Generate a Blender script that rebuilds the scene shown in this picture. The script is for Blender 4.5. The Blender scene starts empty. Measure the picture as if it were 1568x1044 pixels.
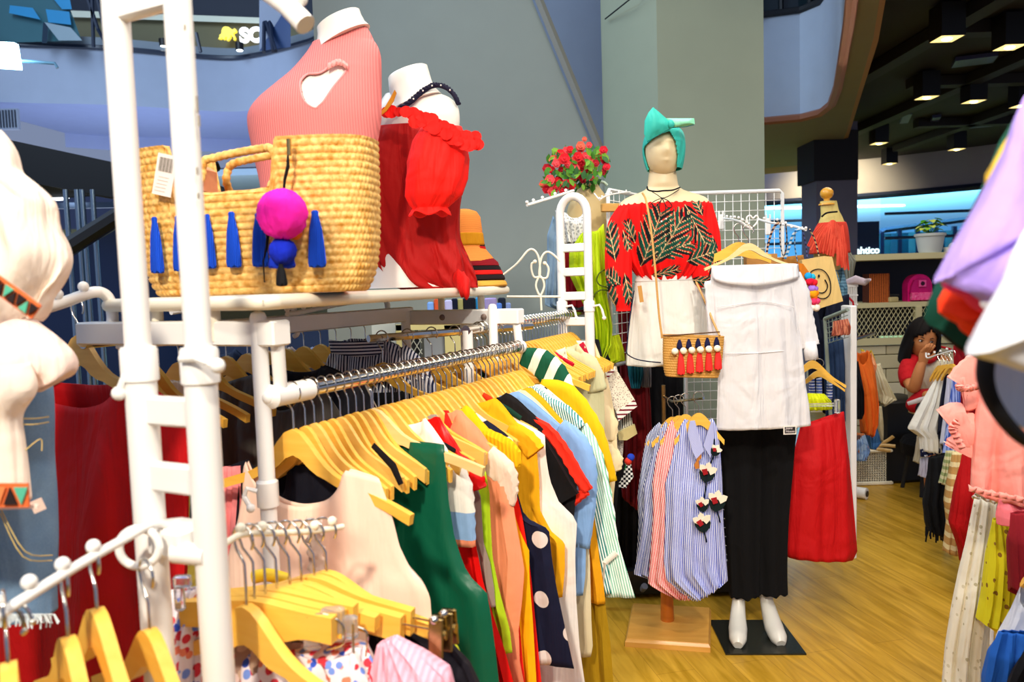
import bpy, math, random
from math import sin, cos, pi, radians, sqrt, exp, atan2, hypot
from mathutils import Vector, Matrix
V = Vector
rnd = random.Random(11)

# ---------------- camera, world, lights, exposure ----------------
scn = bpy.context.scene
COL = scn.collection
F = 1180.0
PITCH, ROLL = radians(4.2), radians(1.8)
CAM = V((0, 0, 1.35))
r0 = V((1, 0, 0)); f0 = V((0, cos(PITCH), -sin(PITCH))); u0 = V((0, sin(PITCH), cos(PITCH)))
CR = r0 * cos(ROLL) - u0 * sin(ROLL)
CU = u0 * cos(ROLL) + r0 * sin(ROLL)
cd = bpy.data.cameras.new('camera')
cam = bpy.data.objects.new('camera', cd); COL.objects.link(cam)
cam.matrix_world = Matrix((( CR.x, CU.x, -f0.x, CAM.x), (CR.y, CU.y, -f0.y, CAM.y), (CR.z, CU.z, -f0.z, CAM.z), (0, 0, 0, 1)))
cd.sensor_width = 36; cd.lens = F / 1568 * 36; cd.clip_start = 0.02; cd.clip_end = 200
cd.dof.use_dof = True; cd.dof.focus_distance = 2.3; cd.dof.aperture_fstop = 5.0
scn.camera = cam
vs = scn.view_settings
scn.display_settings.display_device = 'sRGB'
vs.view_transform = 'Standard'; vs.look = 'None'; vs.exposure = 0.0; vs.gamma = 1.0; vs.use_curve_mapping = False

w = bpy.data.worlds.new('mall_light'); scn.world = w; w.use_nodes = True
bg = w.node_tree.nodes['Background']
bg.inputs[0].default_value = (0.50, 0.62, 0.95, 1); bg.inputs[1].default_value = 0.41

def area(name, loc, target, size, power, col, sy=None, spread=None):
    l = bpy.data.lights.new(name, 'AREA'); l.energy = power; l.color = col
    l.shape = 'RECTANGLE'; l.size = size; l.size_y = sy or size
    if spread: l.spread = radians(spread)
    o = bpy.data.objects.new(name, l); COL.objects.link(o); o.location = loc
    o.rotation_euler = (V(target) - V(loc)).to_track_quat('-Z', 'Y').to_euler()
    return o
def spot(name, loc, target, power, col, ang=60, blend=0.5, r=0.05):
    l = bpy.data.lights.new(name, 'SPOT'); l.energy = power; l.color = col
    l.spot_size = radians(ang); l.spot_blend = blend; l.shadow_soft_size = r
    o = bpy.data.objects.new(name, l); COL.objects.link(o); o.location = loc
    o.rotation_euler = (V(target) - V(loc)).to_track_quat('-Z', 'Y').to_euler()
    return o
WARM = (1.0, 0.90, 0.74); NEUT = (1.0, 0.95, 0.88); COOL = (0.62, 0.80, 1.0)
spot('track_spot', (-0.55, -0.9, 2.75), (-0.35, 1.1, 0.95), 300, WARM, 70, 0.8, 0.09)
spot('track_spot', (0.55, -0.5, 2.8), (0.1, 1.9, 0.9), 115, WARM, 60, 0.8, 0.07)
spot('track_spot', (0.9, 0.5, 2.8), (0.75, 2.9, 1.0), 115, NEUT, 60, 0.8, 0.06)
area('shop_ceiling_light', (0.6, 1.4, 2.9), (0.6, 1.6, 0), 1.8, 42, WARM, 2.4)
area('shop_ceiling_light', (2.2, 4.2, 2.7), (2.2, 4.2, 0), 1.2, 28, WARM, 1.8)
area('atrium_light', (-4.5, 4.0, 6.5), (-1.5, 7.5, 3.5), 3.0, 330, COOL, 3.0)
area('wall_fill', (0.1, 2.3, 3.9), (-0.2, 4.3, 1.6), 1.6, 26, (1, .98, .86), .5)  # added fill that brightens the grey wall
spot('column_fill_spot', (-3.2, 1.2, 4.2), (.9, 4.3, 2.2), 220, (.45, .72, 1), 34, .5, .1)  # cool spot added to turn the column's left side bluish
area('soffit_fill', (-4.2, 9.6, 1.5), (-4.2, 10.2, 5), 4.0, 105, (.66, .78, 1.0), 3.0)  # unseen upward light added to brighten the balcony soffit
area('hall_fill', (6.0, 17.0, 0.5), (6.0, 19.0, 3.0), 10.0, 2300, (0.35, 0.80, 1.0), 10.0)  # unseen low light added to brighten the next hall's ceiling

# ---------------- pixel measurement helpers (points at a real depth) ----------------
def ray(px, py): return f0 + CR * ((px - 784) / F) + CU * ((522 - py) / F)
def at(px, py, Y):
    d = ray(px, py); return CAM + d * (Y / d.y)
def onz(px, py, z=0.0):
    d = ray(px, py); return CAM + d * ((z - CAM.z) / d.z)
def onplane(px, py, P, n):
    d = ray(px, py); return CAM + d * ((P - CAM).dot(n) / d.dot(n))

# ---------------- materials ----------------
def hx(h, g=1.0):
    h = h.lstrip('#'); h = h if len(h) == 6 else ''.join(c*2 for c in h); r = []
    for i in (0, 2, 4):
        c = int(h[i:i+2], 16) / 255
        r.append((c / 12.92 if c <= 0.04045 else ((c + 0.055) / 1.055) ** 2.4) * g)
    return (*r, 1)
MC = {}
class NT:
    def __init__(s, name):
        s.m = bpy.data.materials.new(name); s.m.use_nodes = True; s.t = s.m.node_tree
        s.b = s.t.nodes['Principled BSDF']
    def n(s, ty, **k):
        nd = s.t.nodes.new(ty)
        for a, v in k.items():
            if a.startswith('i_'):
                key = a[2:]; key = int(key) if key.isdigit() else key
                nd.inputs[key].default_value = v
            else: setattr(nd, a, v)
        return nd
    def l(s, a, ao, b, bi): s.t.links.new(a.outputs[ao], b.inputs[bi])
    def math(s, op, a, b=None, c=None):
        nd = s.n('ShaderNodeMath', operation=op)
        for i, x in enumerate((a, b, c)):
            if x is None: continue
            if isinstance(x, (int, float)): nd.inputs[i].default_value = x
            else: s.t.links.new(x, nd.inputs[i])
        return nd.outputs[0]
    def obj(s):
        tc = s.n('ShaderNodeTexCoord'); sp = s.n('ShaderNodeSeparateXYZ'); s.l(tc, 'Object', sp, 0)
        return tc.outputs['Object'], sp.outputs
    def mix(s, fac, a, b):
        nd = s.n('ShaderNodeMix', data_type='RGBA')
        s.t.links.new(fac, nd.inputs[0])
        for i, x in ((6, a), (7, b)):
            if isinstance(x, tuple): nd.inputs[i].default_value = x
            else: s.t.links.new(x, nd.inputs[i])
        return nd.outputs[2]
    def bump(s, h, st=0.3, dist=0.002):
        bp = s.n('ShaderNodeBump'); bp.inputs['Strength'].default_value = st; bp.inputs['Distance'].default_value = dist
        s.t.links.new(h, bp.inputs['Height']); s.l(bp, 0, s.b, 'Normal')
    def col(s, x):
        if isinstance(x, tuple): s.b.inputs['Base Color'].default_value = x
        else: s.t.links.new(x, s.b.inputs['Base Color'])
def plain(hexc, rough=0.5, metal=0.0, spec=0.5, emit=None, es=0, name='plain'):
    k = ('p', hexc, rough, metal, spec, emit, es)
    if k in MC: return MC[k]
    t = NT(name); c = hx(hexc)
    ns = t.n('ShaderNodeTexNoise'); ns.inputs['Scale'].default_value = 6; ns.inputs['Detail'].default_value = 3
    o, _ = t.obj(); t.t.links.new(o, ns.inputs['Vector'])
    d = tuple(x * 0.9 for x in c[:3]) + (1,)
    t.col(t.mix(ns.outputs[0], d, c))
    t.b.inputs['Roughness'].default_value = rough; t.b.inputs['Metallic'].default_value = metal
    t.b.inputs['Specular IOR Level'].default_value = spec
    if emit:
        t.b.inputs['Emission Color'].default_value = hx(emit); t.b.inputs['Emission Strength'].default_value = es
    MC[k] = t.m; return t.m
def cloth(t, rough=0.85, bump=0.25, sc=60, wr=0.25):
    t.b.inputs['Roughness'].default_value = rough; t.b.inputs['Specular IOR Level'].default_value = 0.25
    o, _ = t.obj()
    a = t.n('ShaderNodeTexNoise'); a.inputs['Scale'].default_value = sc; a.inputs['Detail'].default_value = 2; t.t.links.new(o, a.inputs['Vector'])
    b = t.n('ShaderNodeTexNoise'); b.inputs['Scale'].default_value = 5.5; b.inputs['Detail'].default_value = 2.2
    b.inputs['Distortion'].default_value = 1.0; t.t.links.new(o, b.inputs['Vector'])
    mp = t.n('ShaderNodeMapping'); mp.inputs['Scale'].default_value = (16, 16, 2.2); mp.inputs['Rotation'].default_value = (.12, .16, 0); t.t.links.new(o, mp.inputs[0])
    d = t.n('ShaderNodeTexNoise'); d.inputs['Scale'].default_value = 1.0; d.inputs['Detail'].default_value = 3; d.inputs['Distortion'].default_value = .8; t.l(mp, 0, d, 'Vector')
    h = t.math('ADD', t.math('ADD', t.math('MULTIPLY', a.outputs[0], 0.06), b.outputs[0]), t.math('MULTIPLY', d.outputs[0], 1.1))
    t.bump(h, min(bump*1.5, .5), 0.03)
def fabric(hexc, rough=0.85, bump=0.25, name='fabric'):
    k = ('f', hexc, rough, bump)
    if k in MC: return MC[k]
    t = NT(name); t.col(hx(hexc)); cloth(t, rough, bump)
    MC[k] = t.m; return t.m
def satin(hexc): 
    m = fabric(hexc, 0.34, 0.12, 'satin'); return m
def stripes(a, b, period=0.006, frac=0.5, axis=0, tilt=0.0, name='striped_fabric', rough=0.85):
    k = ('s', a, b, period, frac, axis, tilt)
    if k in MC: return MC[k]
    t = NT(name); o, s = t.obj()
    x = s[axis]
    if tilt: x = t.math('ADD', x, t.math('MULTIPLY', s[2 if axis != 2 else 0], tilt))
    f = t.math('FRACT', t.math('MULTIPLY', t.math('ADD', x, 10.0), 1 / period))
    t.col(t.mix(t.math('LESS_THAN', f, frac), hx(a), hx(b))); cloth(t, rough)
    MC[k] = t.m; return t.m
def dots(a, b, sp=0.1, r=0.017, name='dotted_fabric', ox=0.0, oz=0.0):
    k = ('d', a, b, sp, r, ox, oz)
    if k in MC: return MC[k]
    t = NT(name); o, s = t.obj()
    def cell(v, off): return t.math('SUBTRACT', t.math('FRACT', t.math('ADD', t.math('MULTIPLY', v, 1 / sp), 20.5 + off)), 0.5)
    def dist(oa, ob):
        x = cell(s[0], oa); z = cell(s[2], ob)
        return t.math('SQRT', t.math('ADD', t.math('MULTIPLY', x, x), t.math('MULTIPLY', z, z)))
    d = t.math('MINIMUM', dist(ox, oz), dist(ox + .5, oz + .5))
    t.col(t.mix(t.math('LESS_THAN', d, r / sp), hx(a), hx(b))); cloth(t)
    MC[k] = t.m; return t.m
def spots(base, cols, sc=18, thr=0.35, name='printed_fabric'):
    k = ('v', base, tuple(cols), sc, thr)
    if k in MC: return MC[k]
    t = NT(name); o, s = t.obj()
    v = t.n('ShaderNodeTexVoronoi'); v.inputs['Scale'].default_value = sc; t.t.links.new(o, v.inputs['Vector'])
    cr = t.n('ShaderNodeValToRGB'); cr.color_ramp.interpolation = 'CONSTANT'
    while len(cr.color_ramp.elements) < len(cols): cr.color_ramp.elements.new(0.5)
    for i, c in enumerate(cols):
        e = cr.color_ramp.elements[i]; e.position = i / len(cols); e.color = hx(c)
    t.t.links.new(v.outputs['Color'], cr.inputs[0])
    t.col(t.mix(t.math('LESS_THAN', v.outputs['Distance'], thr), hx(base), cr.outputs[0])); cloth(t)
    MC[k] = t.m; return t.m
def lace(a, b, sc=90, name='lace_fabric'):
    k = ('l', a, b, sc)
    if k in MC: return MC[k]
    t = NT(name); o, s = t.obj()
    v = t.n('ShaderNodeTexVoronoi', feature='DISTANCE_TO_EDGE'); v.inputs['Scale'].default_value = sc; t.t.links.new(o, v.inputs['Vector'])
    n2 = t.n('ShaderNodeTexNoise'); n2.inputs['Scale'].default_value = sc * .5; t.t.links.new(o, n2.inputs['Vector'])
    f = t.math('GREATER_THAN', t.math('MULTIPLY', v.outputs['Distance'], n2.outputs[0]), 0.10)
    t.col(t.mix(f, hx(a), hx(b))); cloth(t)
    MC[k] = t.m; return t.m
def ribbed(a, period=0.006, axis=0, name='ribbed_knit', st=0.6):
    k = ('r', a, period, axis)
    if k in MC: return MC[k]
    t = NT(name); o, s = t.obj()
    h = t.math('SINE', t.math('MULTIPLY', s[axis], 2 * pi / period))
    c = hx(a); d = tuple(x * .80 for x in c[:3]) + (1,)
    t.col(t.mix(t.math('MULTIPLY', t.math('ADD', h, 1.0), .5), d, c)); t.b.inputs['Roughness'].default_value = .9
    t.bump(h, st, 0.0015); t.b.inputs['Specular IOR Level'].default_value = 0.2
    MC[k] = t.m; return t.m
def vcol(name, rough=0.85, bump=0.25):
    k = ('vc', name, rough)
    if k in MC: return MC[k]
    t = NT(name); a = t.n('ShaderNodeAttribute', attribute_name='Col'); t.col(a.outputs['Color']); cloth(t, rough, bump)
    MC[k] = t.m; return t.m
def wood(a, b, sc=3, rough=0.4, stretch=(1, 12, 12), name='wood'):
    k = ('w', a, b, sc, stretch)
    if k in MC: return MC[k]
    t = NT(name); o, s = t.obj()
    mp = t.n('ShaderNodeMapping'); mp.inputs['Scale'].default_value = stretch; t.t.links.new(o, mp.inputs[0])
    n1 = t.n('ShaderNodeTexNoise'); n1.inputs['Scale'].default_value = sc; n1.inputs['Detail'].default_value = 5; n1.inputs['Distortion'].default_value = .6
    t.l(mp, 0, n1, 'Vector')
    t.col(t.mix(n1.outputs[0], hx(a), hx(b))); t.b.inputs['Roughness'].default_value = rough
    MC[k] = t.m; return t.m
def denim(a='#5E7FA8', b='#A9C0D8'):
    k = ('dn', a, b)
    if k in MC: return MC[k]
    t = NT('denim'); o, s = t.obj()
    n1 = t.n('ShaderNodeTexNoise'); n1.inputs['Scale'].default_value = 14; n1.inputs['Detail'].default_value = 6; t.t.links.new(o, n1.inputs['Vector'])
    n2 = t.n('ShaderNodeTexNoise'); n2.inputs['Scale'].default_value = 400; t.t.links.new(o, n2.inputs['Vector'])
    f = t.math('ADD', t.math('MULTIPLY', n1.outputs[0], .8), t.math('MULTIPLY', n2.outputs[0], .3))
    t.col(t.mix(t.math('SMOOTH_MIN', f, 1.0, 0.1), hx(a), hx(b))); cloth(t)
    MC[k] = t.m; return t.m
WHITE = plain('#F6F4F0', 0.28, name='white_enamel')
IVORY = plain('#F3EBD6', 0.35, name='ivory_enamel')
CHROME = plain('#D8D4CC', 0.16, 1.0, name='chrome')
BRASSY = plain('#B9A06A', 0.25, 1.0, name='worn_clip_metal')
HWOOD = wood('#FFCE5C', '#F0AC34', 5, 0.35, name='varnished_hanger_wood')
SKINW = plain('#F1EDE4', 0.35, name='white_mannequin_shell')
SKINC = plain('#E9D2A4', 0.45, name='cream_mannequin_shell')
BLACK = fabric('#0B0B10', 0.8)
DARKM = plain('#15171C', 0.5, name='dark_metal')

# ---------------- geometry ----------------
class G:
    def __init__(s): s.v = []; s.f = []; s.c = []; s.mi = []
    def add(s, vs, fs, m=0):
        o = len(s.v); s.v += [V(x) for x in vs]; s.f += [tuple(i + o for i in f) for f in fs]; s.mi += [m] * len(fs); return s
    def loft(s, rings, closed=True, cap=(True, True), m=0):
        n = len(rings[0]); fs = []; vs = [p for r in rings for p in r]
        for i in range(len(rings) - 1):
            for j in range(n if closed else n - 1):
                k = (j + 1) % n
                fs.append((i*n+j, i*n+k, (i+1)*n+k, (i+1)*n+j))
        if closed and cap[0]: fs.append(tuple(range(n))[::-1])
        if closed and cap[1]: fs.append(tuple((len(rings)-1)*n + j for j in range(n)))
        return s.add(vs, fs, m)
    def tube(s, path, r, seg=8, closed=False, cap=True, flat=1.0, up=None, m=0):
        P = [V(p) for p in path]; n = len(P)
        rr = r if isinstance(r, (list, tuple)) else [r] * n
        T = []
        for i in range(n):
            a = P[(i-1) % n] if (closed or i > 0) else P[i]
            b = P[(i+1) % n] if (closed or i < n-1) else P[i]
            t = (b - a)
            T.append(t.normalized() if t.length > 1e-9 else V((0, 0, 1)))
        ref = V(up) if up else (V((0, 0, 1)) if abs(T[0].z) < 0.9 else V((0, 1, 0)))
        nrm = (ref - T[0] * ref.dot(T[0])).normalized(); rings = []
        for i in range(n):
            nrm = (nrm - T[i] * nrm.dot(T[i]))
            nrm = nrm.normalized() if nrm.length > 1e-6 else V((1, 0, 0))
            bn = T[i].cross(nrm)
            rings.append([P[i] + nrm * (cos(2*pi*k/seg) * rr[i]) + bn * (sin(2*pi*k/seg) * rr[i] * flat) for k in range(seg)])
        if closed:
            rings.append(rings[0]); return s.loft(rings, cap=(False, False), m=m)
        return s.loft(rings, cap=(cap, cap), m=m)
    def box(s, c, size, rz=0.0, bev=0.0, ax=None, m=0):
        c = V(c); hx_, hy, hz = size[0]/2, size[1]/2, size[2]/2
        if ax: X, Y, Z = ax
        else: X, Y, Z = V((cos(rz), sin(rz), 0)), V((-sin(rz), cos(rz), 0)), V((0, 0, 1))
        if bev <= 0:
            vs = [c + X*(a*hx_) + Y*(b*hy) + Z*(d*hz) for d in (-1, 1) for a, b in ((-1,-1),(1,-1),(1,1),(-1,1))]
            return s.add(vs, [(3,2,1,0),(4,5,6,7),(0,1,5,4),(1,2,6,5),(2,3,7,6),(3,0,4,7)], m)
        rings = []
        def ring(z, k):
            a, b = hx_-k, hy-k; q = bev
            pts = [(-a+q,-b),(a-q,-b),(a,-b+q),(a,b-q),(a-q,b),(-a+q,b),(-a,b-q),(-a,-b+q)]
            return [c + X*x + Y*y + Z*z for x, y in pts]
        rings = [ring(-hz, bev), ring(-hz+bev, 0), ring(hz-bev, 0), ring(hz, bev)]
        return s.loft(rings, m=m)
    def lathe(s, prof, c=(0, 0, 0), seg=20, sx=1.0, sy=1.0, m=0, cap=(True, True)):
        c = V(c)
        return s.loft([[c + V((r*cos(2*pi*k/seg)*sx, r*sin(2*pi*k/seg)*sy, z)) for k in range(seg)] for r, z in prof], m=m, cap=cap)
    def ball(s, c, r, seg=12, rings=8, sc=(1, 1, 1), m=0):
        c = V(c); R = []
        for i in range(rings + 1):
            a = -pi/2 + pi * i / rings; q = max(cos(a), 0.02)
            R.append([c + V((r*q*cos(2*pi*k/seg)*sc[0], r*q*sin(2*pi*k/seg)*sc[1], r*sin(a)*sc[2])) for k in range(seg)])
        return s.loft(R, m=m)
    def prism(s, pts, O, X, Z, N, th, m=0):
        """flat outline pts (a,b) -> O + X a + Z b, extruded by th along N (centred)"""
        O, X, Z, N = V(O), V(X), V(Z), V(N); n = len(pts)
        a = [O + X*p + Z*q - N*(th/2) for p, q in pts]; b = [O + X*p + Z*q + N*(th/2) for p, q in pts]
        fs = [tuple(range(n))[::-1], tuple(range(n, 2*n))] + [(i, (i+1) % n, n+(i+1) % n, n+i) for i in range(n)]
        return s.add(a + b, fs, m)
FR = {}
def root(name, loc, rz=0.0, label=None, cat=None, group=None, kind=None):
    o = bpy.data.objects.new(name, None); COL.objects.link(o)
    o.location = loc; o.rotation_euler = (0, 0, rz); o.empty_display_size = 0.05
    FR[o.name] = Matrix.Translation(V(loc)) @ Matrix.Rotation(rz, 4, 'Z')
    tag(o, label, cat, group, kind); return o
def tag(o, label=None, cat=None, group=None, kind=None):
    if label: o['label'] = label
    if cat: o['category'] = cat
    if group: o['group'] = group
    if kind: o['kind'] = kind
    return o
def mk(g, name, mats, parent=None, loc=None, rz=0.0, local=False, smooth=True, ang=40, label=None, cat=None, group=None, kind=None, solid=0.0, sub=0, colors=None, tri=False):
    """one mesh object from g; vertices are world coordinates unless local"""
    if parent is not None: fr = FR[parent.name]
    elif loc is not None: fr = Matrix.Translation(V(loc)) @ Matrix.Rotation(rz, 4, 'Z')
    else: fr = Matrix.Identity(4)
    inv = fr.inverted()
    vs = g.v if local else [inv @ p for p in g.v]
    me = bpy.data.meshes.new(name)
    me.from_pydata([tuple(p) for p in vs], [], g.f); me.update()
    if not isinstance(mats, (list, tuple)): mats = [mats]
    for m in mats: me.materials.append(m)
    if len(mats) > 1: me.polygons.foreach_set('material_index', g.mi)
    if smooth:
        me.polygons.foreach_set('use_smooth', [True] * len(me.polygons))
        if ang: me.set_sharp_from_angle(angle=radians(ang))
    if colors:
        ca = me.color_attributes.new('Col', 'FLOAT_COLOR', 'POINT')
        ca.data.foreach_set('color', [x for c in colors for x in c])
    o = bpy.data.objects.new(name, me); COL.objects.link(o)
    if parent is not None: o.parent = parent; FR[o.name] = fr
    else:
        FR[o.name] = fr
        if loc is not None: o.location = loc; o.rotation_euler = (0, 0, rz)
    if solid:
        md = o.modifiers.new('thickness', 'SOLIDIFY'); md.thickness = solid; md.offset = 0
    if sub:
        md = o.modifiers.new('smooth', 'SUBSURF'); md.levels = sub; md.render_levels = sub
    tag(o, label, cat, group, kind); return o
def part(g, name, mat, parent, **k): return mk(g, name, mat, parent=parent, **k)
def clone(o, loc=None, rz=None, label=None, group=None, scale=None):
    c = o.copy(); COL.objects.link(c)
    if loc is not None: c.location = loc
    if rz is not None: c.rotation_euler = (0, 0, rz)
    if scale: c.scale = scale
    if label: c['label'] = label
    if group: c['group'] = group
    for ch in o.children:
        d = ch.copy(); COL.objects.link(d); d.parent = c
        for gc in ch.children:
            e = gc.copy(); COL.objects.link(e); e.parent = d
    return c
def textmesh(body, size, P, X, Z, mat, parent=None, depth=0.003, name='lettering', align='LEFT', bold=0.0, **kw):
    cu = bpy.data.curves.new('t', 'FONT'); cu.body = body; cu.size = size; cu.extrude = depth; cu.align_x = align; cu.offset = bold
    to = bpy.data.objects.new('t', cu); COL.objects.link(to)
    dg = bpy.context.evaluated_depsgraph_get(); me = bpy.data.meshes.new_from_object(to.evaluated_get(dg))
    X, Z = V(X).normalized(), V(Z).normalized(); N = X.cross(Z); g = G()
    g.v = [V(P) + X*v.co.x + Z*v.co.y + N*v.co.z for v in me.vertices]; g.f = [tuple(p.vertices) for p in me.polygons]; g.mi = [0]*len(g.f)
    bpy.data.objects.remove(to); bpy.data.curves.remove(cu); bpy.data.meshes.remove(me)
    return mk(g, name, mat, parent=parent, smooth=False, **kw)
def smoothpath(pts, n=6, closed=False):
    """Catmull-Rom through pts"""
    P = [V(p) for p in pts]; out = []; N = len(P)
    for i in range(N if closed else N - 1):
        g4 = [P[(i+k) % N] if closed else P[min(max(i+k, 0), N-1)] for k in (-1, 0, 1, 2)]
        for j in range(n):
            t = j / n; a, b, c, d = g4
            out.append(0.5 * ((2*b) + (c-a)*t + (2*a-5*b+4*c-d)*t*t + (3*b-a-3*c+d)*t**3))
    if not closed: out.append(P[-1])
    return out
def interp(L, t):
    """point at fraction t of the polyline's length, L list of 2-tuples"""
    d = [0]
    for a, b in zip(L, L[1:]): d.append(d[-1] + hypot(b[0]-a[0], b[1]-a[1]))
    s = t * d[-1]
    for i in range(len(L)-1):
        if s <= d[i+1] or i == len(L)-2:
            q = (s-d[i]) / max(d[i+1]-d[i], 1e-9); q = min(max(q, 0), 1)
            return (L[i][0]+(L[i+1][0]-L[i][0])*q, L[i][1]+(L[i+1][1]-L[i][1])*q)
def inpoly(x, y, P):
    c = False; j = len(P)-1
    for i in range(len(P)):
        if (P[i][1] > y) != (P[j][1] > y) and x < (P[j][0]-P[i][0])*(y-P[i][1])/(P[j][1]-P[i][1])+P[i][0]: c = not c
        j = i
    return c

# ---------------- garments ----------------
def lp(O, rz, px, py):
    """pixel -> (x,z) in the vertical plane through O whose horizontal axis points along rz"""
    n = V((-sin(rz), cos(rz), 0)); p = onplane(px, py, O, n) - O
    return (p.x*cos(rz) + p.y*sin(rz), p.z)
def cloth_g(L, R, nw=0.07, nz=-0.02, nf=0.08, nb=0.02, D=0.02, fold=0.008, nfold=5, nu=30, nv=34, hem=0.0, ph=0.0, bow=0.0):
    """double-layered hanging cloth in local coords between edge polylines L and R [(x,z)...top to hem]"""
    g = G(); rings = []
    for i in range(nv + 1):
        w_ = i / nv; l = interp(L, w_); r = interp(R, w_); ring = []
        for side in (-1, 1):
            rng = range(nu + 1) if side < 0 else range(nu - 1, 0, -1)
            for j in rng:
                u = j / nu; x = l[0] + (r[0]-l[0])*u; z = l[1] + (r[1]-l[1])*u
                if nw:
                    tl, tr = L[0], R[0]; x0 = tl[0] + (tr[0]-tl[0])*u; base = tl[1] + (tr[1]-tl[1])*u
                    if abs(x0) < nw:
                        dp = nf if side < 0 else nb; tz = nz - dp*sqrt(max(0, 1-(x0/nw)**2))
                    else:
                        e = tr if x0 > 0 else tl; q = (abs(x0)-nw)/max(abs(e[0])-nw, 1e-3); tz = nz + (e[1]-nz)*(q**1.25)
                    z += (tz - base) * (1-w_)**2.2
                uu = 2*u - 1; env = sqrt(max(0, 1 - uu*uu)) if abs(uu) < 1 else 0
                gr = 0.25 + 0.75*min(1, w_*3)
                y = side * D * gr * env
                a = fold * (0.25 + w_)
                y += a*sin(nfold*pi*uu + ph + 1.1*sin(2.2*w_+ph)) + 0.4*a*sin(nfold*2.3*pi*uu + 2*ph + 3*w_)
                y += bow * uu * uu
                z += hem * (w_**3) * cos(uu*pi) - 0.35*a*(w_**4)*sin(nfold*pi*uu+ph+1)
                ring.append((x, y, z))
        rings.append(ring)
    g.loft(rings, cap=(False, False)); return g
def garment(name, label, cat, O, rz, L, R, mat, group=None, sleeves=(), collar=None, trim=None, px=True, solid=0.0012, smat=None, **k):
    """O: hanger top centre (world). L, R: silhouettes in pixels (px) or local metres."""
    O = V(O)
    if px:
        L = [lp(O, rz, *p) for p in L] if L else None
        R = [lp(O, rz, *p) for p in R] if R else None
        sleeves = [[(*lp(O, rz, p[0], p[1]), p[2]) for p in s] for s in sleeves]
    if L is None: L = [(-x, z) for x, z in R]
    if R is None: R = [(-x, z) for x, z in L]
    g = cloth_g(L, R, **k)
    if not sleeves and not collar and not trim:
        return mk(g, name, mat, loc=O, rz=rz, local=True, label=label, cat=cat, group=group, solid=solid)
    t = root(name, O, rz, label, cat, group)
    part(g, 'body', mat, t, local=True, solid=solid)
    for s in sleeves:
        P = smoothpath([V((a, 0, b)) for a, b, c in s], 5); RR = []
        n = len(s)
        for i in range(len(P)):
            q = i / (len(P)-1) * (n-1); j = min(int(q), n-2); RR.append(s[j][2] + (s[j+1][2]-s[j][2])*(q-j))
        gs = G(); gs.tube(P, RR, 14, cap=False, flat=0.34, up=(1, 0, 0) if abs((P[1]-P[0]).z) > abs((P[1]-P[0]).x) else (0, 0, 1))
        for q in range(len(gs.v)):
            a_ = q % 14; gs.v[q].y += 0.0022*sin(a_*1.8 + q*.012)*1.0; gs.v[q].x += .002*sin(q*.21)
        part(gs, 'sleeve', smat or mat, t, local=True, solid=solid)
    if collar:
        cw, chh, cm = collar; gc = G(); rings = []
        for i in range(5):
            q = i/4; rings.append([V(((cw+.012*q)*cos(a)*(1), .035*sin(a)-.004*q*sin(a), -.012 - chh*q*(0.4+.6*(0.5-0.5*sin(a))) )) for a in [2*pi*k/20 for k in range(20)]])
        gc.loft(rings, cap=(False, False)); part(gc, 'collar', cm, t, local=True, solid=0.002)
    if trim:
        tw, tm = trim
        for E in (L, R):
            gt = G(); gt.tube([V((x, -0.001, z)) for x, z in [interp(E, i/16) for i in range(17)]], tw, 6); part(gt, 'trim', tm, t, local=True)
    return t
# ================= setting =================
# floor: laminate boards
def floor_mat():
    t = NT('honey_laminate'); o, s = t.obj()
    mp = t.n('ShaderNodeMapping'); mp.inputs['Rotation'].default_value = (0, 0, radians(-12)); t.t.links.new(o, mp.inputs[0])
    m2 = t.n('ShaderNodeMapping'); m2.inputs['Scale'].default_value = (9, 0.9, 1); t.l(mp, 0, m2, 0)
    a = t.n('ShaderNodeTexNoise'); a.inputs['Scale'].default_value = 2.2; a.inputs['Detail'].default_value = 6; a.inputs['Distortion'].default_value = 1.6; t.l(m2, 0, a, 'Vector')
    cr = t.n('ShaderNodeValToRGB'); cr.color_ramp.elements[0].color = hx('#A87E18'); cr.color_ramp.elements[0].position = .3
    cr.color_ramp.elements[1].color = hx('#D8A83A'); cr.color_ramp.elements[1].position = .72; t.l(a, 0, cr, 0)
    br = t.n('ShaderNodeTexBrick'); br.inputs['Scale'].default_value = 1.0; br.inputs['Brick Width'].default_value = 1.2; br.inputs['Row Height'].default_value = .14
    br.inputs['Mortar Size'].default_value = .0015; br.inputs['Color1'].default_value = (1,1,1,1); br.inputs['Color2'].default_value = (.93,.93,.93,1); br.inputs['Mortar'].default_value = (.7,.65,.6,1)
    m3 = t.n('ShaderNodeMapping'); m3.inputs['Rotation'].default_value = (0, 0, radians(78)); t.t.links.new(o, m3.inputs[0]); t.l(m3, 0, br, 'Vector')
    mx = t.n('ShaderNodeMix', data_type='RGBA', blend_type='MULTIPLY'); mx.inputs[0].default_value = 1
    t.l(cr, 0, mx, 6); t.l(br, 0, mx, 7); t.col(mx.outputs[2]); t.b.inputs['Roughness'].default_value = 0.3
    t.b.inputs['Specular IOR Level'].default_value = .35
    return t.m
g = G(); g.box((1, 7, -0.05), (16, 22, 0.1)); mk(g, 'floor', floor_mat(), kind='structure', smooth=False)
GREYW = plain('#949B94', .8, name='grey_wall_paint')
BLUEW = plain('#8E9BB0', .8, name='blue_grey_wall_paint')
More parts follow.
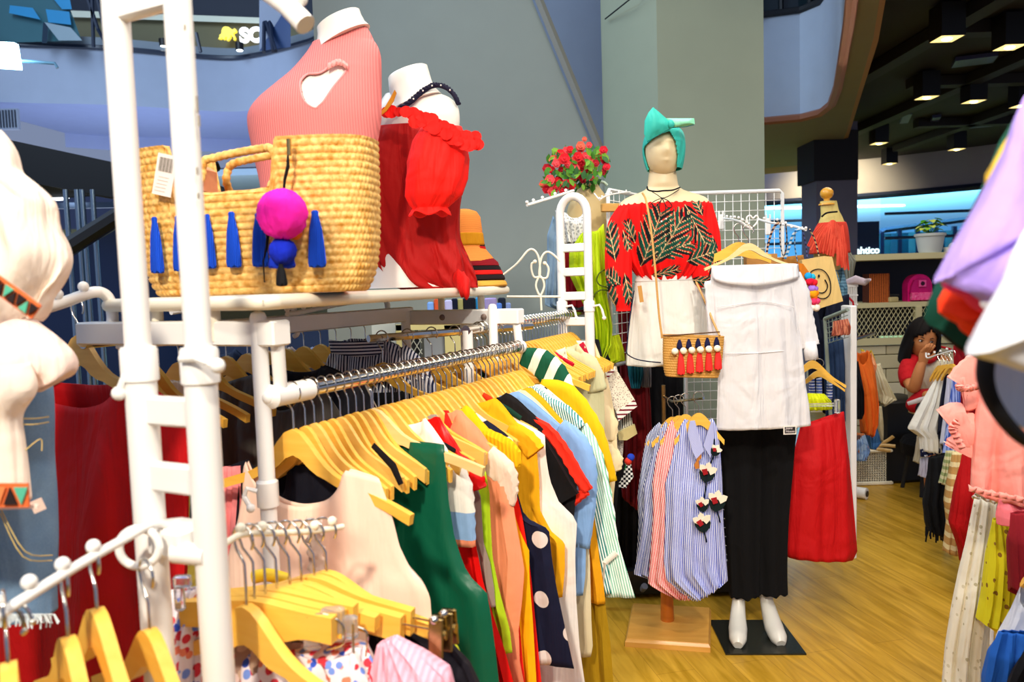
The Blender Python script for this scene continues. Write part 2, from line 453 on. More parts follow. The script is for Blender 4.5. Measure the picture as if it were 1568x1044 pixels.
# great slanted grey wall behind the racks
def slab(name, pts, th, mat, parent=None, **k):
    """pts world points of a planar outline; thickness away from camera"""
    n = (pts[1]-pts[0]).cross(pts[2]-pts[0]).normalized()
    if n.dot(pts[0]-CAM) < 0: n = -n
    g = G(); m = len(pts); g.add([p for p in pts] + [p + n*th for p in pts], [tuple(range(m)), tuple(range(m, 2*m))[::-1]] + [(i, (i+1) % m, m+(i+1) % m, m+i) for i in range(m)])
    return mk(g, name, mat, parent=parent, smooth=False, **k)
def at_wall(px, py, Y): return at(px, py, Y)
a = onz(480, 700, 0); 
wl = at(480, 40, 4.3)
e1, e2 = at(815, 0, 4.3), at(905, 220, 4.3)
dr = (e2 - e1) / (e1.z - e2.z)
slab('wall_back', [V((wl.x, 4.3, 0)), V((wl.x, 4.3, 4.4)), e1 - dr*(4.4-e1.z), e1 + dr*(e1.z-0.0)], 0.12, GREYW, kind='structure')
g = G(); tp = e1 - dr*(4.4-e1.z); bt = e1 + dr*e1.z
g.tube([tp + V((.03, -.04, 0)), bt + V((.03, -.04, 0))], 0.022, 4, up=(1, 0, 0)); mk(g, 'trim_1', plain('#8A8880', .7), kind='structure', smooth=False)
# recessed bluish wall behind the slant
x0, x1 = at(780, 100, 5.2).x, at(930, 100, 5.2).x
g = G(); g.box(((x0+x1)/2-.1, 5.3, 2.2), (x1-x0+.4, .15, 4.6)); mk(g, 'wall_recess', plain('#93A3C0', .8), kind='structure', smooth=False)
# column
pc = at(1010, 300, 3.85); pl = at(926, 300, 4.25); pr_ = at(1171, 300, 3.85)
g = G(); g.add([V((p.x, p.y, z)) for z in (0, 4.5) for p in (pl, pc, pr_, pr_+V((.1, .6, 0)), pl+V((.1, .6, 0)))], [(0,1,6,5),(1,2,7,6),(2,3,8,7),(3,4,9,8),(4,0,5,9),(5,6,7,8,9)])
mk(g, 'trim_2', plain('#8E9682', .8, name='column_paint'), kind='structure', smooth=False)
# thin cable running up the column
g = G(); g.tube([at(926, 31, 4.2)+V((0,-.02,0)), at(965, 0, 3.95)+V((0,-.02,0)), at(990, -30, 3.85)+V((0,-.02,0))], .004, 6)
mk(g, 'power_cable', DARKM, label='thin black cable crossing the top of the grey column', cat='cable')

# -------- right hand soffit of the floor opening --------
zs = 2.72
def poly3(pts, z): return [onz(x, y, z) for x, y in pts]
inner = [(1060, 186), (1170, 186), (1225, 181), (1256, 173), (1272, 160), (1281, 135), (1288, 95), (1297, 40), (1305, -30)]
outer = [(1060, 272), (1170, 268), (1225, 263), (1262, 256), (1283, 243), (1298, 215), (1318, 150), (1345, 65), (1362, -30)]
mid = [(a[0]*.42+b[0]*.58, a[1]*.42+b[1]*.58) for a, b in zip(inner, outer)]
I = poly3(inner, zs); O_ = poly3(outer, zs)
g = G(); n = len(I)
M_ = [I[i].lerp(O_[i], .82) for i in range(n)]
g.add(I + M_, [(i, i+1, n+i+1, n+i) for i in range(n-1)])
mk(g, 'trim_3', plain('#8A8064', .8, name='soffit_paint'), kind='structure')
g = G(); g.add(M_ + [p + V((0,0,.01)) for p in O_] + [p+V((0,0,.4)) for p in O_], [(i, i+1, n+i+1, n+i) for i in range(n-1)] + [(n+i, n+i+1, 2*n+i+1, 2*n+i) for i in range(n-1)])
mk(g, 'trim_4', plain('#A8783C', .7, name='ochre_edge_paint'), kind='structure')
g = G(); g.add(I + [p + V((0,0,.9)) for p in I], [(i, i+1, n+i+1, n+i) for i in range(n-1)])
mk(g, 'trim_5', plain('#C6D2E2', .7, name='pale_fascia_paint'), kind='structure')
g = G(); I2 = [p + V((0.02, .02, 0)) for p in I]
g.tube([p + V((0,-.02,.0)) for p in I], .035, 6); mk(g, 'trim_6', plain('#A96A4A', .6, name='terracotta_edge'), kind='structure')
# balustrade and dark glass above the pale fascia
t = root('glass_balustrade', I[1] + V((0,0,.9)), 0, 'dark glass balustrade above the pale curved fascia beside the column', 'balustrade')
g = G(); g.add([p + V((0,.03,.9)) for p in I[:6]] + [p + V((0,.03,2.0)) for p in I[:6]], [(i, i+1, 7+i, 6+i) for i in range(5)])
part(g, 'glass_panel', plain('#1C2A30', .15), t)
g = G(); g.tube([p + V((0,-.01,.92)) for p in I[:6]], .03, 6); part(g, 'bottom_rail', DARKM, t)
for q in range(4):
    g = G(); p = I[q].lerp(I[q+1], .5); g.tube([p + V((0,0,.9)), p+V((0,0,2.0))], .02, 6); part(g, 'post', DARKM, t)

# -------- dark shop ceiling with services and box lamps --------
def ceil_mat():
    t = NT('black_ceiling'); o, s = t.obj()
    a = t.n('ShaderNodeTexNoise'); a.inputs['Scale'].default_value = 1.6; a.inputs['Detail'].default_value = 3; t.t.links.new(o, a.inputs['Vector'])
    t.col(t.mix(a.outputs[0], hx('#0C0A0A'), hx('#2A2422'))); t.b.inputs['Roughness'].default_value = .8
    return t.m
CP = [(p.x, p.y) for p in O_[:2:-1]] + [(4.3, 13.5), (12, 13.5), (9.5, 2.5)]
g = G(); g.add([V((x, y, 2.98)) for x, y in CP], [tuple(range(len(CP)))[::-1]]); g.add([V((x, y, 3.03)) for x, y in CP], [tuple(range(len(CP)))])
mk(g, 'ceiling', ceil_mat(), kind='structure', smooth=False)
for i, (x, y, l_, dx) in enumerate([(3.0, 5.2, 4.0, 1), (3.4, 6.6, 4.5, 1), (4.4, 8.4, 5, 1), (2.9, 6, 5, 0), (3.9, 7, 6, 0), (5.0, 7, 6, 0)]):
    g = G(); g.box((x + (l_/2 if dx else 0), y, 2.93), (l_ if dx else .12, .12 if dx else l_, .08))
    mk(g, 'ceiling_duct', plain('#1D1A1A', .7), smooth=False, label=['black duct crossing the dark ceiling above the nearest lamps', 'second black cross duct of the dark ceiling', 'farthest black cross duct of the dark ceiling', 'black duct running away beside the ochre soffit edge', 'black duct running away between the lamp rows', 'rightmost black duct running away along the ceiling'][i], cat='duct', group='black ceiling ducts')
BOXM = plain('#08080A', .5)
LAMP = plain('#FFF3C0', .4, emit='#FFE890', es=9, name='lamp_glow')
for i, (px, py) in enumerate([(1450, 60), (1546, 73), (1419, 150), (1491, 156), (1564, 163), (1346, 220), (1465, 229), (1362, 251), (1347, 268)]):
    p = onz(px, py, 2.76); sz = .145 if i < 5 else .15
    t = root('box_downlight', p, 0.1, ['black box downlight, nearest one beside the ochre soffit edge', 'black box downlight in the top right corner of the ceiling', 'black box downlight, leftmost of the middle row', 'black box downlight in the centre of the middle row', 'black box downlight just above the lilac garment', 'black box downlight, leftmost of the far row by the soffit', 'black box downlight hanging above the curved white bulkhead', 'black box downlight in front of the bulkhead glow', 'lowest and farthest black box downlight above the grey pier'][i], 'ceiling light', 'box downlights in the dark ceiling')
    g = G(); 
    g.add([p + V((a*sz/2, b*sz/2, c)) for c in (0, .2) for a, b in ((-1,-1),(1,-1),(1,1),(-1,1))], [(4,5,6,7),(0,1,5,4),(1,2,6,5),(2,3,7,6),(3,0,4,7)]); part(g, 'housing', BOXM, t, smooth=False)
    g = G(); g.box(p + V((0,0,.006)), (sz*.93, sz*.93, .01)); part(g, 'diffuser', plain('#D8C890', .3, emit='#FFE08A', es=1.6, name='lamp_reflector'), t, smooth=False)
    g = G(); g.ball(p + V((0,0,.006)), sz*.24, 10, 6, (1,1,.5)); part(g, 'bulb', LAMP, t)
# a few blue lit ceiling panels
for i, (px, py, w_, l_) in enumerate([(1492, 92, .28, .22), (1387, 180, .08, .5), (1430, 185, .08, .55), (1500, 190, .3, .3)]):
    p = onz(px, py, 2.95); g = G(); g.box(p, (w_, l_, .03), -.4)
    mk(g, 'ceiling_grille', plain('#3A3F70', .4), smooth=False, label=['square bluish grille in the ceiling below the nearest lamps', 'short bluish slot grille beside the soffit', 'bright bluish slot grille in mid ceiling', 'wide bluish grille left of the lilac garment'][i], cat='grille', group='bluish ceiling grilles')

# -------- curved bulkhead, pier, window to the next hall --------
bp = [(1.9, 12.2), (4.2, 11.6), (5.6, 10.9), (7.0, 9.6), (8.4, 7.9), (9.3, 6.2)]
bp = [V((x, y, 0)) for x, y in bp]; bp = smoothpath(bp, 5)
g = G(); n = len(bp); g.add([p + V((0,0,2.47)) for p in bp] + [p + V((0,0,3.0)) for p in bp], [(i, i+1, n+i+1, n+i) for i in range(n-1)])
mk(g, 'wall_bulkhead', plain('#A9A3B2', .8), kind='structure')
g = G(); g.tube([p + V((0,-.03,2.45)) for p in bp], .045, 4); mk(g, 'trim_7', plain('#1F2C50', .5), kind='structure', smooth=False)
spot('bulkhead_washer', (4.3, 10.6, 2.93), (4.9, 11.6, 2.3), 190, (1, .86, .45), 110, .9, .1)
p0 = at(1250, 330, 8.0); p1 = at(1313, 330, 8.0)
g = G(); g.box(((p0.x+p1.x)/2, 8.2, 1.45), (p1.x-p0.x, .4, 2.9)); mk(g, 'trim_8', plain('#75738A', .7, name='pier_paint'), kind='structure', smooth=False)
g = G(); g.box(((p0.x+p1.x)/2-.02, 8.2, 2.56), (p1.x-p0.x+.03, .46, .5)); mk(g, 'trim_9', plain('#1B1B26', .7), kind='structure', smooth=False)
for i, (dx, w2) in enumerate(((.25, 1.6), (2.2, 1.9), (4.2, 2.0))):
    t = root('window_%d' % (i+1), (p0.x - .8 + dx*1.3, 11.5, 1.5), 0, kind='structure')
    fr = FR[t.name]; g = G(); c = V((p0.x - .8 + dx*1.3 + w2*.65, 11.5 - i*.9, 0))
    for z in (2.15, 1.82): g.tube([c + V((-w2*.7, 0, z)), c + V((w2*.7, -.2, z))], .02, 6)
    part(g, 'window_frame', plain('#17305E', .4), t)
    gm = NT('window_glass'); gm.b.inputs['Base Color'].default_value = (.75, .93, 1, 1); gm.b.inputs['Transmission Weight'].default_value = 1; gm.b.inputs['Roughness'].default_value = .0; gm.b.inputs['IOR'].default_value = 1.02
    g = G(); g.box(c + V((0, .02, 1.75)), (w2*1.38, .01, 1.35), -.12*i); part(g, 'pane', gm.m, t, smooth=False)
# next hall
HALL = plain('#CFEFFF', .6, name='hall_ceiling_paint')
g = G(); g.box((6, 22, 3.2), (26, 20, .1)); mk(g, 'ceiling_hall', HALL, kind='structure', smooth=False)
g = G(); g.box((6, 32, 1.6), (26, .2, 3.4)); mk(g, 'wall_hall', plain('#9FD4F4', .6), kind='structure', smooth=False)
STRIP = plain('#FFFFFF', .4, emit='#E8FBFF', es=3, name='strip_light_glow')
for i, (x, y, l_, r_) in enumerate([(5.2, 14.2, 3.2, .12), (8.6, 14.0, 3.2, .1), (5.6, 17.0, 4.0, .1), (10.2, 16.5, 4.2, .12), (7.6, 20.5, 6, .1), (3.4, 19, 4, .1), (4.2, 15.6, 3, .1)]):
    g = G(); g.box((x, y, 3.12), (l_, .14, .04), r_)
    mk(g, 'strip_light', STRIP, smooth=False, label='white strip light of the next hall, ' + ['left one of the near row', 'right one of the near row', 'left one of the second row', 'right one of the second row', 'farthest long one', 'leftmost one behind the grey pier', 'short one above the navy kiosk'][i], cat='ceiling light', group='strip lights in the next hall')
pk = at(1325, 335, 14); g = G(); g.box((pk.x+.02, 14.2, 1.1), (.42, .5, 2.35)); mk(g, 'kiosk_tower', plain('#10183A', .4), label='dark navy kiosk tower seen through the window', cat='kiosk', smooth=False)
textmesh('ahtico', .17, at(1311, 388.5, 13.9), (1, 0, 0), (0, 0, 1), plain('#FFFFFF', .4, emit='#DFFCFF', es=2), bold=.004, label='glowing white lettering at the foot of the navy kiosk', cat='sign')
t = root('glass_storefront', at(1400, 395, 15), 0, 'glass storefront with navy frame beyond the counter plant', 'storefront')
q0 = at(1350, 352, 15); q1 = at(1490, 352, 14.4)
for q in range(6):
    p = q0.lerp(q1, q/5); g = G(); g.box((p.x, p.y, 1.3), (.07, .07, 1.75)); part(g, 'post', plain('#12234A', .4), t, smooth=False)
g = G(); g.tube([V((q0.x, q0.y, 2.16)), V((q1.x, q1.y, 2.3))], .05, 4); part(g, 'top_rail', plain('#12234A', .4), t, smooth=False)
for q in range(5):
    p = q0.lerp(q1, (q+.5)/5); g = G(); g.box((p.x, p.y+.05, 1.3), (.62, .01, 1.6)); part(g, 'pane', plain('#2F6E8C' if q % 2 else '#4C93A8', .15), t, smooth=False)

# -------- upper left balconies of the mall --------
FAS = plain('#A3AEC4', .75, name='balcony_fascia_paint')
def arc(pts, n=6): return smoothpath([V((x, y, 0)) for x, y in pts], n)
A1 = [at(x, 72, Y) for x, Y in ((-120, 8.9), (0, 9.3), (170, 9.6), (330, 10.1), (390, 10.05), (460, 9.65), (490, 9.4), (560, 8.6))]
A1 = arc([(p.x, p.y) for p in A1])
def band(P, z0, z1, name, mat, off=0.0, **k):
    g = G(); n = len(P); g.add([p + V((0, off, z0)) for p in P] + [p + V((0, off, z1)) for p in P], [(i, i+1, n+i+1, n+i) for i in range(n-1)])
    return mk(g, name, mat, **k)
def zat(px, py, Y): return at(px, py, Y).z
zt, zb = zat(200, 76, 9.6), zat(200, 160, 9.6)
band(A1, zb, zt, 'wall_balcony', FAS, kind='structure')
band(A1, zt-.02, zt+.16, 'trim_10', plain('#8C96A0', .7), .05, kind='structure')
# soffit
A2 = [p + V((.3, 2.2, 0)) for p in A1]
g = G(); n = len(A1); g.add([p + V((0,0,zb)) for p in A1] + [p + V((0,0,zb)) for p in A2], [(i, i+1, n+i+1, n+i) for i in range(n-1)])
mk(g, 'trim_11', plain('#8C9AC8', .8), kind='structure')
zc = zat(200, 236, 11.8)
band(A2, zc, zb, 'wall_lower_balcony', plain('#A4B0D8', .8), kind='structure')
g = G(); g.box((-5.5, 14.8, 1.8), (12, .2, 3.8)); mk(g, 'wall_left', plain('#4E5878', .8), kind='structure', smooth=False)
# vent
vp = at(8, 183, 9.2); t = root('wall_vent', vp, 0, 'small louvred vent at the left end of the blue-grey balcony band', 'vent')
g = G(); g.box(vp, (.32, .05, .24)); part(g, 'frame', plain('#9AA3B8', .5), t, smooth=False)
for q in range(9):
    g = G(); g.box(vp + V((-.14+.035*q, -.03, 0)), (.014, .02, .2)); part(g, 'slat', plain('#303848', .5), t, smooth=False)
# upper shop: signband
g = G(); g.add([at(-40, 15, 10.6), at(500, 40, 10.6), at(500, 110, 10.6), at(-40, 90, 10.6)], [(3,2,1,0)]); mk(g, 'wall_upper_shop', plain('#7C7658', .8), kind='structure', smooth=False)
g = G(); g.add([at(-60, -60, 10.8), at(560, -60, 10.8), at(560, 60, 10.8), at(-60, 60, 10.8)], [(3,2,1,0)]); mk(g, 'trim_12', plain('#2A3140', .7), kind='structure', smooth=False)
g = G(); g.add([at(108, 16, 10.5), at(400, 27, 10.5), at(400, 36, 10.5), at(108, 26, 10.5)], [(3,2,1,0)]); mk(g, 'trim_13', plain('#C8CEC0', .6, emit='#C8D8C8', es=.25), kind='structure', smooth=False)
# glass storefront of upper shop: dark braces
t = root('railing_braces', at(150, 70, 9.9), 0, 'dark steel V braces of the upper floor glass railing', 'railing')
for a, b in [((128, -20), (150, 45)), ((150, 45), (166, 72)), ((141, -5), (143, 72)), ((145, -20), (166, 72)), ((300, 50), (307, 80)), ((398, 5), (422, 78)), ((405, 5), (404, 80)), ((410, 5), (418, 78)), ((455, -10), (492, 62))]:
    g = G(); g.tube([at(*a, 9.3), at(*b, 9.3 if b[0] < 390 else 8.6)], .022, 5); part(g, 'brace', plain('#16233A', .4), t)
g = G(); g.add([at(397, 0, 9.0), at(445, 0, 9.0), at(445, 72, 8.9), at(397, 78, 9.0)], [(3,2,1,0)]); part(g, 'panel', plain('#2C4675', .3), t, smooth=False)
g = G(); g.tube([p + V((0, -.02, zt+.02)) for p in A1], .03, 6); part(g, 'bottom_rail', plain('#16233A', .4), t)
# sign
t = root('shop_sign', at(340, 52, 10.4), 0, 'lit upper floor sign of a yellow horned animal beside the white letters SO', 'sign')
beast = [(218,350),(238,320),(232,300),(262,280),(262,240),(280,200),(310,185),(350,190),(375,205),(400,225),(425,225),(430,208),(445,215),(460,240),(450,262),(425,270),(420,285),(445,330),(440,362),(422,365),(420,335),(395,300),(380,305),(382,330),(350,372),(330,372),(340,330),(315,320),(305,355),(285,360),(270,330),(250,355)]
bp_ = [(310 + x/8.71, 20 + y/8.71) for x, y in beast]; P0 = at(310, 20, 10.4)
def onY(px, py, Y): p = at(px, py, Y); return (p.x - P0.x, p.z - P0.z)
g = G(); g.prism([onY(x, y, 10.4) for x, y in bp_], P0, (1,0,0), (0,0,1), (0,1,0), .05); part(g, 'emblem', plain('#F7E23C', .4, emit='#FFE84A', es=.9), t, smooth=False)
textmesh('SO', .25, at(368, 64.5, 10.4), (1, 0, .01), (0, 0, 1), plain('#FFFFFF', .4, emit='#FFFFFF', es=1.3), parent=t, bold=.012, depth=.02)
for i, (px, py) in enumerate([(250, 71), (211, 77), (367, 77)]):
    p = at(px, py, 9.9); t = root('downlight', p, 0, ['small upper floor downlight between the two near white posts', 'dim upper floor downlight just right of the left white post', 'small upper floor downlight below the yellow emblem'][i], 'ceiling light', 'upper floor downlights')
    g = G(); g.lathe([(.05, 0), (.05, .09)], p, 12); part(g, 'housing', BOXM, t)
    g = G(); g.ball(p, .04, 10, 6, (1,1,.4)); part(g, 'bulb', plain('#FFFFFF', .4, emit='#F4FFFF', es=5 if i != 1 else .5), t)
# bright flood lamp at the left edge
p = at(14, 85, 7.0); t = root('flood_lamp', p, 0, 'bright bluish white square flood lamp at the left edge on its bracket arm', 'lamp')
g = G(); g.prism([(-.12,-.1),(.09,-.12),(.07,.1),(-.14,.12)], p, (1,0,0), (0,0,1), (0,1,0), .06); part(g, 'lamp_head', plain('#E8FCFF', .4, emit='#AEEBFF', es=22), t, smooth=False)
g = G(); g.tube([p + V((.05,.1,-.02)), at(84, 97, 7.1), at(88, 104, 7.1)], .015, 6); part(g, 'bracket', plain('#5C7F94', .4), t)
# glazing with blue screens top left
t = root('shop_window', at(60, 60, 9.2), 0, 'tilted teal glass shop window with bright blue shelf edges, top left', 'window')
g = G(); g.add([at(x, y, 9.3) for x, y in ((-10, -20), (95, -20), (125, 62), (-10, 66))], [(3,2,1,0)]); part(g, 'pane', plain('#3F6A74', .2), t, smooth=False)
for q in [((15,8),(50,12),(62,30),(14,20)), ((70,14),(106,18),(109,38),(74,34)), ((75,-10),(105,-10),(110,14),(95,14))]:
    g = G(); g.add([at(x, y, 9.22) for x, y in q], [(3,2,1,0)]); part(g, 'shelf_edge', plain('#2E86B8', .3, emit='#2E8FD8', es=.10), t, smooth=False)
g = G(); g.add([at(x, y, 9.2) for x, y in ((66,34),(74,36),(72,66),(64,66))], [(3,2,1,0)]); part(g, 'mullion', plain('#1B3144', .3), t, smooth=False)
g = G(); g.add([at(x, y, 9.15) for x, y in ((68,34),(108,42),(126,62),(90,62))], [(3,2,1,0)]); part(g, 'panel', plain('#8FA2AC', .4), t, smooth=False)

# -------- escalator, posts --------
t = root('escalator', at(60, 330, 6.0), 0, 'black flank of an escalator rising to the left behind the racks', 'escalator')
slabp = [at(x, y, 6.0) for x, y in ((-60, 198), (330, 282), (330, 330), (160, 300), (60, 282), (-60, 290))]
n = len(slabp); g = G(); g.add(slabp + [p + V((0, .8, 0)) for p in slabp], [tuple(range(n))[::-1]] + [tuple(range(n, 2*n))] + [(i, (i+1) % n, n+(i+1) % n, n+i) for i in range(n)])
part(g, 'side_panel', plain('#040407', .6), t, smooth=False)
g = G(); g.tube([at(-40, 470, 4.6), at(95, 385, 5.0), at(190, 325, 5.4), at(330, 250, 5.8)], .06, 8); part(g, 'handrail', plain('#0C0D12', .3), t)
gl = [at(x, y, 6.3) for x, y in ((60, 420), (300, 280), (300, 640), (60, 640))]
g = G(); g.add(gl, [(3,2,1,0)]); part(g, 'glass_panel', plain('#1B2C50', .2), t, smooth=False)
for i, px in enumerate((108, 125, 133, 149)):
    p = at(px, 400, 5.6); zz = at(px, 290, 5.6).z; g = G(); g.lathe([(.018, 0), (.018, zz)], (p.x, p.y, 0), 10)
    mk(g, 'steel_post', plain('#9FB4C4', .2, .9), label=['bright steel pole, leftmost of four by the escalator', 'bright steel pole, second of four by the escalator', 'bright steel pole, third of four by the escalator', 'bright steel pole, rightmost of four by the escalator'][i], cat='pole', group='steel poles by the escalator')
g = G(); g.box(at(110, 315, 7)+V((0,0,0)), (1.2, .06, .05), .1); mk(g, 'glazing_bar', plain('#6F86A8', .3, .6), label='pale steel bar crossing behind the four poles', cat='rail', smooth=False)
p = at(88, 303, 6.8); g = G(); g.ball(p, .07, 12, 6, (1.4,1,.3)); mk(g, 'round_downlight', plain('#FFF', .4, emit='#F0F8FF', es=5), label='small white oval downlight under the escalator', cat='ceiling light')
g = G(); p = at(130, 380, 7.2); g.box((p.x+.6, 7.4, 1.55), (3.2, .1, .9)); mk(g, 'wall_under_escalator', plain('#6B6A50', .8), kind='structure', smooth=False)
# ================= racks, rails, hangers =================
UV = V((0.4420, 0.8970, 0)).normalized()          # direction the rails run
VV = V((-UV.y, UV.x, 0))                          # across the rack, to the left and back
RZ = atan2(-VV.y, -VV.x)                          # local x of a hanger (towards viewer right)
RA = V((-0.389, 1.28, 1.178)); RB = RA + UV * 0.925
def rail(s): return RA + (RB - RA) * s

def ladder(P, top, sleeve_z, rungs, r_up, r_lo, gap, label, name='ladder_stand', arch=True, topz2=None):
    """two tubes joined by rungs; P = right hand tube foot, other tube at P + VV*gap"""
    t = root(name, (P.x, P.y, 0), 0, label, 'stand')
    A, B = V((P.x, P.y, 0)), V((P.x, P.y, 0)) + VV * gap
    for q in (A, B):
        g = G(); g.tube([q + V((0,0,.0)), q + V((0,0,sleeve_z))], r_lo, 18); part(g, 'lower_tube', WHITE, t)
    g = G()
    if arch:
        m = (A+B)/2; rr = gap/2; pts = [A + V((0,0,sleeve_z))] + [m + (A-m).normalized()*rr*cos(a) + V((0,0,top-rr+rr*sin(a)*1.25)) for a in [pi*k/12 for k in range(13)]] + [B + V((0,0,sleeve_z))]
        g.tube(pts, r_up, 14, up=UV)
    else:
        for q in (A, B): g.tube([q + V((0,0,sleeve_z)), q + V((0,0,top))], r_up, 18)
    part(g, 'upper_frame', WHITE, t)
    for q in (A, B):
        g = G(); h = r_lo*2.1; z = sleeve_z
        g.lathe([(r_lo*1.02, z-h*.55), (r_lo*1.16, z-h*.5), (r_lo*1.16, z+h*.45), (r_lo*1.05, z+h*.55), (r_up, z+h*.56)], (q.x, q.y, 0), 20); part(g, 'sleeve', WHITE, t)
    for z, hh in rungs:
        g = G(); g.box((A+B)/2 + V((0,0,z)), (gap, r_up*1.1, hh), atan2(VV.y, VV.x), .003); part(g, 'rung', WHITE, t)
    return t, A, B
def lever(t, P, a, b, c, r=.0045, mat=None):
    g = G(); g.tube([P, a, b], r, 8); g.tube([b, c], r*1.1, 8); g.ball(c, r*1.9, 10, 6); part(g, 'lever', mat or WHITE, t)

# near ladder
PN = at(290, 300, .87); zf = lambda y, x=300, Y=.87: at(x, y, Y).z
t, A, B = ladder(PN, zf(-60), zf(560), [(zf(633), .034), (zf(738), .034), (zf(1090), .034), (zf(-6), .022)], .0150, .0182, .100,
    'tall white enamelled ladder stand in front, nearest the camera', arch=False)
s0 = V((A.x, A.y, zf(552))); lever(t, s0 + V((-.012, -.02, .004)), at(300, 548, .84), at(320, 556, .83), at(333, 560, .83))
s1 = V((B.x, B.y, zf(560))); lever(t, s1 + V((-.012, -.012, .01)), at(203, 545, .9), at(192, 575, .9), at(182, 602, .9))
# scuffs on the right tube
g = G()
for (px, py, h_) in ((302, 160, .018), (305, 185, .012), (283, 42, .006), (302, 262, .008), (304, 300, .006)):
    g = G(); q = at(px, py, .853); g.box(q, (.0022, .001, h_)); part(g, 'scuff', plain('#8A7F70', .7), t, smooth=False)
# clamp socket with arms
g = G(); q = (A+B)/2; zz = zf(832); g.box(q + V((0,0,zz)), (.055, .05, .034), atan2(VV.y, VV.x), .004); g.box(at(262, 822, .89), (.026, .04, .036), .3, .004); part(g, 'clamp_block', WHITE, t)
g = G(); g.tube([at(268, 845, .87), at(318, 850, .86)], .0125, 12); part(g, 'clamp_boss', WHITE, t)
# top arm with ball, upper right
g = G(); g.tube([at(395, -25, .95), at(440, 8, .93), at(468, 38, .92)], .0125, 14); part(g, 'top_arm', WHITE, t)
g = G(); g.tube([at(455, 22, .925), at(459, 4, .925)], .004, 8); g.ball(at(460, -2, .925), .0085, 12, 8); part(g, 'arm_ball', WHITE, t)

def arm(name, pts, r, balls, label, br=.009, mat=WHITE, n=5, lift=None, group=None):
    P = smoothpath(pts, n); t = root(name, P[0], 0, label, 'display arm', group)
    g = G(); g.tube(P, r, 10); part(g, 'bar', mat, t)
    for b in balls:
        g = G(); q = b; g.ball(q + V((0,0,(lift or r+br*.8))), br, 12, 8); part(g, 'stop_ball', mat, t)
    return t, P
t1, PA = arm('waterfall_arm', [at(262, 805, .88), at(232, 803, .86), at(185, 828, .82), at(120, 865, .77), at(50, 908, .72), at(-30, 960, .68)], .0052,
    [at(144, 852, .79), at(97, 880, .755), at(46, 908, .72), at(-6, 940, .69)], 'white waterfall arm sloping down left from the near ladder stand, set with balls', .0075, lift=.011)
g = G(); ring = [at(213 + 31*cos(a), 838 + 29*sin(a), .855) for a in [2*pi*k/24 for k in range(24)]]
g.tube(ring, .0048, 10, closed=True, up=(0,1,0)); part(g, 'loop', WHITE, t1)
t2, PB = arm('waterfall_arm', [at(318, 852, .9), at(345, 832, .92), at(372, 818, .95), at(420, 816, 1.0), at(480, 813, 1.05), at(525, 806, 1.09)], .0042,
    [at(369, 818, .95), at(402, 815, .98), at(482, 813, 1.05), at(509, 806, 1.075)], 'short cream arm behind the near ladder crowded with chrome hooks', .0068, IVORY, lift=.008)

# far ladder
PF = at(903, 500, 2.74); zq = lambda y: at(885, y, 2.76).z
t, A, B = ladder(PF, zq(306), zq(469), [(zq(379), .030), (zq(416), .030), (zq(453), .030), (zq(492), .030), (zq(528), .030), (zq(566), .030), (zq(640), .03), (zq(715), .03)], .0150, .0170, .104,
    'slim white ladder stand with a rounded arch top between the racks and the mannequin')
for q in (A, B):
    b0 = V((q.x, q.y, zq(469))) + V((.012, -.015, 0)); lever(t, b0, b0 + V((.022, -.01, .004)), b0 + V((.03, -.012, -.012)), b0 + V((.037, -.012, -.042)), .004)

# -------- double sided rack --------
t = root('clothes_rack', (RA + VV*.25 + UV*.45) * 1.0 - V((0,0,1.178)), 0, 'white double sided clothes rack with square crossbars and a packed chrome rail', 'clothes rack')
XB = 1.283; 
c0 = V((-.373, 1.252, XB)); c1 = c0 + VV*.49
g = G(); g.box((c0+c1)/2, (.49, .042, .042), atan2(VV.y, VV.x), .003); part(g, 'crossbar', WHITE, t)
d0 = V((.023, 2.12, 1.262)); d1 = d0 + VV*.37
g = G(); g.box((d0+d1)/2, (.38, .042, .042), atan2(VV.y, VV.x), .003); part(g, 'crossbar', WHITE, t)
for q in (.1, .235):
    g = G(); g.ball(d0 + VV*q - UV*.021, .009, 10, 6); part(g, 'bolt_cap', plain('#8A7468', .5), t)
L0 = c0 + VV*.395; L1 = d0 + VV*.36 
g = G(); ln = (L1-L0).length; dr_ = (L1-L0).normalized(); g.box((L0+L1)/2, (ln, .03, .042), atan2(dr_.y, dr_.x), .003); part(g, 'long_beam', WHITE, t)
# posts
def post(p, ztop, r=.0135, **k):
    g = G(); g.lathe([(r, 0), (r, ztop-.01), (r*.8, ztop-.003), (r*.3, ztop)], (p.x, p.y, 0), 16); return part(g, 'post', WHITE, t)
pn = at(397, 520, 1.262); post(pn, at(397, 476, 1.262).z)
post(at(216, 600, 1.42), XB-.02); post(d0 + VV*.355 - UV*.03, at(648, 472, 2.4).z, .0135)
post(at(755, 500, 2.13), at(755, 465, 2.13).z, .0125); post(at(711, 500, 2.3), 1.25, .0125)
g = G(); g.lathe([(.018, at(400, 775, 1.26).z), (.018, at(400, 738, 1.26).z), (.0135, at(400, 734, 1.26).z)], (pn.x, pn.y, 0), 16, cap=(True, True)); part(g, 'collar', WHITE, t)
lever(t, at(393, 752, 1.24), at(378, 748, 1.235), at(374, 760, 1.235), at(384, 778, 1.23), .004)
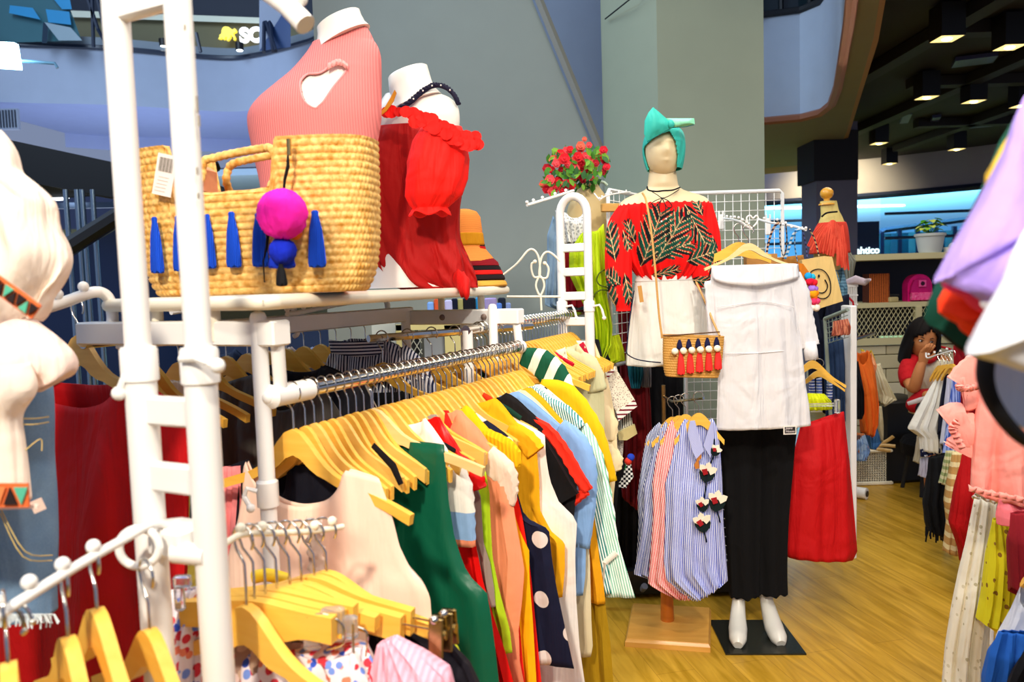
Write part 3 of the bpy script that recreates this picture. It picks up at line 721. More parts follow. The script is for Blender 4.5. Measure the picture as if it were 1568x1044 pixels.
# drops holding the front rail
e0 = V((RA.x, RA.y, 0)); 
g = G(); q = rail(.0); g.tube([V((c0.x, c0.y, XB)) + VV*.012, V((q.x, q.y, q.z)) + UV*.0], .0115, 12); part(g, 'rail_drop', WHITE, t)
g = G(); q = rail(1.0); g.tube([d0 + VV*.012, q], .0115, 12); part(g, 'rail_drop', WHITE, t)
RR_ = .0135
g = G(); g.tube([rail(-.02), rail(1.0)], RR_, 16); part(g, 'rail', CHROME, t)
g = G(); g.tube([rail(-.025), rail(.075)], .0185, 20); part(g, 'rail_sleeve', WHITE, t)
g = G(); g.tube([rail(-.035), rail(-.025)], [.012, .0205], 20); g.ball(rail(-.03), .012, 14, 8); part(g, 'end_cap', WHITE, t)
g = G(); g.ball(rail(1.005), .019, 14, 8); part(g, 'end_cap', WHITE, t)
# left hand rail of the rack (mirror side)
LA = RA + VV*.50 + V((0,0,.086)); LB = LA + UV*.95
g = G(); g.tube([LA, LB], RR_, 12); part(g, 'rail', CHROME, t)
g = G(); g.tube([c1 - VV*.012, LA], .011, 10); part(g, 'rail_drop', WHITE, t)
g = G(); g.tube([L1 + VV*.12 , LB], .011, 10); part(g, 'rail_drop', WHITE, t)

# -------- display deck --------
DZ = 1.334
K = [V((p.x, p.y, DZ)) for p in (at(402, 446, 1.20), at(157, 447, 1.46), at(560, 447, 2.52), at(778, 448, 2.36))]
# order: near right, near left, far left, far right
K[2] = K[3] + (K[1]-K[0])
t = root('display_shelf', (K[0]+K[1]+K[2]+K[3])/4 - V((0,0,.02)), 0, 'cream white tube framed top shelf of the rack carrying the basket and busts', 'shelf')
corner = []
for i in range(4):
    a, b, c = K[i-1], K[i], K[(i+1) % 4]
    for q in (.03, .012): corner.append(b + (a-b).normalized()*q*1.0 + (c-b).normalized()*(0 if q == .03 else .004))
    for q in (.012, .03): corner.append(b + (c-b).normalized()*q + (a-b).normalized()*(0 if q == .03 else .004))
g = G(); g.tube(corner, .0122, 12, closed=True, up=(0,0,1)); part(g, 'frame', IVORY, t)
g = G(); g.add([k + V((0,0,.004)) for k in K] + [k - V((0,0,.004)) for k in K], [(0,1,2,3),(7,6,5,4),(0,4,5,1),(1,5,6,2),(2,6,7,3),(3,7,4,0)]); part(g, 'deck_panel', plain('#D8D2C2', .5), t, smooth=False)
for (p_, h_) in ((at(240, 470, 1.40), 0), (at(327, 470, 1.30), 0), (at(676, 470, 2.40), 0), (at(737, 470, 2.25), 0)):
    g = G(); g.tube([V((p_.x, p_.y, 1.27)), V((p_.x, p_.y, DZ))], .0105, 10); part(g, 'leg', IVORY, t)
g = G(); g.tube(smoothpath([at(55, 476, 1.3), at(100, 462, 1.36), at(145, 447, 1.43), at(165, 455, 1.455), at(172, 480, 1.46), at(172, 498, 1.46)], 5), .0105, 12); part(g, 'hooked_leg', WHITE, t)
g = G(); g.tube(smoothpath([at(440, 463, 1.9), at(450, 462, 1.9), at(451, 480, 1.9), at(456, 508, 1.85), at(450, 515, 1.85)], 5), .006, 8); part(g, 'bracket_hook', WHITE, t); g = G(); g.tube(smoothpath([at(585, 456, 2.2), at(592, 462, 2.2), at(594, 476, 2.2)], 4), .008, 8); part(g, 'bracket_hook', WHITE, t)
# arms under the deck
def arm_px(pts, Y0, Y1, r, nb, label, br=.008, mat=WHITE):
    n = len(pts); P = [at(x, y, Y0 + (Y1-Y0)*i/(n-1)) for i, (x, y) in enumerate(pts)]
    B = [P[0].lerp(P[-1], q/(nb-.5)) for q in range(nb)]
    # balls ride on the curve
    S = smoothpath(P, 8); B = [S[min(int(q/(nb-.4)*(len(S)-1)), len(S)-1)] for q in range(nb)]
    return arm('waterfall_arm', P, r, B, label, br, mat)
arm_px([(440, 481), (470, 476), (520, 466), (580, 456)], 1.75, 2.15, .006, 7, 'white ball studded arm seen in the gap just under the shelf, centre', .0065)
arm_px([(262, 478), (300, 472), (345, 462), (410, 455)], 1.75, 1.95, .006, 5, 'white ball studded arm under the shelf right behind the near ladder', .0065)
arm_px([(60, 474), (85, 466), (120, 455), (150, 447)], 1.28, 1.42, .0085, 3, 'white arm with two balls at the left end of the crossbar', .0095)

# -------- second rail further back --------
SA = V((-.10, 2.08, 1.232)); SB = V((.335, 3.10, 1.232)); SU = (SB-SA).normalized()
def rail2(s): return SA + (SB-SA)*s
t = root('clothes_rail', rail2(.5) - V((0,0,1.232)), 0, 'second chrome garment rail behind the white ladder stand, full of hooks', 'clothes rail')
g = G(); g.tube([rail2(-.05), rail2(1.02)], .0135, 12); part(g, 'rail', CHROME, t)
for s_ in (-.04, 1.0):
    g = G(); q = rail2(s_); g.lathe([(.014, 0), (.014, q.z)], (q.x, q.y, 0), 12); part(g, 'post', WHITE, t)
t = root('sign_frame', at(838, 456, 2.9), 0, 'white scrolled wire sign frame rising above the second rail', 'sign holder')
Yc = 2.62
def W(*pts, n=6, cl=False): 
    g = G(); g.tube(smoothpath([at(x, y, Yc) for x, y in pts], n, cl), .0036, 8, closed=cl, up=(0,1,0)); return g
part(W((760, 428), (790, 405), (808, 384), (818, 383), (825, 395), (827, 415), (826, 425)), 'left_scroll', IVORY, t)
part(W((858, 400), (845, 388), (836, 386), (829, 395), (826, 412), (826, 425)), 'right_scroll', IVORY, t)
g = W((819, 401), (814, 404), (814, 414), (818, 424), (826, 424), (832, 426), (838, 424), (840, 412), (837, 405), (834, 403)); g.ball(at(819, 400.5, Yc), .007, 8, 6); g.ball(at(834, 403, Yc), .007, 8, 6); part(g, 'curl', IVORY, t)
part(W((827, 423), (832, 430), (833, 440), (827, 452), (821, 440), (822, 430), cl=True), 'oval', IVORY, t)
part(W((776, 454), (858, 454), n=2), 'crossbar', IVORY, t); part(W((828, 452), (829, 475), n=2), 'stem', IVORY, t)

# -------- hangers --------
def hanger_outline(hw=.215, drop=.105, th=.045, te=.017):
    up, lo = [], []
    for i in range(-14, 15):
        q = i/14; a = abs(q); x = q*hw
        z = -(drop*.56)*(1-exp(-(x/.055)**2)) - drop*.44*(a**1.8)
        tk = te + (th-te)*exp(-(x/.058)**4)
        up.append((x, z)); lo.append((x*(.985 if a > .9 else 1), z - tk))
    return up + lo[::-1]
def hook_g(r=.0185, wr=.0018, drop=.042, seg=5):
    """hook whose arc hangs on a rail at the origin; shank goes down to z=-drop"""
    g = G(); P = []
    for k in range(12):
        a = radians(-35 + 215*k/11); P.append(V((r*cos(a), 0, r*sin(a))))
    P = P[::-1]; P = P[::-1]
    # arc from right lip over the top to the left, then S back to the centre
    P += [V((-r*.75, 0, -r*.75)), V((-.004, 0, -r*1.35)), V((0, 0, -r*1.7)), V((0, 0, -drop))]
    g.tube(P, wr, seg, up=(0,1,0)); return g
def make_hanger(P, rz, label, group, hw=.215, drop=.105, th=.045, te=.017, thick=.011, mat=None, seg=5, name='wooden_hanger', hdrop=.062, bar=False):
    t = root(name, P, rz, label, 'hanger', group)
    g = G(); g.prism(hanger_outline(hw, drop, th, te), (0,0,-hdrop), (1,0,0), (0,0,1), (0,1,0), thick)
    part(g, 'body', mat or HWOOD, t, local=True, ang=50)
    g = hook_g(drop=hdrop+.004, seg=seg); part(g, 'hook', CHROME, t, local=True, ang=80)
    if bar:
        g = G(); g.tube([V((-hw*.86, 0, -hdrop-drop*.95)), V((hw*.86, 0, -hdrop-drop*.95))], .005, 6); part(g, 'trouser_bar', mat or HWOOD, t, local=True)
    return t
H1 = make_hanger(rail(.028), RZ, 'pale wooden hanger at the front end of the near rail holding the satin top', 'hangers on the near rail', hw=.235, drop=.125, thick=.012, seg=8)
H0 = make_hanger(rail(.06), RZ, 'yellow wooden hanger packed in the row on the near chrome rail', 'hangers packed on the near rail', hw=.185, drop=.112, th=.046, te=.025, thick=.0085)
H0['label'] = H0['label']
H0b = make_hanger(rail(.06), RZ, 'paler wooden hanger among the yellow ones on the near chrome rail', 'pale hangers packed on the near rail', hw=.185, drop=.105, th=.05, te=.027, thick=.0085, mat=wood('#FBD070', '#EDB448', 5, .35, name='pale_hanger_varnish'))
NH = 37
for k in range(1, NH):
    s_ = .06 + .93*k/(NH-1); a = RZ + rnd.uniform(-.09, .09); sx_ = (.72 if s_ < .28 else .93)*rnd.uniform(.97, 1.03)
    P_ = rail(s_) + V((0,0,rnd.uniform(-.001,.001)))
    if k == 1: H0b.location = P_; H0b.scale = (sx_, 1, 1); continue
    clone(H0b if k % 3 == 1 else H0, P_, a, scale=(sx_, 1, 1))
H0.scale = (.72, 1, 1)
H2 = make_hanger(rail2(.02), RZ+.05, 'yellow wooden hanger in the crowded row on the second rail', 'hangers packed on the second rail', hw=.16, drop=.115, th=.046, te=.022, seg=4)
for k in range(1, 30): clone(H2, rail2(.02 + .70*k/29), RZ+.05 + rnd.uniform(-.06, .06))
# extra loose hooks give the bright tangle on the first rail: each hanger's own second loop
H1b = make_hanger(rail(.272), RZ, 'long pale wooden hanger reaching over the dark green dress', 'hangers on the near rail', hw=.245, drop=.10, mat=wood('#F6DCA0', '#E8C070', 5, name='pale_wood'), seg=8)
H3 = make_hanger(LA + UV*.02, RZ, 'wooden hanger on the left rail of the rack behind the crossbar', 'hangers on the left rail of the rack', seg=5)
H3.location = LA + UV*.12
for k in range(2, 14): clone(H3, LA + UV*(.02 + .88*k/13), RZ + rnd.uniform(-.08, .08))
for k, w_ in enumerate(('first', 'second', 'third', 'fourth', 'fifth', 'sixth', 'last')): clone(H3, V((-.33+.058*k, 1.95+.05*k, 1.225)), RZ+rnd.uniform(-.1,.1), label='wooden hanger under the long grey beam, %s of seven from the left' % w_, group='hangers fanned under the long beam')
t = root('clothes_rail', (-.15, 2.1, 0), 0, 'chrome rail hidden behind the long beam in mid rack', 'clothes rail')
g = G(); g.tube([V((-.36, 1.93, 1.225)), V((.06, 2.29, 1.225))], .01, 8); part(g, 'rail', CHROME, t)
# ================= clothes on the near rail =================
def railc(name, label, cat, s, R, mat, L=None, sleeves=(), npx=None, **k):
    O = rail(s) + V((0,0,-.066))
    if npx:
        a = lp(O, RZ, npx[0], npx[1]); k['nw'] = a[0]; k['nz'] = a[1]; k['nf'] = a[1] - lp(O, RZ, npx[0], npx[2])[1]; k['nb'] = k.get('nb', .015)
    k.setdefault('nw', .085); k.setdefault('nz', -.02); k.setdefault('group', 'clothes on the near rail')
    return garment(name, label, cat, O, RZ, L, R, mat, sleeves=sleeves, **k)
railc('satin_blouse', 'pale peach satin sleeveless top, nearest garment on the front rail', 'top', .028,
    [(580, 733), (594, 770), (603, 800), (612, 835), (628, 868), (650, 892), (660, 912), (664, 960), (668, 1060), (672, 1250)], satin('#FFD9C2'),
    L=[(372, 722), (372, 760), (365, 800), (352, 850), (352, 950), (350, 1250)], npx=(529, 718, 782), D=.03, nb=.07, fold=.006, nfold=3, nv=60, nu=44)
# ruffle on the satin top
O = rail(.028) + V((0,0,-.066)); g = G(); rings = []
for i in range(30):
    q = i/29; x, z = lp(O, RZ, 510 + 6*sin(q*3), 780 + 170*q); rings.append([V((x + a*.011 + .004*sin(i*1.9), -.046 - .008*abs(sin(i*1.3+a*2)), z)) for a in (-1.5, -.7, 0, .7, 1.5)])
g.loft(rings, closed=False); mk(g, 'ruffle', satin('#FFE3D2'), parent=bpy.data.objects['satin_blouse'], local=True, solid=.001)
railc('satin_dress', 'dark green satin sleeveless dress on the front rail', 'dress', .27,
    [(681, 680), (684, 720), (688, 765), (697, 820), (712, 865), (730, 893), (746, 900), (752, 930), (760, 990), (768, 1060), (776, 1250)], satin('#0E5A40'),
    L=[(470, 700), (470, 760), (460, 850), (440, 1250)], npx=(628, 676, 760), D=.03, fold=.010, nfold=3, nu=40, ph=1.2)
STP = NT('colour_block_knit'); o_, s_ = STP.obj()
cr = STP.n('ShaderNodeValToRGB'); cr.color_ramp.interpolation = 'CONSTANT'
for i, (p_, c_) in enumerate([(0, '#F2916A'), (.28, '#8FB2DC'), (.5, '#F7F1E6')]):
    e = cr.color_ramp.elements[i] if i < 2 else cr.color_ramp.elements.new(.5); e.position = p_; e.color = hx(c_)
STP.t.links.new(STP.math('MULTIPLY_ADD', s_[2], 4.0, 1.3), cr.inputs[0]); STP.col(cr.outputs[0]); cloth(STP)
railc('striped_knit_blouse', 'cream, pale blue and peach colour block top just right of the green dress', 'top', .325,
    [(690, 700), (697, 760), (700, 850), (712, 1000), (720, 1200)], STP.m, sleeves=[[(686, 712, .030), (698, 745, .036), (703, 790, .034), (707, 835, .030)]])
railc('silk_dress', 'long bright red silky dress between the green dress and the lime top', 'dress', .37,
    [(728, 736), (726, 770), (730, 830), (742, 890), (757, 940), (774, 990), (790, 1050), (800, 1250)], satin('#E3100E'), sleeves=[[(690, 712, .034), (716, 730, .034), (726, 752, .028)]], fold=.012, ph=.4)
railc('lime_blouse', 'lime green top squeezed between the red and the salmon garments', 'top', .415,
    [(744, 722), (750, 755), (752, 790), (756, 850), (766, 900), (782, 962), (786, 1000)], fabric('#B7DC22'), fold=.010, npx=(690, 690, 760))
railc('grey_slip', 'thin grey beige slip edge in front of the lime top', 'top', .40, [(736, 760), (742, 830), (752, 860), (758, 900), (760, 930)], fabric('#9A8C80'), nw=.06)
railc('salmon_blouse', 'salmon peach long blouse with white shoulders on the front rail', 'blouse', .465,
    [(779, 727), (784, 760), (790, 800), (800, 850), (804, 872), (801, 920), (797, 960), (800, 1010), (812, 1060), (815, 1250)], fabric('#FF9C74'), fold=.014, ph=2, smat=fabric('#F6D8C4'), sleeves=[[(745, 700, .030), (770, 722, .030), (778, 745, .022), (777, 772, .016)]])
railc('yellow_knit_blouse', 'golden yellow top with a ribbed knit shoulder on the front rail', 'top', .50,
    [(776, 693), (784, 735), (787, 780), (798, 815), (812, 842), (812, 880), (818, 950), (824, 1050), (828, 1250)], fabric('#FFC60A'), fold=.012, smat=ribbed('#FFC311', .009, 0), sleeves=[[(712, 662, .024), (745, 676, .028), (776, 694, .030), (779, 712, .026)]])
railc('grey_strap_dress', 'beige white garment with a red hem band low between salmon and yellow', 'dress', .475, [(796, 960), (800, 1000), (806, 1050), (812, 1200)], stripes('#D8CDB8', '#E81E14', .3, .85, 2), nw=.05)
railc('red_vest', 'bright red sleeveless garment between the yellow top and the dotted dress', 'vest', .525,
    [(779, 707), (790, 750), (800, 790), (808, 836), (814, 880), (822, 960), (832, 1060), (834, 1200)], fabric('#EE1B0E'), npx=(700, 655, 740))
_O = rail(.55) + V((0,0,-.066)); _a = lp(_O, RZ, 831, 916); _b = lp(_O, RZ, 839, 1008); SPD = abs(_a[1]-_b[1])
railc('dotted_dress', 'navy sleeveless dress with big white polka dots on the front rail', 'dress', .55,
    [(786, 674), (789, 720), (793, 755), (802, 785), (820, 803), (841, 808), (845, 850), (852, 895), (866, 960), (880, 1024)], dots('#131632', '#E9DCD6', SPD, .0185, ox=-_a[0]/SPD, oz=-_a[1]/SPD), npx=(706, 622, 700), fold=.006, D=.018, hem=.0, ph=.6)
railc('mustard_blouse', 'mustard yellow top with a folded flap right of the dotted dress', 'top', .64,
    [(822, 690), (826, 730), (828, 780), (845, 812), (866, 830), (866, 870), (862, 915)], fabric('#FFB413'), sleeves=[[(778, 660, .028), (806, 676, .028), (820, 694, .026)]])
railc('white_vest_dress', 'white crinkled sleeveless dress with a deep armhole on the front rail', 'dress', .675,
    [(834, 666), (836, 700), (842, 735), (856, 768), (884, 795), (881, 850), (883, 920), (888, 990), (898, 1060), (900, 1150)], fabric('#F6EEE8'), fold=.005, npx=(758, 630, 690))
railc('black_red_trim_blouse', 'black short sleeved top with a broad bright red edge on the front rail', 'top', .715,
    [(850, 668), (866, 700), (885, 735), (880, 790), (876, 850)], fabric('#141012'), smat=fabric('#F1301A'),
    sleeves=[[(800, 640, .012), (835, 656, .014), (862, 690, .016), (884, 728, .016), (900, 752, .014)], [(898, 752, .010), (880, 765, .012), (866, 778, .010)]])
O = rail(.715) + V((0,0,-.066))
g = G(); pts = [(836, 664), (858, 700), (878, 735), (890, 752), (866, 766), (862, 780), (846, 745), (838, 700)]
g.prism([lp(O, RZ, *p) for p in pts], (0, -.018, 0), (1,0,0), (0,0,1), (0,1,0), .012); mk(g, 'sleeve_face', fabric('#0E0B0D'), parent=bpy.data.objects['black_red_trim_blouse'], local=True, smooth=False)
railc('light_blue_shirt', 'light blue shirt with soft rounded sleeve on the front rail', 'shirt', .765,
    [(880, 672), (898, 700), (902, 760), (898, 830), (897, 880), (893, 912)], fabric('#86AEE2'), sleeves=[[(855, 655, .026), (880, 680, .034), (890, 715, .038), (890, 770, .036), (884, 835, .030)]], fold=.006)
railc('lace_trim_dress', 'cream beige dress ending in a scalloped lace hem under the blue shirt', 'dress', .80,
    [(890, 690), (898, 780), (904, 860), (906, 950), (908, 990), (905, 1006)], fabric('#E2D2AC'), fold=.006)
railc('mustard_tie_dress', 'deep mustard dress with loose tie ends below the striped shirt', 'dress', .845,
    [(898, 690), (906, 760), (916, 830), (926, 900), (928, 925)], fabric('#E9A312'), fold=.012)
railc('olive_skirt', 'long olive gold skirt reaching down behind the lace hem', 'skirt', .86, [(900, 700), (925, 900), (936, 980), (941, 1050), (944, 1150)], fabric('#B08A12'), fold=.012)
railc('mint_striped_shirt', 'mint green and white striped long shirt with knotted sleeve, front rail', 'shirt', .885,
    [(900, 668), (915, 720), (938, 790), (950, 840), (962, 880), (973, 916)], stripes('#7FC6A6', '#F4FFF8', .0062, .62, 0, .22), sleeves=[[(888, 652, .020), (908, 700, .026), (922, 770, .028), (932, 850, .028), (940, 912, .034)]], fold=.004)
railc('teal_striped_shirt', 'dark teal and white pinstriped shirt in front of the mint one', 'shirt', .865,
    [(880, 640), (900, 690), (918, 760), (930, 850), (936, 910)], stripes('#1F7F80', '#F3FFFA', .0062, .5, 0, .2), sleeves=[[(820, 612, .018), (862, 634, .026), (884, 660, .026)]], fold=.004)
g = G(); g.tube([at(925, 862, 1.87), at(944, 846, 1.86)], .007, 6, flat=.4); g.tube([at(926, 860, 1.87), at(922, 912, 1.87)], .007, 6, flat=.4); 
mk(g, 'cotton_ribbon', fabric('#F4EEE2'), label='white cotton ribbon tied round the striped sleeve end', cat='ribbon')
railc('white_diagonal_blouse', 'white top with black dashes peeping above the teal stripes', 'top', .91,
    [(888, 640), (897, 670), (902, 700)], spots('#EFE9DC', ['#222222', '#111111'], 60, .3), sleeves=[[(826, 610, .012), (862, 628, .016), (888, 650, .014)]])
railc('yellow_blazer', 'mustard yellow blazer with wide smooth shoulder at the far end of the front rail', 'blazer', .945,
    [(890, 612), (912, 645), (926, 690), (934, 735), (938, 800), (934, 860)], fabric('#E8B60C'), sleeves=[[(828, 592, .020), (868, 606, .032), (902, 655, .034), (920, 700, .028), (932, 738, .022)]], smat=fabric('#E8B60C'), fold=.004)
railc('bold_striped_blouse', 'white top with bold dark green bars on the last hanger of the front rail', 'top', 1.02,
    [(862, 560), (878, 590), (882, 620), (884, 700)], stripes('#F4F0DC', '#0D5238', .062, .55, 0, -.5), sleeves=[[(798, 545, .022), (828, 556, .040), (850, 580, .044), (860, 608, .040)]], fold=.004)
# small things between the hangers at the top
for i, (s, pts, c, lb) in enumerate([
    (.16, [(575, 680), (606, 712), (618, 740)], '#0D0A10', 'thin black strap over the hangers left of the green dress'),
    (.36, [(652, 668), (684, 682), (700, 690)], '#101018', 'black shoulder strap lying across the front row of hangers'),
    (.60, [(708, 622), (736, 646), (760, 660)], '#14142A', 'dark navy collar point sticking up among the hangers'),
    (.66, [(757, 612), (782, 628), (800, 640)], '#0C3A2C', 'dark green collar edge among the hangers'),
    (.70, [(742, 603), (752, 610), (764, 620)], '#EE3A16', 'small orange red collar edge among the hangers')]):
    O = rail(s) + V((0, 0, -.066)); g = G(); g.tube([V((*lp(O, RZ, *p), 0)).xzy - V((0, .008, 0)) for p in pts], [.006, .008, .006], 6, flat=.4)
    mk(g, 'garment_strap', fabric(c), loc=O, rz=RZ, local=True, label=lb, cat='strap', group='straps among the hangers')

# clothes of the second rail (seen right of it, through and beside the far ladder)
def rail2c(name, label, cat, s, R, mat, L=None, sleeves=(), **k):
    O = rail2(s) + V((0,0,-.066)); k.setdefault('nw', .085); k.setdefault('group', 'clothes on the second rail')
    return garment(name, label, cat, O, RZ+.05, L, R, mat, sleeves=sleeves, **k)
rail2c('cream_dress', 'plain cream dress seen behind the tubes of the slim ladder', 'dress', .30, [(850, 560), (868, 600), (880, 700), (900, 850)], fabric('#E9DDBE'))
rail2c('red_collar_blouse', 'top with a bright crimson collar strip in front of the ladder', 'top', .45, [(868, 556), (876, 590), (880, 650), (884, 760)], fabric('#E8E0C4'), sleeves=[[(828, 532, .008), (850, 545, .012), (878, 560, .008)]], smat=fabric('#C8102E'))
rail2c('sage_blouse', 'pale sage beige top framed by the ladder rungs', 'top', .55, [(905, 556), (918, 575), (925, 600), (928, 700), (936, 860)], fabric('#C4C29A'), sleeves=[[(860, 545, .03), (898, 562, .045), (912, 600, .04)]])
rail2c('crimson_flower_blouse', 'dark crimson flowered blouse edge beside the ladder foot', 'blouse', .62, [(918, 600), (922, 640), (920, 700)], spots('#D8C9A0', ['#B01030', '#7A1030'], 40, .6))
rail2c('ruffled_peach_blouse', 'cream peach blouse with stacked ruffled sleeves between ladder and dark dress', 'blouse', .72, [(935, 600), (944, 650), (946, 700), (940, 760), (938, 830)], fabric('#F0DDB0'), sleeves=[[(915, 610, .03), (926, 650, .05), (930, 675, .03)], [(928, 680, .03), (934, 705, .05), (938, 722, .03)]])
rail2c('black_ruffle_blouse', 'black sleeve puff under the peach ruffles', 'top', .78, [(944, 690), (950, 720), (946, 760), (944, 800)], BLACK, sleeves=[[(932, 690, .03), (940, 712, .042), (936, 735, .03)]])
rail2c('floral_cropped_jacket', 'white filigree print jacket sleeve with maroon and white cuff stripes', 'jacket', .9, [(950, 590), (958, 640), (952, 720)], lace('#F2EAD8', '#C8B8A8', 120))
def quad(name, px, Y, th, mat, **k):
    P = [at(x, y, Y if not isinstance(Y, (list, tuple)) else Y[i]) for i, (x, y) in enumerate(px)]; n = (P[1]-P[0]).cross(P[2]-P[0]).normalized(); g = G(); m = len(P)
    if n.dot(P[0]-CAM) < 0: n = -n
    g.add(P + [p + n*th for p in P], [tuple(range(m)), tuple(range(m, 2*m))[::-1]] + [(i, (i+1) % m, m+(i+1) % m, m+i) for i in range(m)])
    return mk(g, name, mat, smooth=False, **k)
JK = bpy.data.objects['floral_cropped_jacket']
t = root('jacket_sleeve', at(950, 600, 2.85), 0, 'broad flat jacket sleeve in cream filigree print ending in maroon stripes', 'sleeve')
quad('sleeve_panel', [(905, 560), (942, 562), (972, 612), (946, 634), (925, 600)], 2.85, .02, lace('#EFE6D2', '#B8A898', 130), parent=t)
quad('cuff', [(972, 612), (976, 622), (947, 645), (944, 632)], 2.84, .022, stripes('#7A1028', '#F4F0EA', .016, .62, 2), parent=t)
quad('cuff', [(924, 578), (938, 562), (942, 567), (926, 584)], 2.84, .022, stripes('#7A1028', '#F4F0EA', .016, .62, 2), parent=t)
for i, (c, x, y, r) in enumerate([('#1FA04A', 952, 714, 7), ('#E83A28', 962, 706, 6), ('#2446C8', 966, 700, 6), ('#E84A30', 942, 718, 5), ('#D81E30', 938, 725, 5)]):
    g = G(); g.ball(at(x, y, 2.9), r*2.9/1180, 10, 7); mk(g, 'pompom', fabric(c), label=['green pompom of the trimming left of the striped shirts', 'orange red pompom beside the blue one', 'blue pompom, rightmost of the trimming', 'orange pompom left of the green one', 'small red pompom, lowest of the trimming'][i], cat='pompom', group='pompom trimming')
def checks():
    t = NT('checked_fabric'); o, s = t.obj(); c = t.n('ShaderNodeTexChecker'); c.inputs['Scale'].default_value = 110; c.inputs[1].default_value = hx('#F4F4F0'); c.inputs[2].default_value = hx('#101018'); t.t.links.new(o, c.inputs[0]); t.col(c.outputs[0]); cloth(t); return t.m
quad('checked_ruffle', [(940, 722), (966, 708), (970, 730), (958, 748), (942, 744)], 2.9, .03, checks(), label='black and white checked ruffle below the pompoms', cat='ruffle')
quad('striped_cuff', [(950, 636), (966, 632), (970, 660), (954, 668)], 2.92, .02, stripes('#15151C', '#EDE8D8', .008, .5, 0), label='small black and cream striped cuff under the filigree sleeve', cat='cuff')
quad('cream_ruffle', [(946, 662), (972, 650), (976, 664), (960, 674), (948, 674)], 2.90, .02, fabric('#D8C68A'), label='cream frill under the striped cuff', cat='ruffle')
# ================= things on the shelf =================
def rows_loft(rows, Yc, ratio=0.6, seg=28, n=4, yoff=None, tilt=None, sq=1.0):
    """rows (py, xl, xr) -> horizontal elliptical rings round the depth Yc (world)"""
    S = smoothpath([V(r[:3]) for r in rows], n); rings = []
    for i, r in enumerate(S):
        c = at((r.y+r.z)/2, r.x, Yc); a = abs(at(r.z, r.x, Yc).x - at(r.y, r.x, Yc).x)/2
        k = i/(len(S)-1); rt = ratio(k) if callable(ratio) else ratio; dy = yoff(k) if yoff else 0
        tz = a*tilt(k) if tilt else 0
        rings.append([c + V((a*cos(t)*1.0, a*rt*sin(t)*(abs(sin(t))**(sq-1) if sq != 1 else 1) + dy, tz*cos(t))) for t in [2*pi*j/seg for j in range(seg)]])
    return rings
DT = DZ + .0125
def onto(p, z=DT): return V((p.x, p.y, z))

# ---- woven basket bag ----
BL, BR = at(209, 436, 1.40), at(567, 434, 1.315); BL.z = BR.z = DT
ex = (BR-BL); BW = ex.length/2; ex.normalize(); BRZ = atan2(ex.y, ex.x); BC = (BL+BR)/2 + V((-ex.y, ex.x, 0))*.045
t = root('straw_bag', BC, BRZ, 'large golden woven straw handbag with cut out handles and blue tassels on the shelf', 'bag')
STRAW = NT('golden_straw'); o_, s_ = STRAW.obj()
nz_ = STRAW.n('ShaderNodeTexNoise'); nz_.inputs['Scale'].default_value = 90; nz_.inputs['Detail'].default_value = 3; STRAW.t.links.new(o_, nz_.inputs['Vector'])
cr = STRAW.n('ShaderNodeValToRGB'); cr.color_ramp.elements[0].color = hx('#C98A2C'); cr.color_ramp.elements[0].position = .3; cr.color_ramp.elements[1].color = hx('#FFD582'); cr.color_ramp.elements[1].position = .75
STRAW.l(nz_, 0, cr, 0); STRAW.col(cr.outputs[0]); STRAW.b.inputs['Roughness'].default_value = .55
def strawbag(BW, BD, BH, dip, cell, rowh, nc, nr, amp, inner=True):
    g = G(); rings = []
    def T(x):
        if dip is None: return BH
        c, h, z = dip; q = (abs(x-c)-h)/.012; q = min(max(q, 0), 1)
        return z + (BH-z)*q
    for side in ((1,) if not inner else (1, .93)):
        R_ = []
        for i in range(nr+1):
            w_ = i/nr; ring = []
            for j in range(nc):
                a = 2*pi*j/nc; ca, sa = cos(a), sin(a); p = 2/3.2
                X = BW*side*math.copysign(abs(ca)**p, ca); Y = BD*(side if side == 1 else .86)*math.copysign(abs(sa)**p, sa)
                top = T(X); z = top*w_
                k = 1 - .10*exp(-z/.03) - .05*exp(-z/.10)+.0
                if side == 1:
                    arc_ = a/(2*pi) * (2*pi*sqrt((BW*BW+BD*BD)/2))*1.05
                    r = z/rowh; d = amp*(abs(sin(pi*r))**.6)*(.45+.55*abs(sin(pi*arc_/cell + pi*.5*int(r))))
                else: d = 0
                L_ = hypot(X, Y*3) or 1; ring.append(V((X*k + d*X/L_*.6, Y*(k*.98+.02) + d*(Y*3/L_), z)))
            R_.append(ring)
        if side != 1: rings += R_[::-1]
        else: rings += R_
    g.loft(rings, cap=(True, True)); return g
BH = .262
DIPL, DIPR = lp(BC, BRZ, 303, 250)[0], lp(BC, BRZ, 444, 250)[0]; DIP = ((DIPL+DIPR)/2, (DIPR-DIPL)/2, .172)
part(strawbag(BW, .078, BH, DIP, .0160, .0122, 380, 130, .0050), 'body', STRAW.m, t, local=True, ang=80)
def rope(pts, r, parent, name, seg=10, mat=None, closed=False, tw=.012):
    P = smoothpath(pts, 10, closed); g = G(); L_ = 0; rr = []
    for i, p in enumerate(P):
        if i: L_ += (P[i]-P[i-1]).length
        rr.append(r*(1+.10*sin(2*pi*L_/tw)))
    g.tube(P, rr, seg, closed=closed); return part(g, name, mat or STRAW.m, parent, local=True)
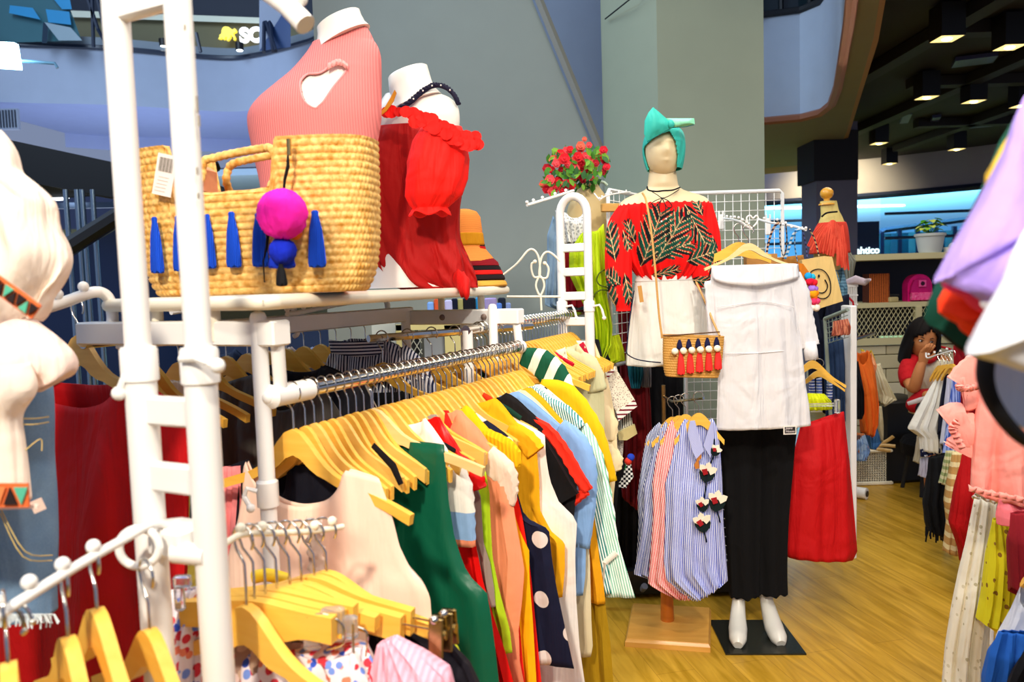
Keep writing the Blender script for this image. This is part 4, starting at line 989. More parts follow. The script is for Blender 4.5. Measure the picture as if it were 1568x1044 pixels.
for sy in (-1, 1):
    y = sy*.066; y2 = sy*.040
    rope([(DIPL+.030, y, .176), (DIPL+.031, y2, .21), (DIPL+.038, y2, .236), (DIPL+.056, y2*.8, .243), (DIP[0], y2*.8, .248), (DIPR-.035, y2*.8, .253), (DIPR-.012, y2, .248), (DIPR-.005, y2, .215), (DIPR-.006, y, .178)], .0072, t, 'handle')
    rope([(DIPL, y, .172), (DIP[0], y*1.08, .170), (DIPR, y, .174)], .0075, t, 'lip')
g = G(); g.box((DIPL+.012, -.02, .205), (.035, .08, .055), 0, .008); part(g, 'lining_patch', fabric('#E39A70'), t, local=True)
BLUE = ribbed('#1E60FF', .0022, 0, st=.9)
def tassel(P, h, w, mat, parent, head=.006, name='tassel', seg=14, local=False):
    g = G(); R_ = []
    prof = [(0, .25), (.03, .42), (.08, .38), (.12, .42), (.35, .72), (.7, .92), (.93, 1.0), (1.0, .93)]
    for q, k in prof:
        R_.append([P + V((w/2*k*(1+.10*sin(j*3.1))*cos(2*pi*j/seg), w/2*.7*k*(1+.12*cos(j*2.3))*sin(2*pi*j/seg), -h*q - (.0025*sin(j*2.7) if q == 1.0 else 0))) for j in range(seg)])
    g.loft(R_); return part(g, name, mat, parent, local=local, ang=70)
nrm = V((ex.y, -ex.x, 0))   # towards the viewer
for px, py, h_, w_ in ((236, 332, .097, .024), (272, 330, .095, .026), (317, 328, .092, .022), (354, 324, .094, .026), (395, 326, .090, .028), (482, 322, .094, .030)):
    P = onplane(px, py, BC + nrm*.088, nrm); tassel(P, h_*.98, w_, BLUE, t)
# price tag
P = onplane(252, 268, BC + nrm*.094, nrm); t = root('price_tag', P, BRZ, 'white paper price tag with a grey barcode tilted on the straw bag', 'tag')
X_ = (ex*cos(-.25) + V((0,0,1))*sin(-.25)); Z_ = (V((0,0,1))*cos(-.25) - ex*sin(-.25))
g = G(); g.box(P, (.036, .0012, .070), ax=(X_, nrm, Z_)); part(g, 'card', plain('#F2E6DC', .6), t, smooth=False)
for k in range(13):
    g = G(); g.box(P + nrm*.001 + X_*(-.0125+.0021*k) + Z_*.017, (.0012 if k % 3 else .0006, .0006, .024), ax=(X_, nrm, Z_)); part(g, 'bar', plain('#6A625C', .7), t, smooth=False)
for k in range(5):
    g = G(); g.box(P + nrm*.001 + Z_*(-.004-.006*k) + X_*(-.002*k*.5), (.020, .0006, .0011), ax=(X_, nrm, Z_)); part(g, 'print_line', plain('#D8B8B0', .7), t, smooth=False)
# charm
P = onplane(432, 328, BC + nrm*.125, nrm); t = root('bag_charm', P, BRZ, 'fluffy magenta pompom charm with a smaller blue pompom hanging from the straw bag', 'bag charm')
def fluff(P, r, mat, parent, name='pompom', seed=1, k=.06, seg=40):
    g = G(); g.ball(P, r, seg, seg//2); rn = random.Random(seed)
    g.v = [P + (v-P)*(1 + rn.uniform(-k, k*.6)) for v in g.v]; return part(g, name, mat, parent, ang=180)
fluff(P, .0405, fabric('#FF22B4', .95, .9), t); 
P2 = onplane(433, 384, BC + nrm*.118, nrm); fluff(P2, .0222, fabric('#1028B8', .95, .9), t, seed=3)
P3 = onplane(452, 356, BC + nrm*.105, nrm); fluff(P3, .012, fabric('#FF7A18', .95, .9), t, seed=4, seg=20)
tassel(onplane(430, 372, BC + nrm*.10, nrm), .040, .046, fabric('#1234C0', .9, .6), t)
tassel(onplane(430, 404, BC + nrm*.125, nrm), .034, .019, BLACK, t)
g = G(); g.tube([onplane(x, y, BC + nrm*.105, nrm) for x, y in ((441, 238), (441, 255), (436, 275), (434, 300))], [.003, .0055, .0045, .003], 8, flat=.5); part(g, 'ribbon', BLACK, t); g = G()
g.tube([onplane(x, y, BC + nrm*.105, nrm) for x, y in ((412, 345), (408, 380), (403, 400), (405, 432))], [.005, .004, .002, .0018], 8, flat=.5); part(g, 'ribbon', BLACK, t)
g = G(); g.tube([onplane(x, y, BC + nrm*.10, nrm) for x, y in ((442, 213), (443, 238))], .004, 8); part(g, 'clasp', BRASSY, t)

# ---- pink ribbed bust ----
YP = 1.72
t = root('bust_form', onto(at(480, 440, YP)), 0, 'white half torso mannequin leaning left behind the straw bag', 'mannequin')
body = [(46, 490, 555), (58, 482, 566), (72, 478, 577), (88, 467, 582), (111, 448, 584), (132, 423, 584), (152, 400, 584), (170, 387, 583), (190, 385, 583), (230, 392, 576), (300, 405, 560), (380, 400, 560), (439, 398, 562)]
TILT = lambda k: .42*max(0, 1-k*9)
def ratio_p(k): return .40 + .22*min(1, k*3)
g = G(); g.loft(rows_loft([(r[0], r[1]+2, r[2]-(1.5 if r[0] < 260 else 0)) for r in body], YP, ratio_p, tilt=TILT)); part(g, 'torso', SKINW, t)
g = G(); nk = [at(522, 64, YP), at(519, 48, YP), at(518, 30, YP)]
R_ = []
for (x, y, ax, tl) in ((524, 62, 42, .5), (522, 50, 36, .45), (520, 38, 33, .42), (518, 29, 32, .42), (518, 27.5, 30, .42)):
    c = at(x, y, YP); a = ax*YP/1180
    R_.append([c + V((a*cos(q), a*.75*sin(q), a*cos(q)*tl)) for q in [2*pi*j/28 for j in range(28)]])
g.loft(R_); part(g, 'neck', SKINW, t)
# knit top with the cut out
cut = [(455,124),(459,113),(466,107),(475,107),(484,106),(492,101),(498,94),(501,89),(508,87),(515,87),(522,90),(526,95),(521,107),(507,129),(494,152),(487,160),(481,164),(469,158),(461,146)]
cutw = [(lambda p: (p.x, p.z))(at(x, y, YP-.10)) for x, y in cut]
g = G(); rows = [(52, 487, 558), (62, 481, 569), (72, 476, 577), (88, 465, 582), (111, 445, 583), (132, 420, 583), (152, 397, 583), (170, 384, 583), (190, 382, 582), (230, 389.5, 575), (300, 402.5, 560), (380, 397, 562), (425, 395, 564)]
R_ = rows_loft(rows, YP, lambda k: ratio_p(k)*1.05, 200, 18, tilt=TILT)
g.loft(R_, cap=(False, False)); keep = []
for f in g.f:
    c = sum((g.v[i] for i in f), V())/len(f)
    if c.y < YP and inpoly(c.x, c.z, cutw): continue
    keep.append(f)
g.f = keep; g.mi = [0]*len(keep)
tp = root('ribbed_blouse', onto(at(480, 440, YP)), 0, 'pink ribbed knit top with a keyhole opening on the leaning bust', 'top')
part(g, 'body', ribbed('#F28A88', .0052, 0, st=.35), tp, solid=.003, ang=180)
g = G(); loop = [at(x, y, YP) for x, y in cut]; 
# edge of the keyhole follows the torso surface
def surf(p):
    best = min((q for r in R_ for q in r if q.y < YP), key=lambda q: (q.x-p[0])**2 + (q.z-p[1])**2); return V((p[0], best.y-.001, p[1]))
E_ = smoothpath([surf(p) for p in cutw], 4, True); g.tube(E_, .0022, 6, closed=True); part(g, 'keyhole_edge', fabric('#F4A0A0'), tp)
for s_ in (0,):
    g = G(); P = [surf(((at(x, y, YP-.10)).x, at(x, y, YP-.10).z)) for x, y in ((497, 97), (504, 92), (512, 88), (520, 90), (528, 96))]
    rings = [[p + V((0, -.003 - .006*abs(sin(i*2)) , .006)), p + V((0, -.010, 0)), p + V((.0, -.006 - .006*abs(cos(i*2)), -.008))] for i, p in enumerate(smoothpath(P, 4))]
    g.loft(rings, closed=False); part(g, 'ruffle', fabric('#F2A09C'), tp, solid=.001)

# ---- second bust with the red blouse ----
YR = 2.05
t = root('bust_form', onto(at(640, 440, YR)), 0, 'white half torso mannequin with bare shoulder wearing the red blouse', 'mannequin')
rows = [(143, 590, 668), (152, 584, 690), (165, 578, 701), (180, 576, 704), (200, 578, 703), (240, 585, 695), (300, 590, 680), (370, 580, 690), (430, 566, 690), (440, 562, 690)]
g = G(); g.loft(rows_loft(rows, YR, lambda k: .42+.15*min(1, k*3))); part(g, 'torso', SKINW, t)
R_ = []
for (x, y, ax, tl) in ((636, 160, 40, .35), (632, 145, 32, .33), (628, 128, 31, .32), (625, 112, 29.5, .32), (624, 110, 27, .32)):
    c = at(x, y, YR); a = ax*YR/1180
    R_.append([c + V((a*cos(q), a*.8*sin(q)-.01, a*cos(q)*tl)) for q in [2*pi*j/28 for j in range(28)]])
g = G(); g.loft(R_); part(g, 'neck', SKINW, t)
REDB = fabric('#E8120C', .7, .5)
tp = root('ruffled_blouse', onto(at(640, 440, YR)), 0, 'scarlet off shoulder blouse with petal ruffle, puffed sleeve and draped hem over the shelf edge', 'blouse')
rows = [(196, 566, 700), (215, 560, 706), (260, 552, 712), (320, 556, 706), (365, 566, 704), (400, 572, 716), (425, 590, 724), (442, 620, 728)]
R_ = rows_loft(rows, YR, .55, 64, 8)
for i, r in enumerate(R_):
    q = i/len(R_)
    for j, p in enumerate(r):
        p.x += .006*sin(j*.9+q*9)*q*1.6; p.y -= (.014*sin(j*.62 + q*6) + .008*sin(j*1.7-q*14))*q
g = G(); g.loft(R_, cap=(False, False)); part(g, 'body', fabric('#A80A06', .7, .5), tp, solid=.0015, ang=180)  # shade of the folds put into a darker red than the sleeve
# puffed sleeve
R_ = []
for (x, y, a) in ((676, 196, 30), (674, 215, 40), (671, 245, 46), (668, 275, 46), (664, 300, 42), (660, 313, 32), (659, 319, 26), (659, 328, 32)):
    c = at(x, y, YR-.15); w_ = a*(YR-.15)/1180
    R_.append([c + V(((w_)*(1+.05*sin(q*7+y*.05))*cos(q), w_*.8*(1+.07*sin(q*9+y*.03))*sin(q), .006*sin(q*5) if y > 320 else 0)) for q in [2*pi*j/48 for j in range(48)]])
g = G(); S_ = []
for i in range(len(R_)-1):
    for k in range(4): S_.append([a.lerp(b, k/4) for a, b in zip(R_[i], R_[i+1])])
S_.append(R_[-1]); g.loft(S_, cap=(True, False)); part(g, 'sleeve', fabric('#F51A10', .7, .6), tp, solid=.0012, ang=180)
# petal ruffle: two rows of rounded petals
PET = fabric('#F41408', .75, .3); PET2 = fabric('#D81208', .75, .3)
line = smoothpath([V((592, 178, YR-.14)), V((622, 178, YR-.17)), V((652, 186, YR-.19)), V((680, 200, YR-.20)), V((706, 215, YR-.20)), V((728, 216, YR-.17))], 3)
for i, q in enumerate(line):
    for row in (0, 1):
        if row == 1 and (i < 4): continue
        c = at(q.x + (4 if row else 0), q.y + (6 if row else -6), q.z + (-.006 if row else .008)); r_ = .0150 + .003*sin(i*2.1)
        g = G(); N_ = 12; pts = []
        for k in range(N_):
            a = 2*pi*k/N_ ; pts.append(c + V((r_*cos(a), .12*r_*sin(a) - .007*(i % 2) - .0015*cos(3*a+i), r_*.95*sin(a))))
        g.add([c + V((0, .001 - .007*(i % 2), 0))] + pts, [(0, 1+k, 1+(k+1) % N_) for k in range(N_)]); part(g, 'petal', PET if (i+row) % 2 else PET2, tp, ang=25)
# knot hanging over the edge
g = G(); g.tube(smoothpath([at(700, 425, 1.98), at(710, 436, 1.94), at(712, 448, 1.92), at(714, 457, 1.92)], 4), [.022*1, .024, .026, .026, .026, .025, .024, .022, .02, .018, .016, .012, .008], 12, flat=.6)
for v_ in g.v: v_.y += .004*sin(v_.x*300); v_.z += .003*sin(v_.x*420)
part(g, 'knot', fabric('#CF100A', .7, .5), tp, ang=180)
# braided halter strap
t = root('braided_necklace', at(640, 140, YR), 0, 'dark navy braided halter strap over the bare white shoulder', 'necklace')
for ph in (0, 2.1, 4.2):
    P = smoothpath([V((600, 172, 0)), V((625, 158, 0)), V((640, 145, 0)), V((655, 134, 0)), V((668, 130, 0)), V((682, 133, 0)), V((695, 144, 0)), V((702, 158, 0))], 8); pts = []
    for i, p in enumerate(P):
        q = i/len(P); c = at(p.x, p.y, YR - .085 + .07*q); pts.append(c + V((.0035*cos(i*.9+ph), .0035*cos(i*.9+ph), .0035*sin(i*.9+ph))))
    g = G(); g.tube(pts, .0042, 6); part(g, 'strand', fabric('#14122E', .7), t)
for k in range(6):
    p = P[4+k*8]; g = G(); g.ball(at(p.x, p.y, YR-.10+.07*(4+k*8)/len(P)), .0022, 8, 5); part(g, 'bead', plain('#F4F0E8', .3), t)
g = G(); g.prism([(0,0), (.018,.022), (.026,.042), (.022,.05), (.010,.03), (-.006,.006), (-.03,-.012), (-.028,-.02)], at(592, 170, YR-.15), (1,0,0), (0,0,1), (0,1,0), .003)
mk(g, 'hair_tie', fabric('#D8901C', .6), label='small golden ochre leaf shaped clip at the neckline of the red blouse', cat='clip')

# ---- stack of hats ----
HC = at(719, 440, 2.32); HC.z = DT
def hat_stack():
    specs = [('#D8A040', 'straw hat with a rolled brim, lowest of the hat stack', .0, .118), ('#1C0C10', 'black hat second from the bottom of the stack', .018, .112), ('#C81410', 'scarlet hat in the middle of the stack', .032, .106),
             ('#14080C', 'black hat between the scarlet and maroon ones', .044, .100), ('#8A0F1C', 'maroon hat right below the orange one', .058, .094)]
    for i, (c, lb, z, r) in enumerate(specs):
        g = G(); pr = [(r*.97, z+.000), (r, z+.004), (r*.97, z+.012), (r*.75, z+.030), (r*.55, z+.05), (r*.50, z+.085), (r*.3, z+.10), (0.005, z+.10)]
        g.lathe(pr, (HC.x, HC.y, HC.z), 32, sx=.95, cap=(False, True)); mk(g, 'felt_hat', ribbed(c, .004, 2, st=.3), label=lb, cat='hat', group='stacked hats', solid=.004)
    g = G(); z = .072
    pr = [(.090, z), (.092, z+.003), (.080, z+.018), (.062, z+.040), (.057, z+.056), (.054, z+.10), (.050, z+.135), (.040, z+.150), (.02, z+.157), (.004, z+.158)]
    t = root('straw_hat', (HC.x-.012, HC.y, HC.z+z), 0, 'tall orange straw hat with a mustard band on top of the hat stack', 'hat', 'stacked hats')
    gg = G(); gg.lathe(pr, (HC.x-.012, HC.y, HC.z), 36, cap=(False, True)); part(gg, 'crown', ribbed('#F09040', .003, 2, st=.4), t, solid=.003)
    gg = G(); gg.lathe([(.0605, z+.050), (.0600, z+.057), (.0575, z+.085), (.0585, z+.085)], (HC.x-.012, HC.y, HC.z), 36, cap=(False, False)); part(gg, 'hat_band', fabric('#C8860C'), t, solid=.003)
hat_stack()
# ================= mannequins and what hangs by them =================
YM = 2.85
t = root('mannequin', onz(1022, 962), -.13, 'cream mannequin with featureless face and teal head wrap on a wooden foot', 'mannequin')
head = [(196, 1013, 1018), (198, 1004, 1027), (203, 997, 1034), (212, 991, 1040), (224, 988, 1043), (238, 988.5, 1042.5), (248, 990.5, 1040), (256, 994, 1037), (263, 1000, 1032), (268, 1008, 1025)]
g = G(); R_ = rows_loft(head, YM, 1.12, 36, 6, yoff=lambda k: .0)
hc = at(1015, 234, YM)
for r in R_:
    for p in r:
        if p.y < YM:
            p.y -= .016*exp(-((p.x-hc.x)/.009)**2 - ((p.z-hc.z+.0)/.020)**2) + .006*exp(-((p.x-hc.x)/.013)**2 - ((p.z-hc.z+.036)/.008)**2)
            p.y += .006*(exp(-((p.x-hc.x-.026)/.016)**2 - ((p.z-hc.z-.016)/.012)**2) + exp(-((p.x-hc.x+.026)/.016)**2 - ((p.z-hc.z-.016)/.012)**2))
g.loft(R_); part(g, 'head', SKINC, t, ang=180)
torso = [(258, 996, 1036), (270, 994.5, 1038), (282, 993, 1040), (288, 990, 1044), (293, 980, 1054), (298, 966, 1070), (304, 955, 1083), (313, 948, 1089), (326, 947, 1088), (350, 956, 1078), (390, 968, 1062), (425, 976, 1058), (450, 970, 1066), (500, 970, 1070), (530, 975, 1062), (560, 985, 1050)]
g = G(); R_ = rows_loft(torso, YM, lambda k: .85 - .45*min(1, max(0, (k-.12)/.2)) + .12*min(1, max(0, (k-.4)/.2)), 36, 5, yoff=lambda k: .02); g.loft(R_); part(g, 'torso', SKINC, t, ang=180)
pb = onz(1022, 960); g = G(); g.lathe([(.0075, .10), (.0075, .95)], (pb.x, pb.y, 0), 12); part(g, 'pole', plain('#B89058', .25, .8), t)
g = G(); g.lathe([(.026, .03), (.0255, .06), (.023, .17), (.018, .175)], (pb.x, pb.y, 0), 24); part(g, 'foot_column', wood('#D8781C', '#B85E12', 4), t)
bc = [onz(957, 990), onz(1088, 999), onz(1089, 940), onz(968, 933)]; bcz = sum(bc, V())/4
bx = (bc[1]-bc[0]).normalized()
g = G(); rr = []
for z, k in ((0, 1.0), (.018, 1.0), (.026, .965), (.030, .955)): rr.append([V(((p.x-bcz.x)*k+bcz.x, (p.y-bcz.y)*k+bcz.y, z)) for p in bc])
g.loft(rr); part(g, 'foot_board', wood('#F0B85C', '#D08C34', 3, .3, (2, 10, 10)), t, ang=25)

# head wrap
TEAL = fabric('#37B8A8', .6, .35); MINT = fabric('#98F0C4', .6, .35)
t = root('head_wrap', at(1015, 200, YM), 0, 'teal knotted head wrap with one upright and one sideways loop', 'head wrap')
hb = [(193, 1006, 1026), (197, 996, 1036), (204, 990, 1044), (214, 986.5, 1047), (226, 985, 1048), (240, 986, 1047), (252, 989, 1045), (260, 992, 1043)]
R_ = rows_loft(hb, YM+.006, 1.16, 120, 16); g = G(); g.loft(R_, cap=(True, False))
face = [(lambda p: (p.x, p.z))(at(x, y, YM-.09)) for x, y in ((991, 262), (990, 240), (993, 218), (1003, 209), (1018, 201), (1027, 199), (1036, 215), (1040, 235), (1040, 262))]
g.f = [f for f in g.f if not ((lambda c: c.y < YM-.005 and inpoly(c.x, c.z, face))(sum((g.v[i] for i in f), V())/len(f)))]; g.mi = [0]*len(g.f)
part(g, 'band', TEAL, t, solid=.004, ang=180)
def puff(px, Y0, mat, name, parent, th=.03, ridge=0):
    P = [at(x, y, Y0) for x, y in px]; c = sum(P, V())/len(P); g = G(); n = len(P)
    inner = [c.lerp(p, .55) for p in P]
    F_ = [p + V((0, -th/2, 0)) for p in inner]; B_ = [p + V((0, th/2, 0)) for p in inner]
    g.add(P + F_ + B_ + [c + V((0, -th*.6, 0)), c + V((0, th*.6, 0))],
        [(i, (i+1) % n, n+(i+1) % n, n+i) for i in range(n)] + [((i+1) % n, i, 2*n+i, 2*n+(i+1) % n) for i in range(n)] + [(n+i, n+(i+1) % n, 3*n) for i in range(n)] + [(2*n+(i+1) % n, 2*n+i, 3*n+1) for i in range(n)])
    return part(g, name, mat, parent, ang=60)
puff([(991, 217), (986, 205), (987, 185), (993, 172), (1000, 164), (1010, 172), (1020, 181), (1029, 190), (1026, 200), (1010, 206)], YM-.13, TEAL, 'upright_loop', t, .035)
puff([(1020, 181), (1030, 181), (1063, 181), (1064, 190), (1050, 193), (1030, 196), (1027, 192)], YM-.13, MINT, 'side_loop', t, .026)
g = G(); g.ball(at(1027, 190, YM-.135), .014, 12, 8, (1, .8, 1.1)); part(g, 'knot', TEAL, t)
g = G(); g.tube([at(991, 217, YM-.145), at(1003, 210, YM-.15), at(1016, 203, YM-.15), at(1026, 197, YM-.15)], .0012, 5); g.tube([at(1030, 195.5, YM-.15), at(1050, 194, YM-.15), at(1063, 191, YM-.15)], .0014, 5); part(g, 'seam', fabric('#0E5A58'), t)

# choker
t = root('choker', at(1015, 293, YM-.08), 0, 'black string choker tied in a bow on the cream mannequin neck', 'choker')
ny = YM - .075
def string(pts, r=.0016, n=6, parent=None, name='string', mat=BLACK):
    g = G(); g.tube(smoothpath([at(*p) for p in pts], n), r, 6); return part(g, name, mat, parent)
string([(991, 286, ny+.04), (993, 291, ny+.01), (1005, 293, ny-.008), (1016, 292, ny-.012), (1030, 291, ny), (1041, 287, ny+.04)], .0030, parent=t)
string([(996, 292, ny), (1006, 298, ny-.01), (1014, 303, ny-.012), (1024, 300, ny-.01), (1040, 290, ny+.03)], .0014, parent=t)
string([(1014, 303, ny-.012), (1002, 308, ny-.02), (995, 315, ny-.03), (1003, 317, ny-.03), (1011, 308, ny-.02), (1014, 303, ny-.012)], .0014, parent=t)
string([(1014, 303, ny-.012), (1024, 308, ny-.02), (1029, 316, ny-.03), (1022, 317, ny-.03), (1016, 308, ny-.02), (1014, 303, ny-.012)], .0014, parent=t)
string([(1014, 303, ny-.012), (1010, 315, ny-.03), (1011, 332, ny-.05), (1013, 338, ny-.055)], .0013, parent=t)
string([(1014, 303, ny-.012), (1019, 315, ny-.03), (1019, 328, ny-.05), (1019, 334, ny-.055)], .0013, parent=t)
for x, y in ((1013, 339), (1020, 335)):
    g = G(); g.ball(at(x, y, ny-.06), .0034, 8, 6); part(g, 'bead', plain('#F4F0E8', .3), t)

# tropical blouse with printed fronds
LEAVES = []
for (bx_, by_, tx, ty, w_, n_) in [(984, 408, 1012, 326, 26, 12), (1000, 408, 1046, 332, 22, 11), (992, 395, 1058, 372, 18, 10), (1048, 312, 1082, 372, 17, 10), (1052, 400, 1098, 384, 20, 9), (1078, 330, 1066, 306, 9, 6),
        (944, 400, 934, 345, 15, 8), (952, 436, 930, 420, 16, 8), (946, 470, 930, 440, 14, 7), (955, 352, 966, 380, 8, 5), (1094, 360, 1098, 420, 12, 8), (1062, 428, 1092, 432, 10, 7), (975, 372, 962, 338, 9, 6), (958, 418, 968, 462, 11, 6), (1000, 422, 1040, 412, 9, 7)]:
    a, b = at(bx_, by_, 2.76), at(tx, ty, 2.76); LEAVES.append((a.x, a.z, b.x, b.z, w_*2.76/1180, n_))
GRN, DRK, CRM, RED = hx('#0B4A3A'), hx('#0A1A1C'), hx('#E6C890'), hx('#F0100E')
def print_col(x, z):
    for a0, a1, b0, b1, w_, n_ in LEAVES:
        dx, dz = b0-a0, b1-a1; L_ = hypot(dx, dz); ux, uz = dx/L_, dz/L_; px, pz = x-a0, z-a1
        s = (px*ux + pz*uz)/L_; d = (-px*uz + pz*ux); ad = abs(d)/w_
        if s < -.05 or ad > 1.05: continue
        q = s - ad*.42                      # leaflets sweep forward
        if q < 0 or q > 1: continue
        if ad > (1-(2*q-.9)**2*.55)*(0.88+.12*sin(q*40)): continue
        if abs(d) < .0012 and s < 1: return CRM
        f = (q*n_*.62) % 1.0; wd = .84*(1-ad*.30)
        if f < wd: return GRN if (int(q*n_*.62) % 3) else DRK
        if f < wd + .10: return CRM
    return RED
t = root('off_shoulder_blouse', at(1017, 420, YM), 0, 'red off shoulder blouse printed with dark palm fronds on the cream mannequin', 'blouse')
PR = vcol('palm_print')
def printed(R_, name, cap=(False, False)):
    g = G(); g.loft(R_, cap=cap); cols = [print_col(v.x, v.z) for v in g.v]; return part(g, name, PR, t, colors=cols, ang=180)
rows = [(313, 947, 1089), (318, 945, 1091), (330, 946, 1091), (355, 950, 1092), (380, 956, 1090), (400, 962, 1084), (414, 970, 1074), (424, 978, 1064), (428, 983, 1058)]
R_ = rows_loft(rows, YM, lambda k: .52 + .06*sin(k*3), 420, 18)
for i, r in enumerate(R_):
    k = i/(len(R_)-1)
    for j, p in enumerate(r):
        a = 2*pi*j/420; p.y += (.006*sin(a*17) + .004*sin(a*29+k*3))*(.3+k); p.z += .0035*sin(a*34)*(1 if k < .02 else 0)
printed(R_, 'body')
def puffsleeve(cs, name, rt=.8, nn=14):
    S = smoothpath([V(c) for c in cs], nn); R_ = []
    for i, s in enumerate(S):
        c = at(s.x, s.y, YM-.03); a = s.z*2.82/1180
        R_.append([c + V((a*(1+.04*sin(q*8+i*.05))*cos(q), a*rt*(1+.06*sin(q*9+i*.04))*sin(q), 0)) for q in [2*pi*j/200 for j in range(200)]])
    printed(R_, name, (False, True))
puffsleeve([(957, 318, 12), (950, 340, 18), (948, 370, 20), (947, 400, 20), (948, 430, 19), (951, 455, 16), (954, 470, 11), (955, 476, 12)], 'left_sleeve')
puffsleeve([(1080, 312, 10), (1083, 335, 14), (1084, 360, 18), (1083, 385, 20), (1080, 405, 21), (1078, 422, 20), (1078, 434, 15), (1080, 440, 9)], 'right_sleeve')

# white culottes
CUL = plain('#F4F1EA', .75, name='white_crepe')
t = root('culottes', at(1020, 500, YM), 0, 'white flared culottes with navy side piping on the cream mannequin', 'shorts')
rows = [(419, 977, 1063), (430, 973, 1068), (445, 970, 1075), (470, 966, 1084), (500, 962, 1093), (525, 959.5, 1099), (545, 958, 1102)]
R_ = rows_loft(rows, YM-.0, .46, 96, 8)
for i, r in enumerate(R_):
    k = i/(len(R_)-1)
    for j, p in enumerate(r):
        a = 2*pi*j/96; p.y += .016*sin(a*7+1)*k*k; p.z += (.02*cos(a) - .006)*k**3 - .03*k**6*(sin(a) < 0)*abs(sin(a))*.5
g = G(); g.loft(R_, cap=(False, False)); part(g, 'body', fabric('#DEDBD2', .8, .3), t, solid=.002, ang=180)
R2 = [[(p-at(1020, 424, YM))*1.02+at(1020, 424, YM) for p in r] for r in R_[:9]]
g = G(); g.loft(R2, cap=(False, False)); part(g, 'waistband', fabric('#DAD8D2', .8, .3), t, solid=.002, ang=180)
NAVY = fabric('#101838')
g = G(); g.tube(smoothpath([at(971, 445, YM-.08), at(967, 470, YM-.09), at(963, 500, YM-.10), at(960, 530, YM-.11), at(960, 541, YM-.12), at(972, 549, YM-.11), at(990, 553, YM-.14), at(1012, 555, YM-.15)], 4), .0022, 6); part(g, 'piping', NAVY, t); g = G()
g.tube(smoothpath([at(1068, 434, YM-.06), at(1076, 455, YM-.07), at(1086, 480, YM-.08), at(1097, 507, YM-.08), at(1101, 520, YM-.08)], 4), .0026, 6); part(g, 'piping', NAVY, t)
g = G(); g.box(at(981, 450, YM-.155), (.014, .002, .058), 0, 0, ax=(V((1,0,.12)).normalized(), V((0,1,0)), V((-.12,0,1)).normalized())); mk(g, 'price_tag', plain('#C08A3C', .6), label='small tan kraft tag hanging at the culottes waistband', cat='tag', smooth=False)

# crossbody straw bag
t = root('crossbody_bag', at(1060, 577, 2.62), .05, 'small woven straw crossbody bag with red tassels worn by the cream mannequin', 'bag')
YB = 2.60; bl, br = at(1013, 560, YB), at(1105, 560, YB); hw = (br.x-bl.x)/2; cb = at(1059, 577, YB); fr = Matrix.Translation(cb) @ Matrix.Rotation(.06, 4, 'Y')
STRAW2 = wood('#E0A850', '#A87428', 60, .6, name='brown_straw'); g = strawbag(hw, .03, .142, None, .0115, .0085, 200, 66, .0042); g.v = [fr @ v for v in g.v]; part(g, 'body', STRAW2, t, ang=80)
def tube_px(pts, r, n=5, seg=8, flat=1.0):
    g = G(); g.tube(smoothpath([at(*p) for p in pts], n), r, seg, flat=flat); return g
part(tube_px([(984, 296, 2.80), (990, 310, 2.72), (998, 360, 2.66), (1004, 420, 2.63), (1009, 480, 2.62), (1014, 518, 2.61)], .0038), 'strap', wood('#D8A860', '#B07E38', 30), t)
part(tube_px([(1066, 432, 2.74), (1080, 462, 2.68), (1092, 492, 2.64), (1102, 514, 2.61)], .0038), 'strap', wood('#D8A860', '#B07E38', 30), t)
for i in range(5):
    x = 1040.5 + i*14.2; y = 523 - i*1.0
    tassel(at(x, y-3, YB-.036), .030, .020, fabric('#14143C'), t, name='navy_tassel')
    tassel(at(x+2, y+14, YB-.038), .078 - i*.002, .026, fabric('#F0302C', .8, .6), t, name='red_tassel')
for i in range(6):
    g = G(); g.ball(at(1033.5 + i*13, 538 - i*.9, YB-.046), .0115, 14, 10); part(g, 'white_pompom', fabric('#EFE4C8', .9, .8), t)
g = tube_px([(1016, 514, YB-.03), (1050, 512, YB-.035), (1102, 508, YB-.03)], .0022); part(g, 'rim', plain('#5A3818', .7), t)

# striped shirts hanging on the mannequin pole
SR = -.10
def shirt(name, label, O, L, R, c1, c2, per=.0062, collar=True, col=None, **k):
    m = stripes(c1, c2, per, .5, 0, .04)
    t = garment(name, label, 'shirt', O, SR, L, R, m, group='striped shirts by the mannequin', collar=(.045, .0, m) if collar else None, nw=.048, nz=-.018, nb=.012, **k); return t
O1 = at(1070, 632, 2.66); O2 = at(1050, 634, 2.70); O3 = at(1040, 636, 2.74); O4 = at(1030, 638, 2.78)
SH = garment('striped_shirt', 'blue and white striped sleeveless shirt with embroidered flowers, frontmost by the pole', 'shirt', O1, SR,
    [(1036, 666), (1030, 700), (1019, 740), (1019, 800), (1017, 860), (1021, 888), (1040, 905), (1062, 920)], [(1098, 655), (1103, 690), (1106, 740), (1108, 800), (1112, 850), (1115, 886), (1106, 892)],
    stripes('#5C6CCB', '#E6EAFF', .0062, .5, 0, .03), group='striped shirts by the mannequin', nw=.046, nz=-.02, nf=.115, nb=.01, D=.03, fold=.009, nfold=4, nu=60, nv=44)
CB = stripes('#5C6CCB', '#E6EAFF', .0058, .5, 2, 1.0)
def plate(pts, Y, th, mat, name, parent, **k):
    P = [at(x, y, Y) for x, y in pts]; n = len(P); g = G(); g.add(P + [p + V((0, th, 0)) for p in P], [tuple(range(n))[::-1], tuple(range(n, 2*n))] + [(i, (i+1) % n, n+(i+1) % n, n+i) for i in range(n)])
    return part(g, name, mat, parent, smooth=False, **k)
plate([(1057, 645), (1064, 644), (1078, 690), (1066, 703), (1060, 690), (1053, 664)], 2.615, .006, CB, 'collar', SH)
